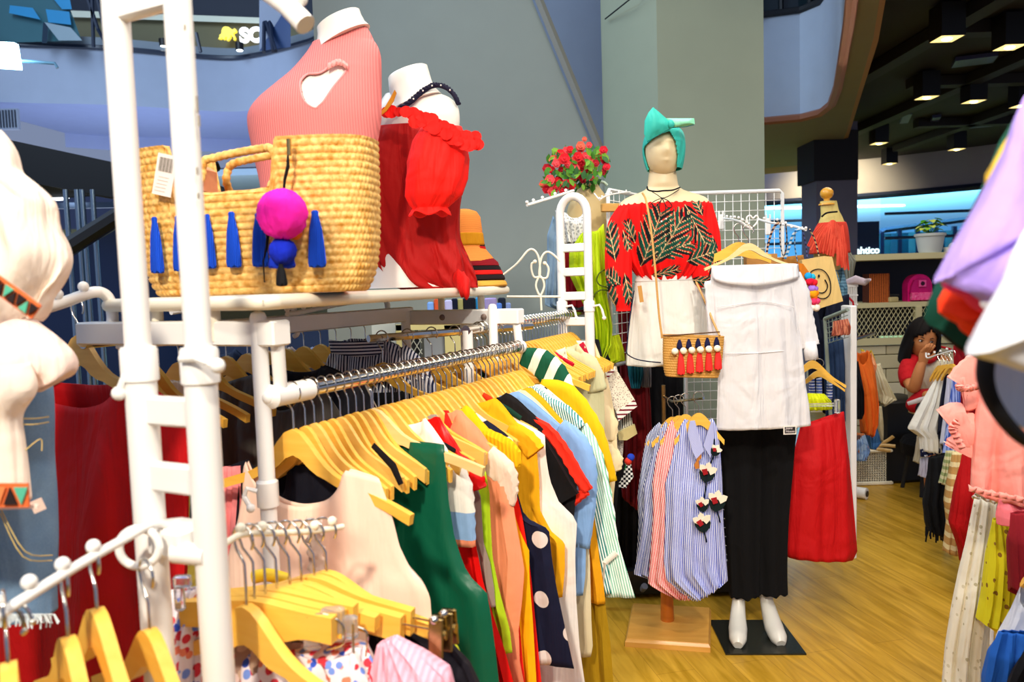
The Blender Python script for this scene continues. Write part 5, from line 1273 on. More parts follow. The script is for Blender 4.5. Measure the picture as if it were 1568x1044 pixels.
plate([(1093, 648), (1090, 645), (1077, 682), (1088, 701), (1094, 675)], 2.615, .006, CB, 'collar', SH)
plate([(1074, 692), (1066, 697), (1067, 705), (1063, 712), (1065, 718), (1071, 717), (1070, 706), (1074, 701)], 2.62, .004, plain('#C87A2A', .6), 'button_tab', SH)
garment('striped_shirt', 'coral red and white striped shirt, middle one by the pole', 'shirt', O2, SR, [(1012, 680), (1006, 695), (999, 740), (1000, 790), (996, 850), (992, 893), (1010, 904), (1032, 915)], [(1060, 670), (1064, 760), (1066, 915)],
    stripes('#DE5458', '#FFE4E0', .0062, .5, 0, .10), group='striped shirts by the mannequin', nw=.046, nf=.05, D=.025, nu=40)
garment('striped_shirt', 'denim blue and white striped shirt behind the coral one', 'shirt', O3, SR, [(1003, 676), (999, 700), (985, 745), (984, 800), (976, 850), (970, 878), (990, 885)], [(1040, 670), (1044, 760), (1044, 890)],
    stripes('#4A5CA8', '#E2E6F8', .0062, .5, 0, .10), group='striped shirts by the mannequin', nw=.046, nf=.04, D=.022)
garment('striped_shirt', 'navy and white pinstriped shirt, rearmost and leftmost by the pole', 'shirt', O4, SR, [(990, 668), (984, 700), (976, 760), (978, 800), (974, 860), (976, 880)], [(1028, 660), (1024, 760), (1020, 880)],
    stripes('#2E3C78', '#DCE2F4', .0058, .5, 0, .14), group='striped shirts by the mannequin', nw=.046, nf=.04, D=.022)
for i, (O, lb) in enumerate(((O1, 'wooden hanger of the embroidered striped shirt'), (O2, 'wooden hanger of the coral striped shirt'), (O3, 'wooden hanger of the denim blue striped shirt'), (O4, 'wooden hanger of the navy pinstriped shirt'))):
    make_hanger(O + V((0, .0, .056)), SR, lb, 'hangers of the striped shirts', hw=(.086, .092, .100, .102)[i], drop=.10, th=.042, te=.018, name='wooden_hanger', hdrop=.056)
t = root('chrome_bracket', O1 + V((0,0,.056)), 0, 'short chrome arm on the pole carrying the striped shirts', 'display arm')
g = G(); g.tube([V((pb.x, pb.y, O4.z+.056)), O4 + V((0,0,.056)), O1 + V((0.01,-.03,.056))], .005, 8); part(g, 'bar', CHROME, t)
# embroidered flowers
t = SH
def flower(x, y, s, rot, Y=2.612):
    def tr(pts): return [(x + s*(a*cos(rot)-b*sin(rot)), y + s*(a*sin(rot)+b*cos(rot))) for a, b in pts]
    plate(tr([(0, 10), (-5, 7), (-8, 1), (-7, -4), (6, -4), (8, 1), (6, 6)]), Y, .003, fabric('#0A1E20'), 'leaf', t)
    for k, a0 in enumerate((-2.5, -1.57, -.6)):
        plate(tr([(2*cos(a0)-3.2*sin(a0), 2*sin(a0)+3.2*cos(a0)), (8*cos(a0)-3*sin(a0), 8*sin(a0)+3*cos(a0)), (11*cos(a0), 11*sin(a0)), (8*cos(a0)+3*sin(a0), 8*sin(a0)-3*cos(a0)), (2*cos(a0)+3.2*sin(a0), 2*sin(a0)-3.2*cos(a0))]), Y-.004-.001*k, .003, fabric('#F0E6D0'), 'petal', t)
    plate(tr([(-6, -2), (-1, -4), (1, 1), (-3, 3)]), Y-.008, .003, fabric('#A01820'), 'bud', t)
for a in [(1083, 724, 1.55, .2), (1076, 773, 1.15, -.1), (1098, 768, 1.65, .15), (1076, 801, 1.55, -.2), (1096, 690, .95, .5)]: flower(*a)
g = G()
for pts in ([(1094, 672), (1092, 700), (1083, 722), (1081, 745), (1078, 765)], [(1098, 782), (1103, 800)], [(1078, 812), (1082, 830)]):
    g = G(); g.tube([at(x, y, 2.612) for x, y in pts], .0026, 6); part(g, 'stem', fabric('#0A1420'), t)

# ---- white shirt, black trousers and feet ----
t = root('half_mannequin', onz(1160, 975), 0, 'white mannequin feet standing on a dark metal plate under black trousers', 'mannequin')
pl_ = [onz(1086, 951), onz(1111, 1003), onz(1235, 1003), onz(1196, 951)]
g = G(); g.loft([[p for p in pl_], [p + V((0,0,.006)) for p in pl_]]); part(g, 'base_plate', plain('#3C3E38', .25, .7), t, smooth=False)
def foot(pts, name):
    P = smoothpath([at(x, y, Y) for x, y, Y, r in pts], 5); rr = []; n = len(pts)
    for i in range(len(P)):
        q = i/(len(P)-1)*(n-1); j = min(int(q), n-2); rr.append(pts[j][3] + (pts[j+1][3]-pts[j][3])*(q-j))
    g = G(); g.tube(P, rr, 20, up=(0, -1, 0)); g.v = [V((v.x, v.y, max(v.z, .0065))) for v in g.v]; part(g, name, plain('#E4E0D4', .3, name='pale_foot_shell'), t)
foot([(1131, 880, 2.88, .022), (1131, 915, 2.87, .023), (1130, 940, 2.84, .028), (1130, 962, 2.79, .034), (1130, 978, 2.735, .031), (1130, 988, 2.705, .016)], 'left_foot')
foot([(1171, 880, 2.90, .022), (1173, 912, 2.89, .023), (1178, 936, 2.86, .029), (1185, 960, 2.80, .034), (1192, 976, 2.745, .031), (1196, 986, 2.715, .016)], 'right_foot')
t = root('black_trousers', onz(1160, 960), 0, 'black wide cropped trousers below the white shirt', 'trousers')
BTR = fabric('#07070A', .9, .2)
for i, rw in enumerate(([(640, 1100, 1168), (700, 1103, 1166), (800, 1112, 1164), (870, 1116, 1162), (912, 1118, 1161)], [(640, 1150, 1220), (700, 1154, 1214), (800, 1158, 1206), (870, 1160, 1204), (908, 1161, 1205)])):
    R_ = rows_loft(rw, 2.86, .7, 48, 8)
    for k, r in enumerate(R_):
        for j, p in enumerate(r): a = 2*pi*j/48; p.y += .008*sin(a*5+i); p.z += (.004*sin(a*9) if k == len(R_)-1 else 0)
    g = G(); g.loft(R_, cap=(True, False)); part(g, 'leg', BTR, t, solid=.002, ang=180)
t = garment('white_shirt', 'long white cotton shirt with folded boat neck on a pale hanger', 'shirt', at(1146, 374, 2.66), 0,
    [(1090, 407), (1088, 430), (1092, 480), (1095, 530), (1099, 580), (1098, 620), (1097, 658)], [(1211, 404), (1217, 430), (1222, 480), (1228, 540), (1233, 590), (1238, 620), (1241, 651)],
    fabric('#DFDDDF', .85, .5), sleeves=[[(1214, 420, .026), (1224, 450, .036), (1230, 485, .036), (1236, 515, .036), (1240, 530, .034)], [(1084, 430, .012), (1090, 470, .02), (1094, 520, .02)]], nw=0, D=.035, fold=.003, nfold=3, nu=60, nv=60)
WF = fabric('#E2E0E2', .85, .4)
g = G(); R_ = []
for i in range(7):
    q = i/6; row = []
    for j in range(31):
        u = j/30; x = 1089 + (1222-1089)*u + (3-1*u)*q; y0 = 407 - 4*u + 12*max(0, u-.9)*10*(u-.9); y = y0 + q*(20 + 12*sin(pi*u)**.7)
        row.append(at(x, y, 2.645 - .028*sin(pi*u) - .008*q*(1+.5*sin(u*14))))
    R_.append(row)
g.loft(R_, closed=False); part(g, 'folded_collar', WF, t, solid=.003, ang=180)
g = G(); g.tube([at(1239, 524, 2.66), at(1241, 538, 2.655), at(1243, 551, 2.65)], [.032, .034, .032], 20, cap=False, flat=.6); part(g, 'rolled_cuff', WF, t, solid=.002)
for pts in ([(1098, 470), (1130, 466), (1170, 462), (1215, 470)], [(1104, 540), (1150, 541), (1200, 537)]):
    g = tube_px([(x, y, 2.622) for x, y in pts], .0013); part(g, 'seam', WF, t)
g = tube_px([(1214, 436, 2.63), (1219, 470, 2.625), (1222, 505, 2.628)], .0012); part(g, 'seam', WF, t)
q = at(1209.5, 657, 2.60); t = root('care_label', q, 0, 'small black and white woven label with script lettering at the shirt hem', 'label')
g = G(); g.box(q + V((0,0,-.003)), (.044, .002, .030)); part(g, 'border', plain('#F0E8DC', .6), t, smooth=False)
g = G(); g.box(q + V((0,-.0012,-.003)), (.036, .001, .022)); part(g, 'field', plain('#140A0C', .6), t, smooth=False)
textmesh('Jeans', .0115, q + V((-.0155, -.0022, .0005)), (1, 0, 0), (.2, 0, 1), plain('#E8DCD8', .6), parent=t, depth=.0003)
textmesh('House', .0115, q + V((-.0155, -.0022, -.0105)), (1, 0, 0), (.2, 0, 1), plain('#E8DCD8', .6), parent=t, depth=.0003)
PALEW = wood('#F3DDA4', '#E2C078', 6, .35, name='pale_hanger_wood')
make_hanger(at(1146, 352, 2.68), 0, 'pale wooden hanger holding the white shirt', None, hw=.155, drop=.082, th=.024, te=.009, mat=PALEW, hdrop=.045, seg=8)
make_hanger(at(1131, 350, 2.80), .1, 'broad orange wooden hanger behind the pale one on the wire grid', None, hw=.12, drop=.05, th=.05, te=.03, hdrop=.048, seg=8)
# kraft paper shapes behind
plate_t = root('paper_bag', at(1170, 392, 2.95), 0, 'folded brown paper bag behind the white shirt neckline', 'paper bag')
P = [at(x, y, 2.95) for x, y in ((1143, 390), (1190, 388), (1192, 410), (1144, 412))]; g = G(); g.add(P + [p + V((0,.04,0)) for p in P], [(3,2,1,0),(4,5,6,7),(0,1,5,4),(1,2,6,5),(2,3,7,6),(3,0,4,7)]); part(g, 'body', plain('#B8803C', .7), plate_t, smooth=False)

# ---- wire grid panels ----
def wire_panel(name, label, p0, p1, ztop, zbot, nx, step, r=.0016, fr=.008):
    t = root(name, (p0+p1)/2*1.0, 0, label, 'grid panel'); t.location.z = zbot; FR[t.name] = Matrix.Translation(t.location)
    d = p1-p0; wv = None
    g = G(); a, b = V((p0.x, p0.y, zbot)), V((p1.x, p1.y, zbot)); c, e = V((p1.x, p1.y, ztop)), V((p0.x, p0.y, ztop))
    dd = (b-a).normalized()*.012; uz = V((0,0,.012))
    g.tube([a, b, c-uz, c-dd*1.0, e+dd, e-uz, a], fr, 8, up=(0,1,0)); part(g, 'frame', WHITE, t)
    first = None
    for k in range(1, nx):
        q = p0.lerp(p1, k/nx); g = G() if first is None else None
        if first is None:
            g.tube([V((q.x, q.y, zbot)), V((q.x, q.y, ztop))], r, 5); first = part(g, 'vertical_wire', WHITE, t, ang=0); q1 = q
        else:
            o = first.copy(); COL.objects.link(o); o.parent = t; o.location = (q.x-q1.x, q.y-q1.y, 0)
    first = None; z = ztop - step; z1 = z
    while z > zbot:
        if first is None:
            g = G(); g.tube([V((p0.x, p0.y-.004, z)), V((p1.x, p1.y-.004, z))], r, 5, up=(0,0,1)); first = part(g, 'cross_wire', WHITE, t, ang=0)
        else:
            o = first.copy(); COL.objects.link(o); o.parent = t; o.location = (0, 0, z-z1)
        z -= step
    return t
G1a, G1b = at(1046, 290, 3.28), at(1198, 298, 3.28); GZ = at(1120, 294, 3.28).z
wire_panel('wire_grid_panel', 'white wire grid panel facing the aisle behind the mannequins', V((G1a.x, 3.28, 0)), V((G1b.x, 3.28, 0)), GZ, .12, 12, .040)
G2a = at(930, 305, 3.02); G2b = at(1000, 284, 3.6)
wire_panel('wire_grid_panel', 'white wire grid panel running away left of the mannequin head', V((G2a.x, 3.0, 0)), V((G1a.x-.02, 3.5, 0)), at(960, 294, 3.1).z, 1.02, 12, .040)
# hooks on grid
t = root('beaded_hook', at(1104, 340, 3.26), 0, 'white plastic plate with a beaded arm and heart shaped end on the wire grid', 'display arm')
g = G(); q = at(1104, 340, 3.25); g.box(q, (.024, .008, .064), 0, .004); part(g, 'plate', WHITE, t)
for dx in (-.008, .008):
    g = G(); g.box(q + V((dx, 0, .038)), (.007, .006, .018)); part(g, 'prong', WHITE, t, smooth=False)
part(tube_px([(1108, 334, 3.22), (1122, 336, 3.05), (1135, 340, 2.9), (1143, 346, 2.78), (1150, 350, 2.70)], .004), 'bar', WHITE, t)
part(tube_px([(1150, 350, 2.70), (1144, 338, 2.70), (1144, 332, 2.70), (1149, 330, 2.70), (1153, 334, 2.70), (1158, 330, 2.70), (1161, 334, 2.70), (1158, 342, 2.70), (1150, 350, 2.70)], .0028), 'heart', WHITE, t)
for (x, y, Yq) in ((1113, 331, 3.15), (1119, 332, 3.1), (1125, 332, 3.0), (1131, 333, 2.95), (1137, 336, 2.87), (1143, 340, 2.8)):
    g = G(); g.ball(at(x, y, Yq), .0052, 8, 6); part(g, 'stop_ball', WHITE, t)
t = root('beaded_hook', at(1176, 345, 3.26), 0, 'white beaded arm on the wire grid carrying the tote bag straps', 'display arm')
g = G(); q = at(1176, 347, 3.25); g.box(q, (.024, .008, .07), 0, .004); g.box(q + V((-.008,0,.042)), (.007,.006,.018)); g.box(q + V((.008,0,.042)), (.007,.006,.018)); part(g, 'plate', WHITE, t)
part(tube_px([(1160, 335, 3.22), (1176, 340, 3.1), (1195, 343, 3.0), (1215, 346, 2.9), (1234, 352, 2.8)], .0045), 'bar', WHITE, t)
for (x, y, Yq) in ((1170, 334, 3.1), (1190, 336, 3.0), (1203, 341, 2.95), (1212, 347, 2.9), (1228, 349, 2.83), (1234, 349, 2.8)):
    g = G(); g.ball(at(x, y, Yq), .0055, 8, 6); part(g, 'stop_ball', WHITE, t)

# ---- tote bags and torso with fringe ----
def strapmat(a, b): return stripes(a, b, .016, .55, 2)
t = root('tote_bag', at(1255, 470, 2.95), 0, 'natural canvas tote bag with a black line smiley face', 'tote bag')
TB = [(1228, 398), (1262, 392), (1274, 393), (1291, 461), (1262, 470), (1244, 476), (1232, 440)]
P = [at(x, y, 2.92) for x, y in TB]; n = len(P); g = G(); g.add(P + [p + V((.01, .06, 0)) for p in P], [tuple(range(n))[::-1], tuple(range(n, 2*n))] + [(i, (i+1) % n, n+(i+1) % n, n+i) for i in range(n)])
part(g, 'body', fabric('#E6C47C', .85, .4), t, smooth=False)
YS = 2.912
part(tube_px([(1241, 417, YS), (1246, 413.5, YS), (1254, 412, YS), (1262, 415, YS), (1269, 424, YS), (1272, 436, YS), (1271, 449, YS), (1265, 456, YS), (1257, 457, YS), (1250, 454, YS)], .0021, 5, 6), 'face_outline', BLACK, t)
part(tube_px([(1263, 428, YS), (1267, 436, YS), (1266, 443, YS), (1261, 448, YS), (1254, 448, YS), (1248, 444, YS)], .0022, 5, 6), 'smile', BLACK, t)
for (x, y) in ((1254, 422.5), (1247, 425)):
    g = G(); g.ball(at(x, y, YS), .0055, 8, 6, (.75, .3, 1.1)); part(g, 'eye', BLACK, t)
part(tube_px([(1240, 352, 2.83), (1248, 368, 2.9), (1254, 392, 2.92)], .005, 5, 6, .4), 'strap', strapmat('#1C1438', '#E8C890'), t)
part(tube_px([(1229, 352, 2.83), (1234, 375, 2.9), (1236, 394, 2.92)], .005, 5, 6, .4), 'strap', strapmat('#2A1848', '#6878C0'), t)
t = root('tote_bag', at(1210, 420, 3.0), 0, 'tan bag behind the white shirt hanging by dark jewelled straps', 'tote bag')
P = [at(x, y, 3.02) for x, y in ((1185, 395), (1230, 390), (1240, 440), (1190, 450))]; g = G(); g.add(P + [p + V((.0, .05, 0)) for p in P], [(3,2,1,0),(4,5,6,7),(0,1,5,4),(1,2,6,5),(2,3,7,6),(3,0,4,7)]); part(g, 'body', fabric('#B8803C'), t, smooth=False)
for pts, c1, c2 in (([(1193, 340, 2.95), (1184, 350, 2.97), (1176, 375, 3.0), (1174, 392, 3.0)], '#20183A', '#C8A080'), ([(1196, 340, 2.95), (1194, 360, 2.97), (1197, 385, 3.0), (1202, 396, 3.0)], '#181020', '#E8D8C0'), ([(1203, 342, 2.95), (1205, 365, 2.97), (1203, 385, 3.0), (1199, 396, 3.0)], '#0E0C14', '#A08060')):
    part(tube_px(pts, .0048, 5, 6, .4), 'strap', strapmat(c1, c2), t)
t = root('tote_bag', at(1222, 420, 2.86), 0, 'orange brown bag with turquoise straps and a pompom fringe beside the smiley tote', 'tote bag')
part(tube_px([(1226, 349, 2.80), (1214, 360, 2.82), (1208, 380, 2.84), (1202, 396, 2.86)], .005, 5, 6, .4), 'strap', strapmat('#1E7FC0', '#C8D8E0'), t)
part(tube_px([(1218, 352, 2.80), (1217, 375, 2.83), (1221, 400, 2.85)], .0055, 5, 6, .4), 'strap', strapmat('#2068A8', '#B8D0E0'), t)
P = [at(x, y, 2.86) for x, y in ((1222, 402), (1230, 404), (1240, 418), (1244, 432), (1230, 440))]; n = len(P); g = G(); g.add(P + [p + V((0, .05, 0)) for p in P], [tuple(range(n))[::-1], tuple(range(n, 2*n))] + [(i, (i+1) % n, n+(i+1) % n, n+i) for i in range(n)]); part(g, 'body', fabric('#D87818'), t, smooth=False)
for i, (x, y, c, r) in enumerate([(1238, 423, '#1EA0E0', 6), (1244, 424, '#28B8D8', 5), (1240, 431, '#E81838', 7), (1246, 433, '#F02030', 6), (1243, 441, '#B080E8', 6), (1249, 442, '#A878E0', 4), (1245, 450, '#FFA010', 7), (1249, 449, '#FF9008', 5), (1246, 461, '#F83868', 6), (1251, 461, '#FF4A80', 5), (1247, 455, '#FF6A20', 5), (1250, 471, '#F8E8D8', 6), (1244, 471, '#FBEEDD', 5)]):
    fluff(at(x, y, 2.85), r*2.85/1180, fabric(c, .95, .6), t, seed=i, k=.12, seg=14)
t = root('bust_form', at(1272, 400, 3.5), 0, 'ochre dress form with a round wooden finial knob', 'mannequin')
g = G(); g.ball(at(1266, 296, 3.5), .029, 18, 12, (1, 1, .92)); p = at(1266, 304, 3.5); q = at(1266, 307, 3.5); g.lathe([(.014, p.z-q.z), (.012, -.008), (.034, -.014), (.036, -.020)], q, 18); part(g, 'finial', wood('#F0B040', '#D08818', 4, .25), t)
rows = [(308, 1256, 1281), (322, 1257, 1284), (332, 1257, 1289), (345, 1252, 1294), (360, 1246, 1298), (385, 1246, 1298), (420, 1250, 1290), (450, 1252, 1290)]
g = G(); g.loft(rows_loft(rows, 3.5, .7)); part(g, 'torso', fabric('#D8C070', .7, .3), t)
g = tube_px([(1258, 332, 3.42), (1266, 326, 3.41), (1282, 324, 3.42)], .004); part(g, 'neck_ribbon', BLACK, t)
t = root('fringed_shawl', at(1270, 380, 3.45), 0, 'coral red fringed yarn shawl draped on the ochre dress form', 'shawl')
rnf = random.Random(5)
CORAL = fabric('#F05A40', .85, .4); C2 = fabric('#D83E2A', .85, .4)
for k in range(46):
    u = k/45; x0_ = 1258 + 33*u; y0_ = 342 + 5*sin(u*9) ; x1_ = 1236 + 62*u; y1_ = 388 - 4*cos(u*3) + (20*u if u > .75 else 0) - (10 if u < .1 else 0)
    g = G(); a = at(x0_, y0_, 3.40); b = at((x0_+x1_)/2+rnf.uniform(-1, 1), (y0_+y1_)/2-4, 3.385); c = at(x1_+rnf.uniform(-1.5, 1.5), y1_+rnf.uniform(-3, 4), 3.40)
    g.tube([a, b, c], .0042, 6); part(g, 'fringe_strand', CORAL if k % 3 else C2, t)
g = G(); g.loft(rows_loft([(341, 1254, 1294), (352, 1248, 1297), (372, 1243, 1299), (388, 1240, 1300)], 3.5, .82, 30, 4), cap=(False, False)); part(g, 'yoke', C2, t, solid=.003)

# ---- vase-like bust with flowers ----
t = root('bust_form', at(897, 350, 3.05), 0, 'tan paper dress form carrying the bunch of red flowers', 'mannequin')
rows = [(283, 888, 916), (290, 884, 920), (298, 879, 926), (310, 872, 930), (325, 868, 933), (345, 868, 932), (380, 872, 930)]
g = G(); g.loft(rows_loft(rows, 3.1, .6)); part(g, 'torso', plain('#CDB27A', .6), t)
g = G(); g.loft(rows_loft([(268, 888, 912), (276, 888, 913), (285, 886, 916)], 3.1, .8)); part(g, 'neck', plain('#D8BE80', .6), t)
g = G(); g.tube([at(x, y, 3.2) for x, y in ((911, 282), (918, 278), (925, 279), (930, 284))], .006, 8); part(g, 'handle_loop', plain('#B8C8B0', .4), t)
t = root('flower_bunch', at(895, 275, 3.1), 0, 'dense bunch of small red and coral artificial roses with green leaves', 'flowers')
rf = random.Random(21)
LM = [fabric('#3E7A1E', .6), fabric('#6C9A28', .6), fabric('#2C5A2A', .6)]
FM = [fabric('#E01424', .6), fabric('#F04A50', .6), fabric('#B00C20', .6), fabric('#F46A50', .6), fabric('#D8142C', .6)]
def inside(x, y):
    return ((x-885)/50)**2 + ((y-256)/36)**2 < 1
lm = None; petal_me = {}
for k in range(230):
    x, y = rf.uniform(828, 932), rf.uniform(212, 300)
    if not inside(x, y) and not (((x-850)/24)**2 + ((y-285)/13)**2 < 1): continue
    P = at(x, y, 3.04 + rf.uniform(-.09, .09)); s = rf.uniform(.013, .021); a = rf.uniform(0, 6.28); b = rf.uniform(-.8, .8)
    X = V((cos(a), sin(a)*.4, sin(a)*.7)).normalized(); Z = V((-sin(a)*.7, b*.4, cos(a))).normalized(); Nn = X.cross(Z).normalized()
    g = G(); pts = [(0, -1), (.45, -.4), (.5, .2), (0, 1), (-.5, .2), (-.45, -.4)]
    g.add([P + X*(p[0]*s) + Z*(p[1]*s) + Nn*(abs(p[0])*s*.4) for p in pts] + [P], [(i, (i+1) % 6, 6) for i in range(6)]); part(g, 'leaf', LM[k % 3], t, ang=180)
fl = [(895, 213, 4, 3), (889, 223, 7, 3), (902, 222, 5, 1), (889, 226, 8, 1), (868, 232, 8, 1), (873, 229, 6, 0), (858, 235, 7, 0), (924, 230, 7, 4), (864, 243, 9, 0), (880, 247, 8, 3), (885, 240, 8, 0), (897, 240, 8, 1), (903, 248, 9, 3), (890, 252, 9, 0), (900, 260, 9, 2), (880, 258, 8, 1), (848, 245, 8, 3), (852, 250, 7, 1), (838, 258, 8, 2), (845, 260, 6, 0), (860, 262, 7, 4), (878, 270, 8, 1), (888, 268, 7, 0), (905, 269, 8, 1), (912, 250, 6, 2), (926, 245, 7, 2), (929, 255, 6, 4), (922, 262, 7, 2), (842, 275, 8, 1), (855, 278, 8, 0), (868, 282, 8, 4), (832, 282, 7, 3), (837, 290, 7, 4), (846, 293, 8, 1), (862, 290, 7, 4), (875, 284, 7, 0), (893, 275, 6, 2), (851, 287, 5, 2), (917, 240, 6, 0), (870, 252, 6, 1)]
for i, (x, y, r, c) in enumerate(fl):
    P = at(x, y, 3.0 + rf.uniform(-.03, .06)); R0 = r*3.0/1180*.86; g = G()
    for ring, (rr_, zz_, cnt) in enumerate(((1.0, 0, 6), (.62, .35, 5), (.3, .55, 3))):
        for k in range(cnt):
            a = 2*pi*(k + .4*ring)/cnt; c_ = P + V((cos(a)*R0*rr_*.55, -R0*zz_, sin(a)*R0*rr_*.55)); s = R0*.62*(1 if ring == 0 else .75)
            g.add([c_ + V((cos(a+q)*s, -R0*.3*(1 if abs(q) > 1.5 else .9)*0 - .2*s*cos(q), sin(a+q)*s)) for q in (0, .9, 1.9, 3.14, -1.9, -.9)], [(0,1,2,3,4,5)])
    g.ball(P + V((0, -R0*.3, 0)), R0*.45, 8, 5); part(g, 'flower', FM[c], t, ang=180)
for (x, y) in ((884, 218), (866, 222), (850, 232)):
    g = tube_px([(x, y, 3.05), (x+3, y+20, 3.08), (890, 262, 3.1)], .0015, 3, 5); part(g, 'stem', LM[1], t)
arm_px([(807, 314), (840, 304), (878, 292)], 2.75, 2.95, .0055, 5, 'pale ball studded arm pointing left under the red flowers', .0062)
arm_px([(918, 306), (914, 301), (910, 296)], 2.75, 2.78, .0022, 1, 'small bent white wire arm tip in front of the grid', .004)
arm_px([(918, 306), (928, 300), (945, 296), (965, 294)], 2.78, 3.0, .003, 6, 'thin white beaded arm leading to the grid left of the mannequin', .004)

# ---- garments between far ladder and mannequin ----
def hang(name, label, cat, px, py, Y, L, R, mat, rz=0.0, hg=True, **k):
    O = at(px, py, Y); t = garment(name, label, cat, O, rz, L, R, mat, **k); return t
hang('lace_blouse', 'grey white lace top framed in the arch of the slim ladder', 'top', 880, 318, 3.0, [(850, 322), (858, 345), (862, 372)], [(898, 322), (900, 345), (902, 372)], lace('#E4E2DC', '#A8A8A4', 70), nw=.03, nf=.02, D=.03)
hang('denim_jacket', 'pale blue denim jacket hanging behind the left tube of the slim ladder', 'jacket', 868, 335, 3.05, [(847, 330), (838, 360), (838, 400), (836, 430), (834, 468), (850, 474)], [(890, 335), (892, 400), (894, 475)], denim('#5C7C9E', '#94AFC4'), nw=.03)
hang('velvet_blouse', 'dark crimson top seen between the ladder rungs', 'top', 890, 380, 2.98, [(862, 380), (862, 420), (864, 470)], [(925, 385), (925, 420), (930, 470)], fabric('#8C0A1E'), nw=.03)
hang('lime_jacket', 'lime green ruched jacket beside the right tube of the slim ladder', 'jacket', 908, 342, 2.90, [(888, 360), (872, 385), (872, 420), (884, 445), (896, 470), (902, 500), (906, 540)], [(924, 342), (929, 370), (932, 420), (930, 450), (938, 500), (936, 530), (925, 552)], fabric('#B6CE12', .7, .6), nw=.02, nf=.01, D=.035, fold=.014, nfold=6)
g = tube_px([(928, 412, 2.85), (918, 418, 2.84), (914, 428, 2.84), (918, 436, 2.84), (930, 440, 2.85)], .0028); part(g, 'dark_piping', fabric('#4A5A10'), bpy.data.objects['lime_jacket']) if bpy.data.objects['lime_jacket'].type == 'EMPTY' else mk(g, 'dark_piping', fabric('#4A5A10'), parent=bpy.data.objects['lime_jacket'])
g = tube_px([(936, 446, 2.85), (920, 444, 2.84), (910, 452, 2.84), (908, 466, 2.84)], .0028); mk(g, 'dark_piping', fabric('#4A5A10'), parent=bpy.data.objects['lime_jacket'])
hang('lime_skirt', 'yellow green skirt flaring out under the lime jacket', 'skirt', 925, 515, 2.95, [(908, 520), (912, 545), (914, 556)], [(948, 512), (955, 535), (957, 552), (940, 556)], fabric('#AEBE10'), nw=0, D=.03)
hang('black_round_blouse', 'black rounded garment edge beside the ladder above the jacket sleeve', 'top', 915, 525, 2.88, [(900, 530), (905, 560)], [(925, 532), (934, 550), (936, 572)], BLACK, nw=.02)
hang('burgundy_dress', 'long burgundy red dress hanging in the dark left of the striped shirts', 'dress', 965, 440, 3.15, [(945, 450), (948, 520), (950, 600), (948, 700), (952, 760)], [(985, 450), (990, 540), (996, 620), (1000, 700), (990, 790)], fabric('#6E0812'), nw=.03, D=.04)
hang('teal_blouse', 'small teal blue garment below the white culottes', 'top', 968, 545, 3.05, [(960, 548), (962, 575), (966, 594)], [(984, 548), (984, 575), (980, 594)], fabric('#1A6A80'), nw=0)
hang('pale_grey_blouse', 'narrow pale grey garment beside the teal one under the culottes', 'top', 986, 545, 3.08, [(981, 548), (982, 575), (982, 592)], [(996, 548), (997, 575), (997, 592)], fabric('#9A98A0'), nw=0)
for i, (x, Y, w_, lb) in enumerate([(975, 3.4, 40, 'black long garment in the dark left of the pole'), (1010, 3.45, 36, 'black long garment directly behind the pole'), (950, 3.3, 30, 'black long garment behind the burgundy dress'), (1050, 3.5, 40, 'black long garment behind the striped shirts'), (1092, 3.5, 34, 'black long garment between striped shirts and black trousers')]):
    hang('black_dress', lb, 'dress', x, 540 if i < 3 else 650, Y, [(x-w_, 545 if i < 3 else 655), (x-w_, 700), (x-w_, 880)], [(x+w_, 545 if i < 3 else 655), (x+w_, 700), (x+w_-4, 885)], BLACK, nw=.03, D=.06, group='black clothes in the shade behind the pole')
g = G(); g.box(at(935, 318, 2.95), (.075, .02, .032), .2, .003); mk(g, 'wooden_bar', wood('#D8A85C', '#B88438', 5), label='short pale wooden bar left of the mannequin shoulder', cat='bar')
g = G(); g.box((.74, 3.36, .07), (.62, .35, .10), -.02); mk(g, 'display_plinth', plain('#131317', .4), label='low black plinth in the shade behind the wooden foot', cat='plinth', smooth=False)
p = onz(982, 893, .06); g = G(); g.tube([p + V((0, 0, -.03)), p + V((0.01, -.03, 0))], .014, 10); mk(g, 'castor_wheel', plain('#8A8A90', .3), label='small grey castor wheel in the dark left of the wooden foot', cat='wheel')
# ================= right side: counter, woman, far racks =================
YC = 5.3
def zc_(y, x=1380): return at(x, y, YC).z
xa, xb = at(1311, 430, YC).x, at(1560, 430, YC).x
CREAMP = plain('#C9C196', .5, name='cream_cabinet_paint')
t = root('counter_cabinet', ((xa+xb)/2, YC+.2, zc_(600)), 0, 'long cream counter cabinet with open shelf and diamond mesh doors behind the woman', 'cabinet')
t.location.z = 0; FR[t.name] = Matrix.Translation(t.location)
zt_, zs1, zs2, zm1, zm2 = zc_(388), zc_(397), zc_(463), zc_(470), zc_(517)
def cbox(x0, x1, z0, z1, y0, y1, mat, name, **k):
    g = G(); g.box(((x0+x1)/2, (y0+y1)/2, (z0+z1)/2), (abs(x1-x0), abs(y1-y0), abs(z1-z0))); return part(g, name, mat, t, smooth=False, **k)
cbox(xa-.02, xb+.3, zs1, zt_, YC-.03, YC+.5, CREAMP, 'worktop')
cbox(xa-.02, xb+.3, zm1, zs2, YC, YC+.46, CREAMP, 'shelf_board')
cbox(xa, xb+.3, zs2, zs1, YC+.44, YC+.46, plain('#141A30', .6), 'back_panel')
cbox(xa, xb+.3, zm2, zm1, YC+.2, YC+.22, plain('#101218', .6), 'dark_inner_panel')
cbox(xa-.02, xb+.3, zc_(527), zm2, YC-.01, YC+.05, CREAMP, 'bottom_rail')
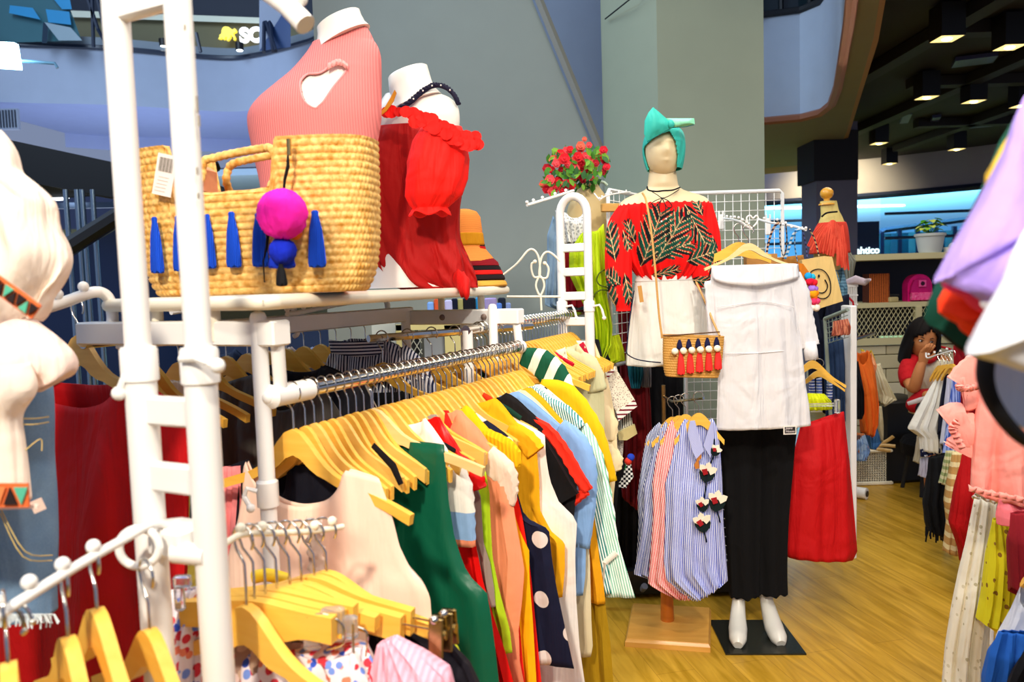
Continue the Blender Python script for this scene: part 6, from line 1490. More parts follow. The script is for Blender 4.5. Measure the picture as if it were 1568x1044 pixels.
for px in (1406, 1500):
    x = at(px, 500, YC).x; cbox(x-.02, x+.02, zm2, zm1, YC-.01, YC+.03, CREAMP, 'mullion')
g = G(); H_ = zm1-zm2; st = .0315; x = xa - H_
while x < xb+.1:
    for sg in (1, -1):
        a = V((x if sg > 0 else x+H_*.62, YC+.01, zm2)); b = V((x+H_*.62 if sg > 0 else x, YC+.01, zm1)); g.tube([a, b], .0022, 4)
    x += st
part(g, 'diamond_mesh', CREAMP, t, kind='stuff')
# block wall below
t = root('wall_blocks', ((xa+xb)/2, YC+.03, 0), 0, kind='structure')
BR_ = [plain('#CFC7A6', .8), plain('#C4BB98', .8), plain('#D8D0B2', .8)]
bh, bw = .098, .262; z = 0; row = 0; blocks = {}
top = zc_(528)
while z < top - .02:
    h = min(bh, top-z); x = xa - .05 + (row % 2)*bw/2 - bw
    while x < xb:
        key = (round(h, 3), rnd.randrange(3)); c = ((x+bw/2), YC+.05+rnd.uniform(-.002, .002), z+h/2)
        if key not in blocks:
            g = G(); g.box(c, (bw-.006, .09, h-.006), 0, .003); o = part(g, 'block', BR_[key[1]], t); blocks[key] = (o, c)
        else:
            o0, c0_ = blocks[key]; o = o0.copy(); COL.objects.link(o); o.parent = t; o.location = V(c)-V(c0_)
        x += bw
    z += bh; row += 1
g = G(); g.box(((xa+xb)/2, YC+.07, top/2), (xb-xa+.2, .06, top-.01)); part(g, 'mortar', plain('#8E8668', .9), t, smooth=False)
# things on the counter
q = at(1337, 462, YC+.2); t = root('striped_box', V((q.x, q.y, zs2)), 0, 'orange and brown striped gift box on the dark shelf', 'box')
def wstripes(a, b, p, fr_=.5, ax=0): return stripes(a, b, p, fr_, ax)
g = G(); g.box(V((q.x, YC+.16, zs2+.10)), (.145, .10, .205), .0, .002); part(g, 'body', wstripes('#E0722A', '#5A2A18', .0125, .6), t, smooth=False)
q = at(1404, 460, YC+.15); t = root('backpack', V((q.x, YC+.15, zs2)), 0, 'small magenta pink rounded backpack on the shelf', 'backpack')
g = G(); pts = [(-.082, 0), (.082, 0), (.085, .1)] + [(.085*cos(a), .105+.085*sin(a)) for a in [pi*k/12 for k in range(13)]] + [(-.085, .1)]
g.prism(pts, (q.x, YC+.15, zs2), (1,0,0), (0,0,1), (0,1,0), .08); part(g, 'body', fabric('#E2147E', .6), t, ang=30)
g = G(); g.prism([(-.078, .06), (.078, .06), (.07, .11), (.05, .15), (0, .165), (-.05, .15), (-.07, .11)], (q.x, YC+.10, zs2), (1,0,0), (0,0,1), (0,1,0), .03); part(g, 'front_flap', fabric('#C01070', .6), t, ang=30)
g = G(); g.box((q.x, YC+.08, zs2+.035), (.155, .035, .055), 0, .005); part(g, 'lower_pocket', spots('#F05A9A', ['#F88AB8', '#E83A88'], 60, .4), t)
g = G(); g.box((q.x, YC+.078, zs2+.125), (.05, .006, .045)); part(g, 'badge', fabric('#F45AA8'), t, smooth=False)
g = G(); g.ball((q.x, YC+.073, zs2+.125), .015, 10, 6, (1, .3, 1)); part(g, 'badge_button', fabric('#3A1030'), t)
q = at(1429, 460, YC+.15); t = root('bottle', V((q.x, YC+.12, zs2)), 0, 'dark blue bottle with pale cap right of the pink backpack', 'bottle')
g = G(); g.lathe([(.016, 0), (.017, .09), (.008, .11), (.008, .125)], (q.x, YC+.12, zs2), 14); part(g, 'body', plain('#14284A', .2), t)
g = G(); g.lathe([(.009, .125), (.009, .145), (.004, .155)], (q.x, YC+.12, zs2), 12); part(g, 'cap', plain('#C8D0D8', .4), t)
q = at(1363, 460, YC+.15); g = G(); g.box((q.x, YC+.12, zs2+.018), (.07, .05, .036), .2, .006); mk(g, 'crumpled_cloth', fabric('#B8A878'), label='small crumpled beige cloth beside the striped box', cat='cloth')
g = G(); g.box((q.x+.01, YC+.14, zs2+.05), (.08, .04, .012), -.1, .003); mk(g, 'sunglasses', plain('#20201C', .3), label='dark glasses lying on the beige cloth', cat='glasses')
q = at(1424, 386, YC+.05); t = root('potted_plant', V((q.x, YC+.05, zt_)), 0, 'leafy green plant in a grey white pot on the counter', 'plant')
g = G(); g.lathe([(.068, 0), (.075, .02), (.090, .112), (.098, .114), (.100, .130), (.092, .132), (.088, .118)], (q.x, YC+.05, zt_), 28); part(g, 'pot', plain('#C4CCD0', .5), t)
g = G(); g.lathe([(.086, .110), (.004, .116)], (q.x, YC+.05, zt_), 20); part(g, 'soil', plain('#3A2A1C', .9), t)
rp = random.Random(3); PC = V((q.x, YC+.05, zt_+.12))
for k in range(22):
    a = rp.uniform(0, 6.28); e = rp.uniform(.2, 1.1); L_ = rp.uniform(.05, .10); tip = PC + V((cos(a)*cos(e)*L_*1.2, sin(a)*cos(e)*L_*.8, sin(e)*L_*1.05 + .02))
    g = G(); g.tube([PC, PC.lerp(tip, .6) + V((0,0,.01)), tip], .0022, 5); part(g, 'stem', LM[0], t)
    X = V((cos(a), sin(a), -.35)).normalized(); Y_ = V((-sin(a), cos(a), 0)); s = rp.uniform(.026, .040); N = X.cross(Y_)
    g = G(); g.add([tip + X*(u*s) + Y_*(v*s) + N*(abs(v)*s*.3) for u, v in ((-.6, 0), (-.4, .55), (.2, .65), (.9, .25), (1.2, 0), (.9, -.25), (.2, -.65), (-.4, -.55))] + [tip], [(i, (i+1) % 8, 8) for i in range(8)]); part(g, 'leaf', fabric(['#4C9A22', '#9CC83C', '#3A7A20', '#C8D860'][k % 4], .5), t, ang=180)
q = at(1453, 385, YC+.05); g = G(); g.lathe([(.03, 0), (.036, .03), (.036, .034)], (q.x, YC+.05, zt_), 16); mk(g, 'white_cup', WHITE, label='small white cup on the counter right of the potted plant', cat='cup')
q = at(1459, 378, YC+.1); g = G(); g.ball(q, .03, 14, 8); mk(g, 'glass_ball', plain('#E8F8FF', .2), label='small white round lamp on the counter behind the lilac garment', cat='lamp')

# ---- woman ----
YW = 4.55
t = root('person', at(1415, 620, YW), 0, 'person with dark hair in a red and white top sitting with hand at mouth', 'person')
t.location.z = 0; FR[t.name] = Matrix.Translation(t.location)
SK = fabric('#C47E4C', .55, .1)
def skin(pts, edges, rad, mat, name, parent, sub=2):
    fr = FR[parent.name].inverted(); me = bpy.data.meshes.new(name); me.from_pydata([tuple(fr @ V(p)) for p in pts], edges, []); me.materials.append(mat)
    o = bpy.data.objects.new(name, me); COL.objects.link(o); o.parent = parent; FR[o.name] = FR[parent.name]
    sm = o.modifiers.new('skin', 'SKIN'); 
    if not me.skin_vertices: me.attributes  # layer is made by the modifier
    sv = me.skin_vertices[0].data if me.skin_vertices else None
    if sv is None:
        raise RuntimeError('no skin layer')
    for i, r in enumerate(rad): sv[i].radius = r if isinstance(r, tuple) else (r, r)
    sv[0].use_root = True; sm.use_smooth_shade = True
    m2 = o.modifiers.new('sub', 'SUBSURF'); m2.levels = sub; m2.render_levels = sub; return o
def bodytube(pts, name, mat, parent, seg=14, flat=1.0, up=None):
    P = smoothpath([V(p[:3]) for p in pts], 5); rr = []; n = len(pts)
    for i in range(len(P)):
        q = i/(len(P)-1)*(n-1); j = min(int(q), n-2); rr.append(pts[j][3] + (pts[j+1][3]-pts[j][3])*(q-j))
    g = G(); g.tube(P, rr, seg, flat=flat, up=up); return part(g, name, mat, parent, ang=180) if name else g
def A_(x, y, Y=YW): return at(x, y, Y)
E = lambda x, y, dy, r: (*A_(x, y, YW+dy), r)
# body as one continuous mesh (neck, torso, arms, legs)
P_ = [A_(1428, 640, YW+.08), A_(1426, 600, YW+.06), A_(1424, 572, YW+.03), A_(1421, 553, YW+.02), A_(1418, 541, YW+.0),       # 0 pelvis .. 4 neck
      A_(1397, 556, YW+.0), A_(1391, 578, YW-.06), A_(1399, 598, YW-.16), A_(1407, 570, YW-.18), A_(1413, 551, YW-.17),   # 5-9 viewer-left arm
      A_(1446, 556, YW+.0), A_(1455, 585, YW-.02), A_(1444, 606, YW-.14), A_(1415, 605, YW-.24),                       # 10-13 right arm to lap
      A_(1424, 632, YW-.30), A_(1428, 655, YW-.30), A_(1448, 632, YW-.30), A_(1450, 655, YW-.30)]
P_[15].z = .06; P_[17].z = .06
ED = [(0,1),(1,2),(2,3),(3,4),(3,5),(5,6),(6,7),(7,8),(8,9),(3,10),(10,11),(11,12),(12,13),(0,14),(14,15),(0,16),(16,17)]
RD = [.095,.085,.08,.05,.042,.05,.045,.036,.033,.024,.05,.045,.036,.026,.062,.035,.062,.035]
me = bpy.data.meshes.new('body'); fr = FR[t.name].inverted(); me.from_pydata([tuple(fr @ p) for p in P_], ED, []); me.materials.append(SK)
bo = bpy.data.objects.new('body', me); COL.objects.link(bo); bo.parent = t
sm = bo.modifiers.new('skin', 'SKIN'); sm.use_smooth_shade = True
try:
    sv = me.skin_vertices[0].data
    for i, r in enumerate(RD): sv[i].radius = (r, r)
    sv[0].use_root = True
except Exception as ex: print('SKIN', ex)
m2 = bo.modifiers.new('sub', 'SUBSURF'); m2.levels = 2; m2.render_levels = 2
# head with face
hcx = A_(1413, 519); g = G(); R_ = []
for i in range(25):
    a = -pi/2 + pi*i/24; z = .112*sin(a); w_ = .074*cos(a)**.75 if cos(a) > 0 else 0; w_ *= (1 - .18*max(0, -sin(a))**1.5)
    R_.append([hcx + V((w_*cos(q), w_*1.2*sin(q) - (.004 if z < 0 else 0), z)) for q in [2*pi*j/36 for j in range(36)]])
for r in R_:
    for p in r:
        dx, dz = p.x-hcx.x, p.z-hcx.z
        if p.y < hcx.y:
            p.y -= .020*exp(-(dx/.010)**2 - ((dz+.018)/.017)**2) + .010*exp(-(dx/.022)**2 - ((dz+.048)/.009)**2)
            p.y += .009*(exp(-((dx-.029)/.017)**2 - ((dz-.004)/.011)**2) + exp(-((dx+.029)/.017)**2 - ((dz-.004)/.011)**2))
            p.y -= .004*exp(-((abs(dx)-.028)/.02)**2 - ((dz-.022)/.008)**2)
RH = Matrix.Translation(hcx) @ Matrix.Rotation(radians(-14), 4, 'Z') @ Matrix.Rotation(radians(8), 4, 'Y') @ Matrix.Rotation(radians(8), 4, 'X') @ Matrix.Translation(-hcx)
g.loft(R_); g.v = [RH @ v for v in g.v]; part(g, 'head', SK, t, ang=180)
def onface(dx, dz, off=0.0):
    w_ = .0; y = -.074*1.2*sqrt(max(0, 1-(dx/.074)**2-(dz/.118)**2)) - off; return RH @ (hcx + V((dx, y, dz)))
for sx in (-1, 1):
    g = G(); g.ball(onface(sx*.028, .002, -.006), .0085, 12, 8, (1.3, .5, .55)); part(g, 'eye', plain('#E8E0D8', .3), t)
    g = G(); g.ball(onface(sx*.028+.003, .002, -.001), .0055, 10, 6, (1, .6, 1)); part(g, 'iris', plain('#120A08', .2), t)
    g = G(); g.tube([onface(sx*.014, .020, .002), onface(sx*.028, .026, .001), onface(sx*.044, .020, -.003)], [.0015, .0028, .0015], 6); part(g, 'eyebrow', plain('#1A0E0A', .7), t)
    g = G(); g.tube([onface(sx*.016, .008, .000), onface(sx*.028, .011, .001), onface(sx*.042, .006, -.002)], .0016, 5); part(g, 'eyelid', plain('#3A2014', .7), t)
g = G(); g.tube([onface(-.020, -.048, .008), onface(0, -.047, .012), onface(.020, -.048, .008)], [.002, .0055, .002], 8); part(g, 'lips', plain('#8A3A30', .5), t)
g = G(); R_ = []
HAIR = plain('#0E0706', .75, spec=.2, name='dark_hair')
for i in range(22):
    q = i/21; z = .128 - .285*q; 
    w_ = .092*sqrt(max(.02, 1-((z-.01)/.122)**2)) if z > .01 else .092 + .012*sin((.01-z)*12); 
    R_.append([hcx + V((w_*cos(a)*(1+.03*sin(a*6+q*5)), (w_*1.12*sin(a)) + .012 + .006*sin(a*9+q*3), z)) for a in [2*pi*j/48 for j in range(48)]])
g.loft(R_, cap=(True, True)); 
def isface(p):
    dx, dz = p.x-hcx.x, p.z-hcx.z
    return p.y < hcx.y - .012 and abs(dx) < .064 - .25*max(0, dz-.02) and dz < .070 - .7*abs(dx-.015)
g.f = [f for f in g.f if not isface(sum((g.v[i] for i in f), V())/len(f))]; g.mi = [0]*len(g.f)
g.v = [RH @ v for v in g.v]; part(g, 'hair', HAIR, t, ang=180, solid=.006)
# top: white body, red raglan sleeves, collar
rows = [(548, 1402, 1440), (553, 1394, 1450), (562, 1389, 1455), (578, 1390, 1457), (596, 1394, 1455), (615, 1396, 1456), (632, 1396, 1456)]
g = G(); g.loft(rows_loft(rows, YW+.035, 1.12, 30, 4), cap=(False, False)); part(g, 'white_top', fabric('#E2D6B4', .8, .4), t, solid=.004, ang=180)
bodytube([E(1403, 549, .0, .036), E(1394, 558, -.01, .052), E(1390, 572, -.04, .054), E(1393, 586, -.09, .050)], 'sleeve', fabric('#C81420', .8, .4), t, up=(1,0,0))
bodytube([E(1438, 550, .0, .040), E(1449, 560, .0, .054), E(1456, 575, -.02, .056), E(1454, 590, -.05, .05)], 'sleeve', fabric('#DCD0B0', .8, .4), t, up=(1,0,0))
bodytube([E(1409, 548, -.06, .014), E(1417, 552, -.09, .016), E(1426, 551, -.09, .018), E(1433, 543, -.04, .020), E(1436, 534, .0, .016)], 'collar', fabric('#D01824', .8, .3), t)
bodytube([E(1434, 530, -.03, .006), E(1446, 532, -.02, .007), E(1459, 536, -.01, .006)], 'shoulder_stripe', fabric('#C81420'), t)
for lx in (0, 1):
    bodytube([E(1420+10*lx, 622, -.02, .075), E((1424, 1448)[lx], 632, -.30, .070), E((1428, 1450)[lx], 655, -.30, .060), E((1430, 1450)[lx], 740, -.28, .052)], 'trouser_leg', BLACK, t)
# hand at the mouth: palm and five curled fingers
hp = A_(1415, 545, YW-.18)
g = G(); g.tube([hp + V((-.008, .0, -.045)), hp, hp + V((.008, 0, .028))], [.024, .032, .030], 14, flat=.55, up=(1,0,0)); part(g, 'palm', SK, t)
for k, (dx, L_) in enumerate(((-.022, .060), (-.007, .068), (.008, .066), (.022, .052))):
    b = hp + V((dx*.9+.004, -.004, .024)); g = G(); g.tube([b, b + V((.012, -.016, L_*.42)), b + V((.026, -.010, L_*.62)), b + V((.036, .006, L_*.60))], [.0098, .0092, .0084, .006], 10); part(g, 'finger', SK, t)
b = hp + V((.024, -.008, -.014)); g = G(); g.tube([b, b + V((.018, -.016, .018)), b + V((.020, -.020, .045))], [.011, .010, .007], 10); part(g, 'thumb', SK, t)
# lap cloth
g = G(); rows = [(596, 1408, 1450), (604, 1398, 1456), (612, 1390, 1458), (622, 1388, 1458), (630, 1394, 1456)]
g.loft(rows_loft(rows, YW-.16, .5, 24, 4)); mk(g, 'red_cloth', fabric('#B00E1A', .8, .5), label='crimson cloth with pale stripe on the lap of the seated person', cat='cloth')
g = G(); g.tube([at(1390, 618, YW-.32), at(1410, 612, YW-.36), at(1432, 606, YW-.36)], [.010, .014, .012], 8, flat=.5); part(g, 'pale_stripe', fabric('#C8C0C0'), t)
p = at(1425, 640, YW+.1); t = root('stool', V((p.x, p.y, 0)), 0, 'low black stool under the seated person', 'stool')
g = G(); g.lathe([(.16, p.z-.22), (.17, p.z-.15), (.15, p.z-.12)], (p.x, p.y, 0), 24); part(g, 'seat', BLACK, t)
for k in range(4):
    a = pi/4 + k*pi/2; g = G(); g.tube([V((p.x+.12*cos(a), p.y+.12*sin(a), p.z-.2)), V((p.x+.16*cos(a), p.y+.16*sin(a), 0))], .012, 8); part(g, 'leg', DARKM, t)

# ---- dark furniture and basket on the floor ----
p = at(1373, 650, 4.95); g = G(); g.box((p.x, 5.0, .27), (.30, .3, .54), .1, .02); mk(g, 'black_storage_box', plain('#0B0B0D', .5), label='black fabric storage box in the shade left of the seated person', cat='box')
p = onz(1339, 742); t = root('plastic_basket', V((p.x, p.y+.15, 0)), 0, 'cream white perforated plastic basket on the floor at the end of the aisle', 'basket')
LT = plain('#FBF3DA', .5)
x0_, x1_ = at(1306, 742, p.y).x, at(1361, 742, p.y).x; zt2 = at(1340, 690, p.y).z
g = G(); n1, n2 = 15, 13
for k in range(n1+1):
    x = x0_ + (x1_-x0_)*k/n1; g.box((x, p.y, zt2/2), (.0085 if k % n1 else .014, .006, zt2))
for k in range(n2+1): g.box(((x0_+x1_)/2, p.y, .012 + (zt2-.02)*k/n2), (x1_-x0_, .006, .0100 if 0 < k < n2 else .018))
part(g, 'front_lattice', LT, t, smooth=False)
g = G(); 
for k in range(10): g.box((x1_, p.y + .30*k/9, zt2/2), (.006, .005, zt2))
for k in range(n2+1): g.box((x1_, p.y+.15, .012 + (zt2-.02)*k/n2), (.006, .30, .0065))
g.box((x0_, p.y+.15, zt2/2), (.006, .30, zt2)); g.box(((x0_+x1_)/2, p.y+.30, zt2/2), (x1_-x0_, .006, zt2)); g.box(((x0_+x1_)/2, p.y+.15, .006), (x1_-x0_, .3, .008)); part(g, 'side_lattice', LT, t, smooth=False)
g = G(); g.tube([V((x0_, p.y-.01, zt2)), V((x1_+.01, p.y-.01, zt2)), V((x1_+.01, p.y+.31, zt2))], .010, 6); g.tube([V((x0_, p.y-.01, .012)), V((x1_+.012, p.y-.01, .012)), V((x1_+.012, p.y+.31, .012))], .012, 6); part(g, 'rim', LT, t)
g = G(); g.box(((x0_+x1_)/2-.03, p.y+.01, .02+zt2*.5), (.15, .008, zt2*.75)); mk(g, 'brown_folder', plain('#6A4630', .6), label='brown item showing through the perforated basket', cat='folder', smooth=False)
for i, (a, b, c) in enumerate([((1330, 688), (1350, 682), (1371, 683)), ((1334, 684), (1356, 676), (1368, 668)), ((1328, 692), (1345, 688), (1364, 690))]):
    g = G(); g.tube(smoothpath([at(*a, 4.85), at(*b, 4.83), at(*c, 4.80)], 4), .011, 8, flat=.5); mk(g, 'loose_hanger', wood('#E0C084', '#C89A50', 6), label=['light wooden hanger lying flat on the perforated basket', 'light wooden hanger tip sticking up from the perforated basket', 'lowest light wooden hanger on the perforated basket'][i], cat='hanger', group='loose hangers on the basket')
p = onz(1320, 762); g = G(); g.tube([p + V((-.05, .02, .035)), p + V((.01, -.04, .035))], .034, 20); t = root('white_roll', p, 0, 'white cylinder with a dark end lying on the floor beside the red skirt', 'roll'); part(g, 'body', WHITE, t)
g = G(); g.tube([p + V((.008, -.038, .035)), p + V((.014, -.044, .035))], .018, 16); part(g, 'dark_end', plain('#1A1410', .5), t)
g = G(); p = onz(1364, 712); g.ball(p + V((0,0,.05)), .05, 14, 8, (1, 1, .9)); mk(g, 'black_pouch', BLACK, label='small black pouch on the floor right of the basket', cat='pouch')

# ---- garments left of the aisle ----
hang('red_skirt', 'long red A line skirt clipped at the right of the white shirt', 'skirt', 1262, 630, 2.95, [(1226, 652), (1214, 700), (1205, 770), (1200, 840), (1206, 852)], [(1292, 630), (1300, 700), (1307, 770), (1313, 842), (1306, 855)], fabric('#C4060C', .7, .4), nw=0, D=.05, fold=.007, nfold=2, nv=30, nu=40, solid=.002)
t = root('clip_hanger', at(1260, 590, 2.93), 0, 'clear plastic clip hanger holding the red skirt', 'hanger')
CLR = NT('clear_plastic'); CLR.b.inputs['Base Color'].default_value = (.9,.92,.95,1); CLR.b.inputs['Transmission Weight'].default_value = .85; CLR.b.inputs['Roughness'].default_value = .12; CLR.b.inputs['IOR'].default_value = 1.4; CLEAR = CLR.m
g = G(); g.box(at(1254, 620, 2.93), (.13, .012, .014), 0, .002); part(g, 'bar', CLEAR, t)
for x, y in ((1282, 622), (1228, 640)):
    g = G(); g.box(at(x, y, 2.92), (.018, .02, .055), 0, .003); part(g, 'clip', CLEAR, t)
hang('lime_skirt', 'bright lime yellow skirt waistband above the red skirt', 'skirt', 1255, 598, 3.0, [(1236, 602), (1234, 614), (1236, 628)], [(1262, 603), (1272, 614), (1274, 626)], fabric('#D6DC18'), nw=0, D=.02)
make_hanger(at(1244, 540, 3.05), -.25, 'golden wooden hanger just right of the rolled shirt cuff', None, hw=.125, drop=.10, th=.032, te=.012, hdrop=.03)
make_hanger(at(1254, 556, 3.15), -.25, 'smaller wooden hanger behind the golden one by the shirt cuff', None, hw=.10, drop=.08, th=.026, te=.010, hdrop=.03)
for i, (x, c) in enumerate(((1243, '#3458B8'), (1254, '#5080D8'), (1270, '#3A60B8'))):
    hang('patterned_strap', 'blue and white patterned strap hanging below the wooden hangers', 'strap', x, 575, 3.2, [(x-4, 580), (x-4, 612)], [(x+4, 578), (x+4, 610)], stripes(c, '#F0F4FF', .012, .5, 2), nw=0, D=.006, group='patterned straps below the hangers')
hang('navy_dress', 'dark navy dress behind the tote bags', 'dress', 1256, 455, 3.4, [(1232, 455), (1236, 520), (1240, 620)], [(1300, 450), (1300, 500), (1300, 650)], fabric('#0C1024'), nw=.02, D=.06)
hang('steel_blue_blouse', 'pleated steel blue top under the coral fringe', 'top', 1283, 400, 3.45, [(1262, 405), (1268, 430), (1272, 455)], [(1290, 410), (1297, 440), (1296, 478)], stripes('#6C94A8', '#4E7488', .014, .6, 2), nw=.02, D=.03)
hang('dark_jeans', 'dark blue jeans hanging inside the wire frame', 'jeans', 1282, 515, 3.25, [(1262, 520), (1262, 580), (1264, 640)], [(1300, 515), (1302, 580), (1303, 645)], denim('#0E1C38', '#2C4468'), nw=0, D=.03)
FRG = plain('#8E9A8C', .5)
t = root('grid_stand', at(1283, 560, 3.15), 0, 'grey green tubular frame with fine wire grid beside the jeans', 'frame')
c4 = [at(1263, 488, 3.2), at(1298, 474, 3.05), at(1303, 640, 3.05), at(1272, 640, 3.2)]
g = G(); g.tube([c4[0], c4[1]], .008, 8); g.tube([c4[0], c4[3]], .008, 8); part(g, 'tube', FRG, t)
for k in range(1, 6):
    g = G(); g.tube([c4[0].lerp(c4[3], k/20), c4[1].lerp(c4[2], k/20)], .0016, 5); part(g, 'wire', FRG, t)
    g = G(); g.tube([c4[0].lerp(c4[1], k/6), (c4[0].lerp(c4[1], k/6)).lerp(c4[3].lerp(c4[2], k/6), .25)], .0016, 5); part(g, 'wire', FRG, t)
pw = at(1303, 600, 3.2); g = G(); zt3 = at(1303, 486, 3.2).z; g.box((pw.x, pw.y+.02, (zt3+.10)/2+.05), (.026, .10, zt3-.10), 0, .004); mk(g, 'white_board_edge', WHITE, label='tall narrow white panel edge right of the jeans reaching below the red skirt', cat='panel')
hang('salmon_bundle', 'bundle of salmon strips hanging in the top of the wire frame', 'bundle', 1288, 488, 3.0, [(1276, 492), (1274, 505), (1272, 514)], [(1298, 488), (1302, 500), (1301, 512)], stripes('#D88A6A', '#A85A48', .01, .5, 0), nw=0, D=.01)
hang('grey_cloth', 'grey cloth draped beside the ochre dress form', 'cloth', 1300, 395, 3.7, [(1286, 385), (1288, 410), (1292, 432)], [(1300, 382), (1310, 400), (1302, 434)], fabric('#8A8878'), nw=0, D=.03)
t = root('wire_basket', at(1302, 470, 3.6), 0, 'small white slotted basket with cloth hanging right of the teal garment', 'basket')
g = G()
for k in range(7): g.box(at(1295.5+2.6*k, 452, 3.6), (.004, .01, .10))
for y in (437, 452, 466): g.box(at(1303, y, 3.6), (.062, .012, .006 if y != 437 else .014))
part(g, 'slats', WHITE, t, smooth=False)
g = G(); g.tube([at(1296, 432, 3.6), at(1310, 428, 3.58), at(1325, 432, 3.55), at(1333, 428, 3.5)], [.012, .02, .016, .006], 10, flat=.6); mk(g, 'scarf', fabric('#C8B8C0', .8, .6), label='pale mauve scarf bunched on the small slotted basket', cat='scarf')
g = G(); g.tube([at(1299, 455, 3.55), at(1306, 462, 3.55), at(1308, 474, 3.55)], .005, 6); g.ball(at(1306, 479, 3.55), .014, 10, 6); mk(g, 'red_charm', fabric('#C01828'), label='small red and black charm dangling below the slotted basket', cat='charm')
# far rack: black tee, orange top, cream sleeve
hang('black_tshirt', 'black tshirt hanging just right of the white panel edge', 't-shirt', 1308, 545, 3.95, [(1298, 555), (1300, 600), (1300, 640)], [(1314, 560), (1322, 600), (1322, 632), (1318, 640)], BLACK, nw=.02, D=.04)
hang('orange_blouse', 'orange top with long flowing shape hanging at the end of the left racks', 'top', 1320, 530, 4.2, [(1304, 540), (1308, 580), (1316, 630), (1322, 662)], [(1334, 545), (1340, 575), (1344, 620), (1342, 650), (1334, 668)], fabric('#E66A1E', .8, .5), nw=.03, D=.05, nfold=3, fold=.012)
hang('peach_blouse', 'peach top peeping over the orange one', 'top', 1330, 532, 4.28, [(1318, 538), (1322, 560)], [(1336, 545), (1342, 560), (1340, 572)], fabric('#F0A878'), nw=.02)
hang('yellow_blouse', 'thin strip of a yellow top behind the peach one', 'top', 1328, 530, 4.33, [(1318, 534), (1322, 556)], [(1336, 540), (1340, 552)], fabric('#E8C820'), nw=.02)
hang('cream_blouse', 'cream blouse with wide sleeve hanging over the black box', 'blouse', 1340, 548, 4.35, [(1334, 560), (1338, 590), (1346, 615)], [(1348, 556), (1356, 580), (1368, 604), (1372, 612), (1352, 622)], fabric('#D8D0B0', .8, .5), nw=0, D=.04)
hang('pale_blouse', 'pale cream top hanging below the cream blouse by the orange one', 'top', 1345, 620, 4.3, [(1340, 622), (1342, 650), (1346, 672)], [(1350, 622), (1352, 650), (1350, 676)], fabric('#D0C8A8'), nw=0)
hang('blue_jeans', 'mid blue jeans below the orange top', 'jeans', 1338, 655, 4.3, [(1327, 664), (1325, 676), (1330, 686)], [(1346, 655), (1350, 676), (1340, 688)], denim('#2A5A94', '#4C80B4'), nw=0)
hang('printed_blouse', 'pale blue and brown printed top low beside the white panel edge', 'top', 1316, 660, 4.1, [(1309, 662), (1308, 690), (1310, 705)], [(1324, 664), (1332, 690), (1326, 705)], spots('#7C9CC8', ['#C87A48', '#9CB8D8', '#6A4A40'], 30, .5), nw=0)
def lowrail(a, b, z, label, us=(0, 1)):
    t = root('clothes_rail', (a+b)/2 - V((0, 0, (a+b).z/2)), 0, label, 'clothes rail')
    g = G(); g.tube([V((a.x, a.y, z)), V((b.x, b.y, z))], .01, 8); part(g, 'rail', CHROME, t)
    for u in us:
        q = a.lerp(b, u); g = G(); g.lathe([(.012, 0), (.012, z)], (q.x, q.y, 0), 10); part(g, 'post', WHITE, t)
lowrail(at(1268, 520, 3.7), at(1338, 520, 4.45), 1.0, 'chrome rail carrying the jeans and the orange garment left of the aisle', (.15, .45))
lowrail(at(1452, 690, 3.8), at(1520, 690, 2.7), .56, 'low chrome rail carrying the striped and deep red dresses right of the aisle')
# ---- garments right of the aisle ----
t2_, _ = arm('waterfall_arm', [at(1418, 540, 3.9), at(1420, 548, 3.88), at(1436, 543, 3.8), at(1458, 537, 3.7)], .004, [at(1422, 545, 3.88), at(1431, 542, 3.83), at(1440, 540, 3.78), at(1450, 537, 3.73)], 'thin white beaded arm in front of the seated person', .006)
for i, (x, y) in enumerate(((1440, 544), (1446, 543), (1451, 542), (1458, 541))):
    make_hanger(at(x, y, 3.85 - .04*i), -1.25, 'slim yellow wooden hanger before the seated person, %s from the left' % ('first', 'second', 'third', 'fourth')[i], 'hangers before the seated person', hw=.06, drop=.09, th=.02, te=.014, thick=.012, hdrop=.05, seg=4)
hang('white_tshirt', 'white wide sleeved top with navy hem band before the seated person', 'top', 1440, 560, 3.86, [(1434, 578), (1422, 598), (1404, 630), (1390, 656), (1408, 668), (1410, 690)], [(1447, 572), (1447, 620), (1444, 660), (1441, 694)], fabric('#EDE8DA', .8, .5), nw=0, D=.03, nfold=4)
hang('navy_hem', 'navy band with white marks hanging at the hem of the white top', 'band', 1425, 688, 3.85, [(1409, 688), (1408, 700)], [(1444, 682), (1444, 692)], spots('#141836', ['#E0E0E8', '#C8C8D8'], 60, .25), nw=0, D=.01)
hang('navy_blouse', 'narrow navy top between the two white ones', 'top', 1449, 562, 3.8, [(1446, 576), (1440, 620), (1438, 660)], [(1456, 570), (1452, 640), (1450, 700)], fabric('#12162C'), nw=0)
hang('pale_tshirt', 'pale lilac white top behind the navy one', 'top', 1454, 565, 3.76, [(1450, 578), (1446, 640), (1442, 680)], [(1461, 574), (1458, 640), (1452, 684)], fabric('#DCDCEC'), nw=0)
hang('blue_striped_shirt', 'blue striped shirt, rightmost of the group before the seated person', 'shirt', 1462, 565, 3.70, [(1458, 580), (1452, 640), (1442, 712)], [(1470, 572), (1470, 640), (1464, 705)], stripes('#4A66C0', '#A8B8F0', .012, .6, 0), nw=0)
hang('cream_long_blouse', 'cream garment low behind the white top hem', 'top', 1410, 672, 4.0, [(1404, 668), (1402, 690), (1400, 706)], [(1420, 668), (1418, 700), (1412, 712)], fabric('#DCD6C0'), nw=0)
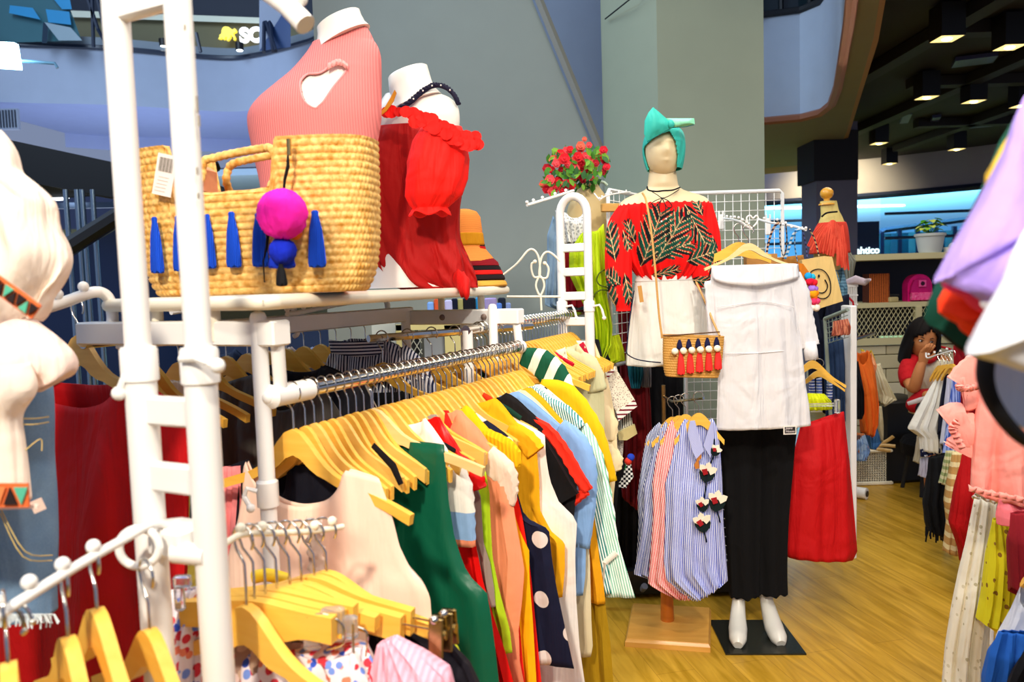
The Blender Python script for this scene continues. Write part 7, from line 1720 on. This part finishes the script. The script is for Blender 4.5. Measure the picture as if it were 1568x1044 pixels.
hang('lavender_skirt', 'pale lavender skirt hem below the navy band', 'skirt', 1418, 700, 3.9, [(1409, 702), (1407, 728)], [(1432, 698), (1430, 726), (1424, 734)], fabric('#C4C0D0'), nw=0)
hang('black_fringe_dress', 'black dress with ragged fringe hem on the right rack', 'dress', 1440, 690, 3.6, [(1422, 700), (1418, 740), (1414, 770), (1418, 800), (1424, 815)], [(1464, 690), (1466, 740), (1464, 780), (1462, 822)], fabric('#08080B', .9, .6), nw=0, D=.05, fold=.014)
g = G(); rf2 = random.Random(9)
for k in range(26):
    a = at(1418 + 1.7*k, 806 + 6*sin(k), 3.58); b = at(1418 + 1.7*k + rf2.uniform(-3, 3), 822 + rf2.uniform(-8, 10), 3.57); g.tube([a, b], .004, 5)
mk(g, 'fringe', fabric('#08080B', .9, .6), parent=bpy.data.objects['black_fringe_dress'])
hang('green_beige_blouse', 'green beige striped garment on the right rack beside the fringed dress', 'top', 1450, 690, 3.5, [(1448, 690), (1444, 720), (1440, 740)], [(1462, 690), (1458, 725), (1452, 742)], stripes('#9AA46A', '#D8CEA0', .03, .5, 2), nw=0)
hang('tan_striped_dress', 'tan and cream horizontally striped dress on the right rack', 'dress', 1462, 690, 3.3, [(1458, 692), (1452, 730), (1447, 768), (1452, 800), (1447, 845)], [(1480, 690), (1478, 770), (1476, 850)], stripes('#C89A5A', '#EEDCA8', .052, .4, 2), nw=0, D=.04)
hang('deep_red_dress', 'deep red dress hanging behind the pink blouse', 'dress', 1488, 690, 2.9, [(1474, 692), (1464, 740), (1454, 800), (1460, 815), (1470, 840), (1474, 860)], [(1510, 690), (1512, 780), (1516, 880)], fabric('#B4060E', .8, .4), nw=0, D=.05)
hang('crimson_jersey', 'dark crimson jersey with small white print right of the seated person', 'jersey', 1475, 518, 3.8, [(1460, 530), (1461, 600), (1456, 690)], [(1500, 530), (1502, 600), (1500, 700)], spots('#A00C1C', ['#A00C1C', '#A00C1C', '#D8C8C8', '#A00C1C', '#A00C1C'], 26, .35), nw=.03)
t = root('clip_hanger', at(1450, 690, 3.35), 0, 'small white wire clip hanger between the blue striped shirt and the pink blouse', 'hanger')
part(tube_px([(1445, 676, 3.35), (1452, 679, 3.33), (1460, 680, 3.32), (1460, 690, 3.32)], .0035), 'wire', WHITE, t)
# pink ruffled blouse and dresses, close on the right
PINK = fabric('#F79A8C', .8, .6)
t = garment('pink_blouse', 'salmon pink blouse with frilled sleeve edges on the right', 'blouse', at(1545, 540, 1.75), -.35,
    [(1500, 552), (1496, 600), (1490, 650), (1486, 700), (1484, 752)], [(1640, 560), (1650, 650), (1660, 790)], PINK, sleeves=[[(1505, 552, .03), (1492, 575, .045), (1482, 595, .05), (1474, 598, .05)], [(1500, 640, .02), (1488, 652, .05), (1470, 655, .062), (1460, 660, .06)], [(1505, 640, .03), (1496, 670, .04), (1482, 690, .05), (1478, 696, .045)]], nw=.05, D=.05, nfold=3, fold=.012, nu=50, nv=50)
def frill(pts, Y, w_, mat, parent, amp=.008, n=12):
    P = smoothpath([at(x, y, Y) for x, y in pts], n); rings = []
    for i, p in enumerate(P):
        tg = (P[min(i+1, len(P)-1)] - P[max(i-1, 0)]).normalized(); nr = V((tg.z, 0, -tg.x))
        rings.append([p, p + nr*w_*.5 + V((0, amp*sin(i*1.3), 0)), p + nr*w_ + V((0, amp*1.5*sin(i*1.3+.4), 0)) + nr*.15*w_*sin(i*2.1)])
    g = G(); g.loft(rings, closed=False); return part(g, 'frill', mat, parent, solid=.001, ang=180)
frill([(1500, 596), (1482, 600), (1466, 598), (1462, 590)], 1.70, .014, PINK, t); frill([(1462, 640), (1452, 655), (1460, 672), (1470, 690)], 1.70, -.014, PINK, t); frill([(1484, 752), (1510, 758), (1540, 764), (1568, 770)], 1.68, -.012, PINK, t)
hang('rose_skirt', 'rose pink ruffled skirt edge under the salmon blouse at the right edge', 'skirt', 1560, 755, 1.72, [(1530, 765), (1528, 790), (1530, 802)], [(1640, 760), (1650, 820)], fabric('#F07A84', .8, .5), nw=0, D=.03, nfold=6)
hang('dark_red_dress', 'dark maroon red garment at the right edge below the rose skirt', 'dress', 1565, 780, 1.6, [(1548, 785), (1544, 830), (1548, 900)], [(1640, 780), (1650, 1000)], fabric('#8A1420'), nw=0, D=.04)
t = garment('eyelet_dress', 'long off white eyelet lace dress on the right beside the aisle', 'dress', at(1505, 745, 2.0), -.35,
    [(1492, 762), (1484, 800), (1478, 830), (1468, 870), (1456, 930), (1446, 990), (1440, 1060), (1438, 1200)], [(1534, 765), (1528, 830), (1520, 900), (1514, 960), (1510, 1060), (1510, 1200)], spots('#E9E2CC', ['#CFC6A8', '#B8AE8C'], 45, .22), nw=0, D=.06, fold=.014, nfold=3, nu=40, nv=50, collar=None, sleeves=[])
frill([(1488, 760), (1500, 752), (1515, 762), (1534, 764)], 1.95, .012, fabric('#EDE6D2'), t if t.type == 'EMPTY' else t); 
hang('yellow_dotted_dress', 'chartreuse yellow dress with brown dots behind the eyelet dress', 'dress', 1535, 790, 1.9, [(1520, 795), (1516, 850), (1510, 920), (1504, 955), (1518, 962)], [(1548, 790), (1552, 850), (1550, 880), (1540, 960)], spots('#DCD01C', ['#8A6420', '#9A7428'], 34, .2), nw=0, D=.04, fold=.01)
t = garment('blue_white_blouse', 'white top with a bright blue lower half in the bottom right corner', 'top', at(1590, 870, 1.5), -.35,
    [(1562, 892), (1546, 930), (1524, 970), (1512, 1010), (1508, 1060), (1510, 1160)], [(1680, 880), (1690, 1160)], None or fabric('#EEF0F4', .8, .4), nw=.04, D=.04, nu=40)
hang('blue_skirt', 'bright blue fabric with a small white flower, bottom right corner', 'skirt', 1560, 960, 1.45, [(1530, 966), (1514, 1000), (1505, 1040), (1505, 1080)], [(1600, 970), (1600, 1080)], spots('#2466C4', ['#2466C4', '#2466C4', '#E8F0FF', '#2466C4'], 16, .3), nw=0, D=.03)
hang('black_corner_garment', 'black garment cutting across the bottom right corner', 'garment', 1590, 960, 1.38, [(1575, 985), (1548, 1030), (1530, 1070)], [(1680, 970), (1680, 1080)], BLACK, nw=0, D=.02)
p = at(1566, 890, 1.5); g = G(); g.tube([p, p + V((.04, -.02, -.02))], .012, 8); mk(g, 'hanger_tip', HWOOD, label='tip of a wooden hanger at the right edge above the blue and white top', cat='hanger')

# ---- blurred garments right in front ----
def cushion(name, px, Y, th, mat, label, cat='garment', group=None, n=3, wav=.004):
    P = [at(x, y, Y) for x, y in px]; P = smoothpath(P, n, True); c = sum(P, V())/len(P); g = G(); rings = []; N = len(P)
    for k, (s, d) in enumerate(((.05, -1), (.45, -.95), (.85, -.62), (1, 0), (.85, .62), (.45, .95), (.05, 1))):
        rings.append([c + (p-c)*s + V((0, d*th/2 + wav*sin(i*.8+k), 0)) for i, p in enumerate(P)])
    g.loft(rings); return mk(g, name, mat, label=label, cat=cat, group=group, ang=60)
cushion('green_garment', [(1560, 170), (1500, 285), (1440, 420), (1418, 486), (1440, 505), (1492, 542), (1640, 560), (1660, 200)], .70, .03, fabric('#0C4A3C', .8, .3), 'dark green sleeve at the back of the blurred foreground garments', n=2)
cushion('black_garment', [(1424, 488), (1470, 510), (1500, 530), (1640, 560), (1640, 600), (1496, 552), (1450, 520), (1428, 498)], .72, .02, BLACK, 'black sleeve lining under the blurred green sleeve', n=2)
cushion('yellow_garment', [(1590, 150), (1552, 195), (1526, 250), (1512, 285), (1560, 300), (1660, 200)], .66, .03, fabric('#F4C838', .8, .3), 'yellow garment edge left of the blurred lilac one, top right', n=2)
cushion('orange_red_garment', [(1446, 442), (1433, 478), (1470, 498), (1498, 522), (1640, 560), (1640, 450), (1500, 440)], .66, .03, fabric('#EE3A10', .8, .3), 'orange red sleeve opening in the blurred stack on the right', n=2)
cushion('pink_garment', [(1443, 430), (1446, 444), (1478, 458), (1512, 482), (1640, 500), (1640, 420), (1500, 410)], .625, .02, fabric('#F03A6A', .8, .3), 'hot pink sleeve edge just under the blurred lilac one', n=2)
cushion('grey_garment', [(1500, 455), (1512, 480), (1535, 490), (1600, 490), (1600, 440)], .60, .02, fabric('#B0A8A8'), 'pale grey cloth edge between the pink and white blurred garments', n=2)
cushion('lilac_garment', [(1590, 120), (1548, 205), (1500, 310), (1436, 422), (1442, 432), (1480, 448), (1516, 470), (1560, 478), (1700, 470), (1720, 200)], .60, .04, fabric('#B79CF0', .8, .3), 'big lilac sleeve blurred in the foreground at the right edge', n=2)
cushion('white_garment', [(1590, 320), (1540, 420), (1487, 532), (1492, 545), (1530, 556), (1600, 580), (1720, 600), (1720, 360)], .54, .04, fabric('#ECEFF6', .8, .3), 'blurred white sleeve in front of the lilac one at the right edge', n=2)
t = root('black_trimmed_garment', at(1600, 640, .58), 0, 'white garment with a thick curved black edge under the white sleeve, right edge', 'garment')
part(tube_px([(1512, 540, .58), (1508, 575, .58), (1518, 612, .58), (1545, 652, .58), (1580, 680, .58), (1640, 700, .58)], .0095, 6, 12, .5), 'black_edge', BLACK, t)
P = [at(x, y, .60) for x, y in ((1520, 548), (1518, 580), (1530, 615), (1556, 648), (1600, 670), (1700, 680), (1700, 560))]; n = len(P); g = G(); g.add(P + [p + V((0, .01, 0)) for p in P], [tuple(range(n))[::-1], tuple(range(n, 2*n))] + [(i, (i+1) % n, n+(i+1) % n, n+i) for i in range(n)]); part(g, 'panel', fabric('#C4D0E4', .8, .4), t, smooth=False)

t = root('garment_rail', V((.62, .62, 0)), 0, 'chrome rail above the frame edge carrying the blurred foreground garments', 'clothes rail')
g = G(); g.tube([V((.70, .40, 1.70)), V((.70, .95, 1.70))], .0125, 10); part(g, 'rail', CHROME, t)
for y_ in (.40, .95):
    g = G(); g.tube([V((.70, y_, 1.70)), V((1.15, y_, 1.70)), V((1.15, y_, 0))], .012, 8); part(g, 'post', WHITE, t)
for i, y_ in enumerate((.54, .60, .63, .66, .70)):
    make_hanger(V((.70, y_, 1.715)), 0.05, 'wooden hanger of a blurred foreground garment, %s from the camera' % ('first', 'second', 'third', 'fourth', 'fifth')[i], 'hangers of the blurred garments', hw=.11, drop=.07, seg=4)
# ================= left side and foreground =================
LR = RZ
_O = at(116, 512, 1.52); _a = lp(_O, LR, 192, 578); _b = lp(_O, LR, 110, 622)
make_hanger(at(118, 472, 1.52), LR, 'big wooden hanger carrying the plain red dress, at the left', None, hw=.24, drop=.13, th=.058, te=.022, hdrop=.052, seg=8, mat=wood('#F0C468', '#D8A040', 5, name='satin_wood'))
hang('red_dress', 'big plain red dress hanging on the left rail behind the near ladder', 'dress', 116, 512, 1.52, [(-60, 640), (-70, 800), (-80, 1000), (-90, 1200)], [(292, 640), (290, 700), (290, 800), (291, 950), (292, 1150)], fabric('#C00A10', .7, .4), rz=LR, nw=_a[0], nz=_a[1], nf=_a[1]-_b[1], nb=.02, D=.05, fold=.016, nfold=3, nu=50, nv=50, solid=.002)
g = G()
O = bpy.data.objects['red_dress']
hang('navy_strap_blouse', 'cream top with a navy strap behind the red dress shoulder', 'top', 262, 560, 1.66, [(235, 580), (235, 640)], [(285, 585), (300, 620), (310, 660)], fabric('#F0D8C0'), rz=LR, nw=0)
hang('dark_grey_blouse', 'dark grey soft top hanging behind the near right post of the rack', 'top', 430, 560, 1.72, [(318, 598), (300, 640), (296, 700), (296, 820)], [(500, 600), (540, 660), (560, 720), (570, 820)], fabric('#56524E', .8, .6), rz=LR, nw=.07, D=.03, nu=40, group=None)
hang('charcoal_dress', 'charcoal dress with pale piping inside the rack', 'dress', 455, 545, 1.85, [(360, 590), (340, 640), (340, 740)], [(560, 590), (590, 650), (610, 760)], fabric('#2C2C34', .8, .5), rz=LR, nw=.07, D=.03, trim=(.002, fabric('#B8B0A0')))
hang('black_inner_dress', 'black dress deep inside the rack below the hangers', 'dress', 500, 590, 1.95, [(420, 620), (400, 760), (400, 900)], [(620, 600), (660, 700), (680, 1000)], BLACK, rz=LR, nw=.05, D=.05)
hang('black_lower_dress', 'black dress low behind the satin top', 'dress', 410, 690, 1.40, [(340, 720), (330, 800), (330, 1000)], [(520, 720), (560, 850), (600, 1100)], fabric('#0E0E1C'), rz=LR, nw=.05, D=.02)
hang('pink_blouse', 'salmon pink top peeping out left of the satin top', 'top', 350, 700, 1.44, [(338, 715), (332, 800), (330, 1000)], [(372, 712), (385, 760), (392, 830), (390, 1000)], fabric('#F08A8C'), rz=LR, nw=0, D=.02)
for i, (x, Y, c, lb) in enumerate([(470, 2.2, '#B9A8A0', 'pale mauve top between the hangers in mid rack'), (505, 2.3, '#8C94B0', 'grey blue top beside the pinstriped shirt collar'), (330, 2.0, '#22304A', 'dark navy top behind the crossbar')]):
    hang('plain_top', lb, 'top', x, 520, Y, [(x-55, 560), (x-65, 700)], [(x+55, 560), (x+65, 700)], fabric(c), rz=LR, nw=.06, D=.02)
t = garment('pinstriped_shirt', 'navy and white striped shirt with stand collar inside the rack', 'shirt', at(558, 512, 2.02), LR,
    [(502, 548), (490, 590), (488, 680), (490, 760)], [(612, 530), (634, 552), (652, 600), (660, 760)], stripes('#1C2448', '#EAEAF2', .0085, .55, 0), nw=.055, nz=-.012, nf=.02, nb=.0, D=.035, nu=50,
    collar=None, sleeves=[[(610, 540, .03), (636, 575, .045), (648, 620, .045)]])
g = G(); R_ = []
for i in range(6):
    q = i/5; R_.append([at(507 + 84*u - 4*q + 0*u, 540 - 20*q + 0*u + (6*sin(u*3.1) if q < .5 else 6*sin(u*3.1)), 1.985 - .02*sin(pi*u)) + V((0, 0, .012*u*q)) for u in [k/20 for k in range(21)]])
g.loft(R_, closed=False); part(g, 'collar', stripes('#1C2448', '#EAEAF2', .0085, .55, 2), t, solid=.002, ang=180)
# yellow framed cabinet seen through the rack
t = root('mesh_cabinet', at(650, 560, 3.4), 0, 'pale yellow framed cabinet with wire mesh seen through the far crossbar', 'cabinet')
t.location.z = 0; FR[t.name] = Matrix.Translation(t.location)
YL = plain('#E6DC98', .5)
for (x0_, x1_, y0_, y1_) in ((606, 618, 497, 640), (686, 706, 497, 640), (606, 706, 494, 506)):
    a, b = at(x0_, y1_, 3.4), at(x1_, y0_, 3.4); g = G(); g.box(((a.x+b.x)/2, 3.4, (a.z+b.z)/2), (abs(b.x-a.x), .03, abs(b.z-a.z))); part(g, 'frame', YL, t, smooth=False)
g = G(); a, b = at(618, 640, 3.42), at(645, 505, 3.42); H_ = b.z-a.z
for k in range(-14, 6):
    x = a.x + k*.03
    for sg in (1, -1):
        p, q = V((x, 3.42, a.z)), V((x+H_*.6, 3.42, b.z))
        if sg < 0: p, q = V((x+H_*.6, 3.42, a.z)), V((x, 3.42, b.z))
        # clip to the door
        def cl(p, q, X0, X1):
            d = q.x-p.x; t0, t1 = sorted(((X0-p.x)/d, (X1-p.x)/d)); t0, t1 = max(t0, 0), min(t1, 1); return (p.lerp(q, t0), p.lerp(q, t1)) if t1 > t0 else None
        r = cl(p, q, a.x, b.x)
        if r: g.tube(list(r), .002, 4)
part(g, 'wire_mesh', plain('#D8DCD0', .5), t, kind='stuff')
g = G(); a, b = at(606, 640, 3.5), at(706, 500, 3.5); g.box(((a.x+b.x)/2, 3.55, (a.z+b.z)/2), (b.x-a.x, .02, b.z-a.z)); part(g, 'back_panel', plain('#1A1C22', .6), t, smooth=False)
g = G(); a, b = at(650, 560, 3.4), at(684, 508, 3.4); g.box(((a.x+b.x)/2, 3.43, (a.z+b.z)/2), (b.x-a.x, .02, b.z-a.z)); mk(g, 'plastic_packet', plain('#A8B0B8', .3), label='grey clear packet leaning inside the yellow framed cabinet', cat='packet', smooth=False)
p = at(588, 510, 3.3); g = G(); g.box(p, (.10, .02, .12)); mk(g, 'pale_board', plain('#BFC9C4', .6), label='pale grey board left of the yellow framed cabinet', cat='board', smooth=False)
for i, (x0_, x1_, y0_, y1_, c, lb) in enumerate([(655, 664, 462, 475, '#7AA8F0', 'small pale blue cloth in the gap under the shelf, leftmost'), (665, 671, 457, 475, '#D85A30', 'orange and brown packet in the gap under the shelf'), (681, 692, 459, 475, '#C4C4F4', 'lavender white cloth in the gap under the shelf'), (691, 700, 457, 475, '#0D1230', 'navy cloth in the gap under the shelf'), (700, 708, 457, 475, '#B0AC70', 'olive ring shaped packet in the gap under the shelf'), (708, 727, 456, 472, '#141420', 'black mesh cloth in the gap under the shelf'), (728, 734, 455, 474, '#2C9CE0', 'bright blue strip in the gap under the shelf'), (741, 760, 456, 464, '#B0A0D8', 'mauve strip above the blue cloths under the shelf'), (742, 768, 464, 474, '#5C8CE8', 'blue cloth in the gap under the shelf end'), (762, 774, 456, 464, '#1C2434', 'dark rounded cloth at the right end of the gap'), (769, 782, 464, 474, '#9CB4F4', 'pale blue cloth at the right end of the gap')]):
    a, b = at(x0_, y1_, 3.6), at(x1_, y0_, 3.6); g = G(); g.box(((a.x+b.x)/2, 3.6+.01*i, (a.z+b.z)/2-.03), (b.x-a.x, .04, b.z-a.z+.06), 0, .006); mk(g, 'folded_cloth', fabric(c), label=lb, cat='cloth', group='folded clothes seen under the shelf')
a = at(720, 480, 3.6); g = G(); g.box((a.x+.0, 3.65, a.z/2-.02), (.46, .3, a.z), 0, .005); mk(g, 'folding_table', plain('#6C7068', .6), label='grey display table behind the rack carrying the folded clothes', cat='table')

# off white blouse with triangle trim, far left
YB_ = 1.02
t = root('cream_blouse', at(-40, 600, YB_), 0, 'off white puffed blouse with a triangle patterned trim at the left edge', 'blouse')
OFFW = fabric('#FFEFDF', .8, .7)
rows = [(205, -190, -3), (235, -196, 12), (262, -200, 27), (275, -200, 40), (300, -200, 60), (322, -205, 78), (345, -210, 90), (375, -215, 96), (405, -215, 97), (435, -212, 92), (455, -205, 80), (475, -200, 62), (492, -195, 48)]
R_ = rows_loft(rows, YB_, .5, 80, 6)
for i, r in enumerate(R_):
    for j, p in enumerate(r):
        a = 2*pi*j/80; k = i/len(R_); p.y += (.011*sin(a*7+k*5)+.006*sin(a*13-k*9))*min(1, k*3); p.z += .004*sin(a*6+k*9); p.x += .005*sin(k*22)*max(0, cos(a))
g = G(); g.loft(R_, cap=(True, False)); part(g, 'sleeve', OFFW, t, solid=.002, ang=180)
rows = [(488, -195, 48), (500, -200, 56), (520, -205, 80), (538, -205, 98), (552, -205, 108), (566, -205, 111), (578, -200, 106), (588, -195, 84), (600, -190, 60)]
R_ = rows_loft(rows, YB_, .45, 80, 6)
for i, r in enumerate(R_):
    for j, p in enumerate(r): a = 2*pi*j/80; k = i/len(R_); p.y += .010*sin(a*8)*k; p.z += .006*sin(a*8+1)*k
g = G(); g.loft(R_, cap=(False, False)); part(g, 'flounce', fabric('#F6DDD2', .8, .6), t, solid=.002, ang=180)
rows = [(560, -190, 40), (600, -190, 52), (640, -190, 30), (680, -190, 33), (720, -190, 38), (770, -190, 43)]
R_ = rows_loft([(a, b, c) for a, b, c in rows], YB_-.05, .5, 60, 6)
g = G(); g.loft(R_, cap=(False, False)); part(g, 'body', OFFW, t, solid=.002, ang=180)
# trim bands with triangles, following the surface
def trimband(pts, Y, w_, n, cols, parent, base):
    P = [at(x, y, Y) for x, y in pts]; a, b = P[0], P[-1]; d = (b-a); L_ = d.length; d.normalize(); nn = V((0,-1,0)); up = d.cross(nn).normalized()
    if up.z < 0: up = -up
    g = G(); g.box((a+b)/2, (L_, .003, w_), ax=(d, V((0,1,0)), up)); part(g, 'trim_band', base, parent, smooth=False)
    for k in range(n):
        c = a.lerp(b, (k+.5)/n) + V((0, -.0035, 0)); s = L_/n*.62; q = w_*.36; sg = 1 if k % 2 else -1
        g = G(); g.prism([(-s, -q*sg), (s, -q*sg), (0, q*sg)], c, d, up, (0,1,0), .002); part(g, 'triangle', cols[k % len(cols)], parent, smooth=False)
ORG = fabric('#E8703A', .8, .3); TRQ = fabric('#58B898', .8); BLK = fabric('#2A1C1C', .8)
trimband([(-30, 416), (56, 478)], YB_-.185, .018, 9, [BLK, TRQ, BLK], t, ORG)
trimband([(-40, 758), (44, 758)], YB_-.20, .026, 5, [BLK, TRQ, fabric('#F08A50')], t, ORG)
g = G(); p = at(20, 776, YB_-.19); g.box(p, (.055, .004, .004)); part(g, 'hem_edge', OFFW, t, smooth=False)
# denim shorts
t = root('denim_shorts', at(0, 950, 1.1), 0, 'washed blue denim shorts with frayed hem under the off white blouse', 'shorts')
rows = [(585, -150, 72), (600, -150, 76), (640, -150, 78), (700, -150, 78), (760, -152, 82), (830, -153, 84), (900, -154, 82), (940, -155, 83)]
R_ = rows_loft(rows, 1.14, .5, 60, 6); g = G(); g.loft(R_, cap=(False, False)); part(g, 'leg', denim('#3F6492', '#8DACC8'), t, solid=.003, ang=180)
ST = fabric('#C8B070')
for pts in ([(20, 648, .98), (50, 650, .985), (75, 646, 1.02)], [(20, 640, .98), (50, 641, .985), (75, 638, 1.02)], [(38, 690, .975), (62, 672, .99), (64, 690, .99)], [(0, 785, .97), (35, 852, .965), (80, 858, 1.01)], [(0, 777, .97), (38, 844, .965), (80, 850, 1.01)]):
    part(tube_px(pts, .0008, 4, 5), 'stitching', ST, t)
rf3 = random.Random(4); g = G()
for k in range(70):
    x = -20 + 103*k/69; a = at(x, 940, .985 + .04*max(0, (x-60)/24)); g.tube([a, a + V((rf3.uniform(-.006, .006), 0, -rf3.uniform(.006, .020)))], .0012, 4)
part(g, 'frayed_hem', fabric('#DDE6EA'), t)
p = at(58, 774, .97); g = G(); g.box(p, (.016, .002, .016), ax=(V((.9,0,.35)).normalized(), V((0,1,0)), V((-.35,0,.9)).normalized())); part(g, 'paper_label', plain('#E8C8B8', .7), t, smooth=False)

# ---- foreground hangers on the waterfall arm ----
FH = dict(hw=.185, drop=.115, th=.042, te=.020, thick=.014, seg=8)
make_hanger(at(143, 858, .80), -.80, 'blurred wooden hanger, middle one on the ball studded arm', 'hangers on the ball studded arm', hdrop=.052, **FH)
make_hanger(at(98, 890, .765), -.85, 'blurred wooden hanger, second from the left on the ball studded arm', 'hangers on the ball studded arm', hdrop=.058, **FH)
make_hanger(at(224, 880, .84), -.75, 'blurred wooden hanger hanging from the white loop', 'hangers on the ball studded arm', hdrop=.062, **FH)
make_hanger(at(6, 935, .70), -1.0, 'blurred wooden hanger in the bottom left corner', 'hangers on the ball studded arm', hdrop=.050, **FH)
for i, (a, b) in enumerate((((15, 925), (38, 965)), ((24, 918), (50, 952)), ((30, 935), (36, 968)))):
    g = tube_px([(a[0], a[1], .71), ((a[0]+b[0])/2+4, (a[1]+b[1])/2-4, .71), (b[0], b[1], .71)], .0016, 4, 6); g.ball(at(b[0], b[1], .71), .003, 8, 5); mk(g, 'chrome_hook', CHROME, label=['upper left chrome wire hook at the left end of the arm', 'upper right chrome wire hook at the left end of the arm', 'lowest chrome wire hook at the left end of the arm'][i], cat='hook', group='loose chrome hooks')
# packed hangers right of the near ladder
for i, (x, y, Y, rz_, hw, dr_, hd, mat_) in enumerate([(372, 826, .955, -.55, .20, .10, .085, 0), (385, 824, .97, -.30, .115, .012, .080, 1), (402, 822, .985, -.30, .115, .012, .076, 1), (420, 820, 1.0, -.28, .115, .012, .072, 1), (440, 818, 1.02, -.30, .13, .03, .070, 0), (458, 817, 1.04, -.28, .15, .035, .068, 1), (478, 815, 1.06, -.3, .15, .035, .062, 1), (497, 812, 1.08, -.3, .16, .06, .060, 0)]):
    lb = ['curved wooden hanger sweeping down in front of the packed group', 'flat topped wooden hanger, first of the packed group behind the ladder', 'flat topped wooden hanger, second of the packed group', 'flat topped wooden hanger, third of the packed group', 'bowed wooden hanger in the middle of the packed group', 'straight wooden clip hanger with a metal clip, lower of the two', 'straight wooden clip hanger with a metal clip, upper of the two', 'rearmost wooden hanger of the packed group'][i]
    HH = make_hanger(at(x, y, Y), rz_, lb, 'packed hangers by the near ladder', hw=hw, drop=dr_, th=.05, te=.034 if mat_ else .02, thick=.015, seg=8, hdrop=hd)
    if i in (5, 6):
        fr = FR[HH.name]; z0 = -hd-dr_-.01
        g = G(); g.tube([V((hw*.9, 0, z0)), V((hw+.055, 0, z0-.006))], .0016, 6); part(g, 'clip_rod', BRASSY, HH, local=True)
        g = G(); 
        for s_ in (-1, 1): g.box(V((hw+.05, s_*.009, z0-.012)), (.020, .004, .052), 0, .0015, ax=(V((1,0,0)), V((0,1,s_*.12)).normalized(), V((0,-s_*.12,1)).normalized()))
        g.tube([V((hw+.038, 0, z0-.01)), V((hw+.062, 0, z0-.01))], .007, 10); part(g, 'metal_clip', BRASSY, HH, local=True)
        g = G(); g.ball(V((hw+.05, -.012, z0+.014)), .006, 10, 6); part(g, 'clip_knob', CHROME, HH, local=True)
g = tube_px([(388, 884, 1.12), (410, 880, 1.12), (440, 888, 1.12)], .010, 4, 10); mk(g, 'rolled_hanger_end', plain('#F4D020', .5), label='bright yellow rounded hanger end behind the chrome hooks', cat='hanger')
hang('black_clipped_skirt', 'black garment clipped at the lower centre of the foreground', 'skirt', 620, 955, 1.06, [(560, 962), (572, 1000), (590, 1080), (590, 1250)], [(640, 966), (690, 985), (720, 1020), (738, 1060), (745, 1250)], fabric('#14101A', .85, .5), rz=-.3, nw=0, D=.03, fold=.01)
hang('lime_waistband', 'lime yellow elastic edge beside the metal clip', 'skirt', 680, 968, 1.12, [(640, 966), (650, 1010), (660, 1080)], [(672, 968), (694, 985), (702, 1005), (706, 1080)], fabric('#E2E22A', .8, .6), rz=-.3, nw=0, D=.02)
hang('pink_ribbed_blouse', 'pale pink ribbed top at the bottom centre of the frame', 'top', 640, 985, .95, [(580, 985), (570, 1030), (575, 1080), (575, 1200)], [(606, 974), (650, 1000), (688, 1030), (700, 1080), (705, 1200)], ribbed('#FFB8CC', .008, 0, st=.4), rz=-.3, nw=0, D=.03)
FLO = spots('#F4E8EC', ['#3A5CD0', '#D83A48', '#7898E8', '#F4E8EC', '#F08A6A', '#F4E8EC'], 75, .5)
hang('floral_garment', 'white floral garment with blue and red blossoms at the bottom behind the ladder post', 'garment', 460, 950, 1.0, [(352, 1000), (352, 1040), (352, 1200)], [(470, 990), (560, 985), (585, 1030), (590, 1200)], FLO, rz=-.3, nw=0, D=.035)
hang('floral_garment', 'floral garment with blue blossoms left of the near ladder post', 'garment', 285, 900, 1.02, [(256, 905), (258, 960), (256, 1060)], [(306, 900), (310, 960), (312, 1080)], FLO, rz=-.3, nw=0, D=.03)
hang('taupe_floral_blouse', 'brownish floral cloth under the packed hangers', 'top', 380, 945, 1.03, [(350, 955), (350, 1020), (350, 1060)], [(470, 985), (480, 1000), (480, 1050)], spots('#A88878', ['#E8D0C8', '#C8A890', '#8A6858'], 40, .5), rz=-.3, nw=0, D=.02)
t = root('plastic_clip', at(510, 955, .95), 0, 'clear plastic clip with chrome wire on the floral garment', 'clip')
for (x, y, w_, h_) in ((478, 965, .022, .05), (510, 950, .03, .035), (536, 960, .02, .03)):
    g = G(); g.box(at(x, y, .95), (w_, .014, h_), .1, .003); part(g, 'clear_body', CLEAR, t)
for pts in ([(470, 945, .94), (495, 940, .94), (523, 955, .94), (526, 985, .94), (500, 995, .94)], [(540, 955, .94), (542, 1000, .94)], [(548, 960, .94), (562, 970, .94), (560, 1005, .94)]):
    part(tube_px(pts, .0013, 4, 6), 'chrome_wire', CHROME, t)
t = root('plastic_clip', at(275, 905, .98), 0, 'small clear plastic clip left of the near ladder post', 'clip')
g = G(); g.box(at(279, 890, .98), (.022, .012, .016), 0, .002); g.box(at(275, 915, .98), (.012, .01, .035), 0, .002); part(g, 'clear_body', CLEAR, t)
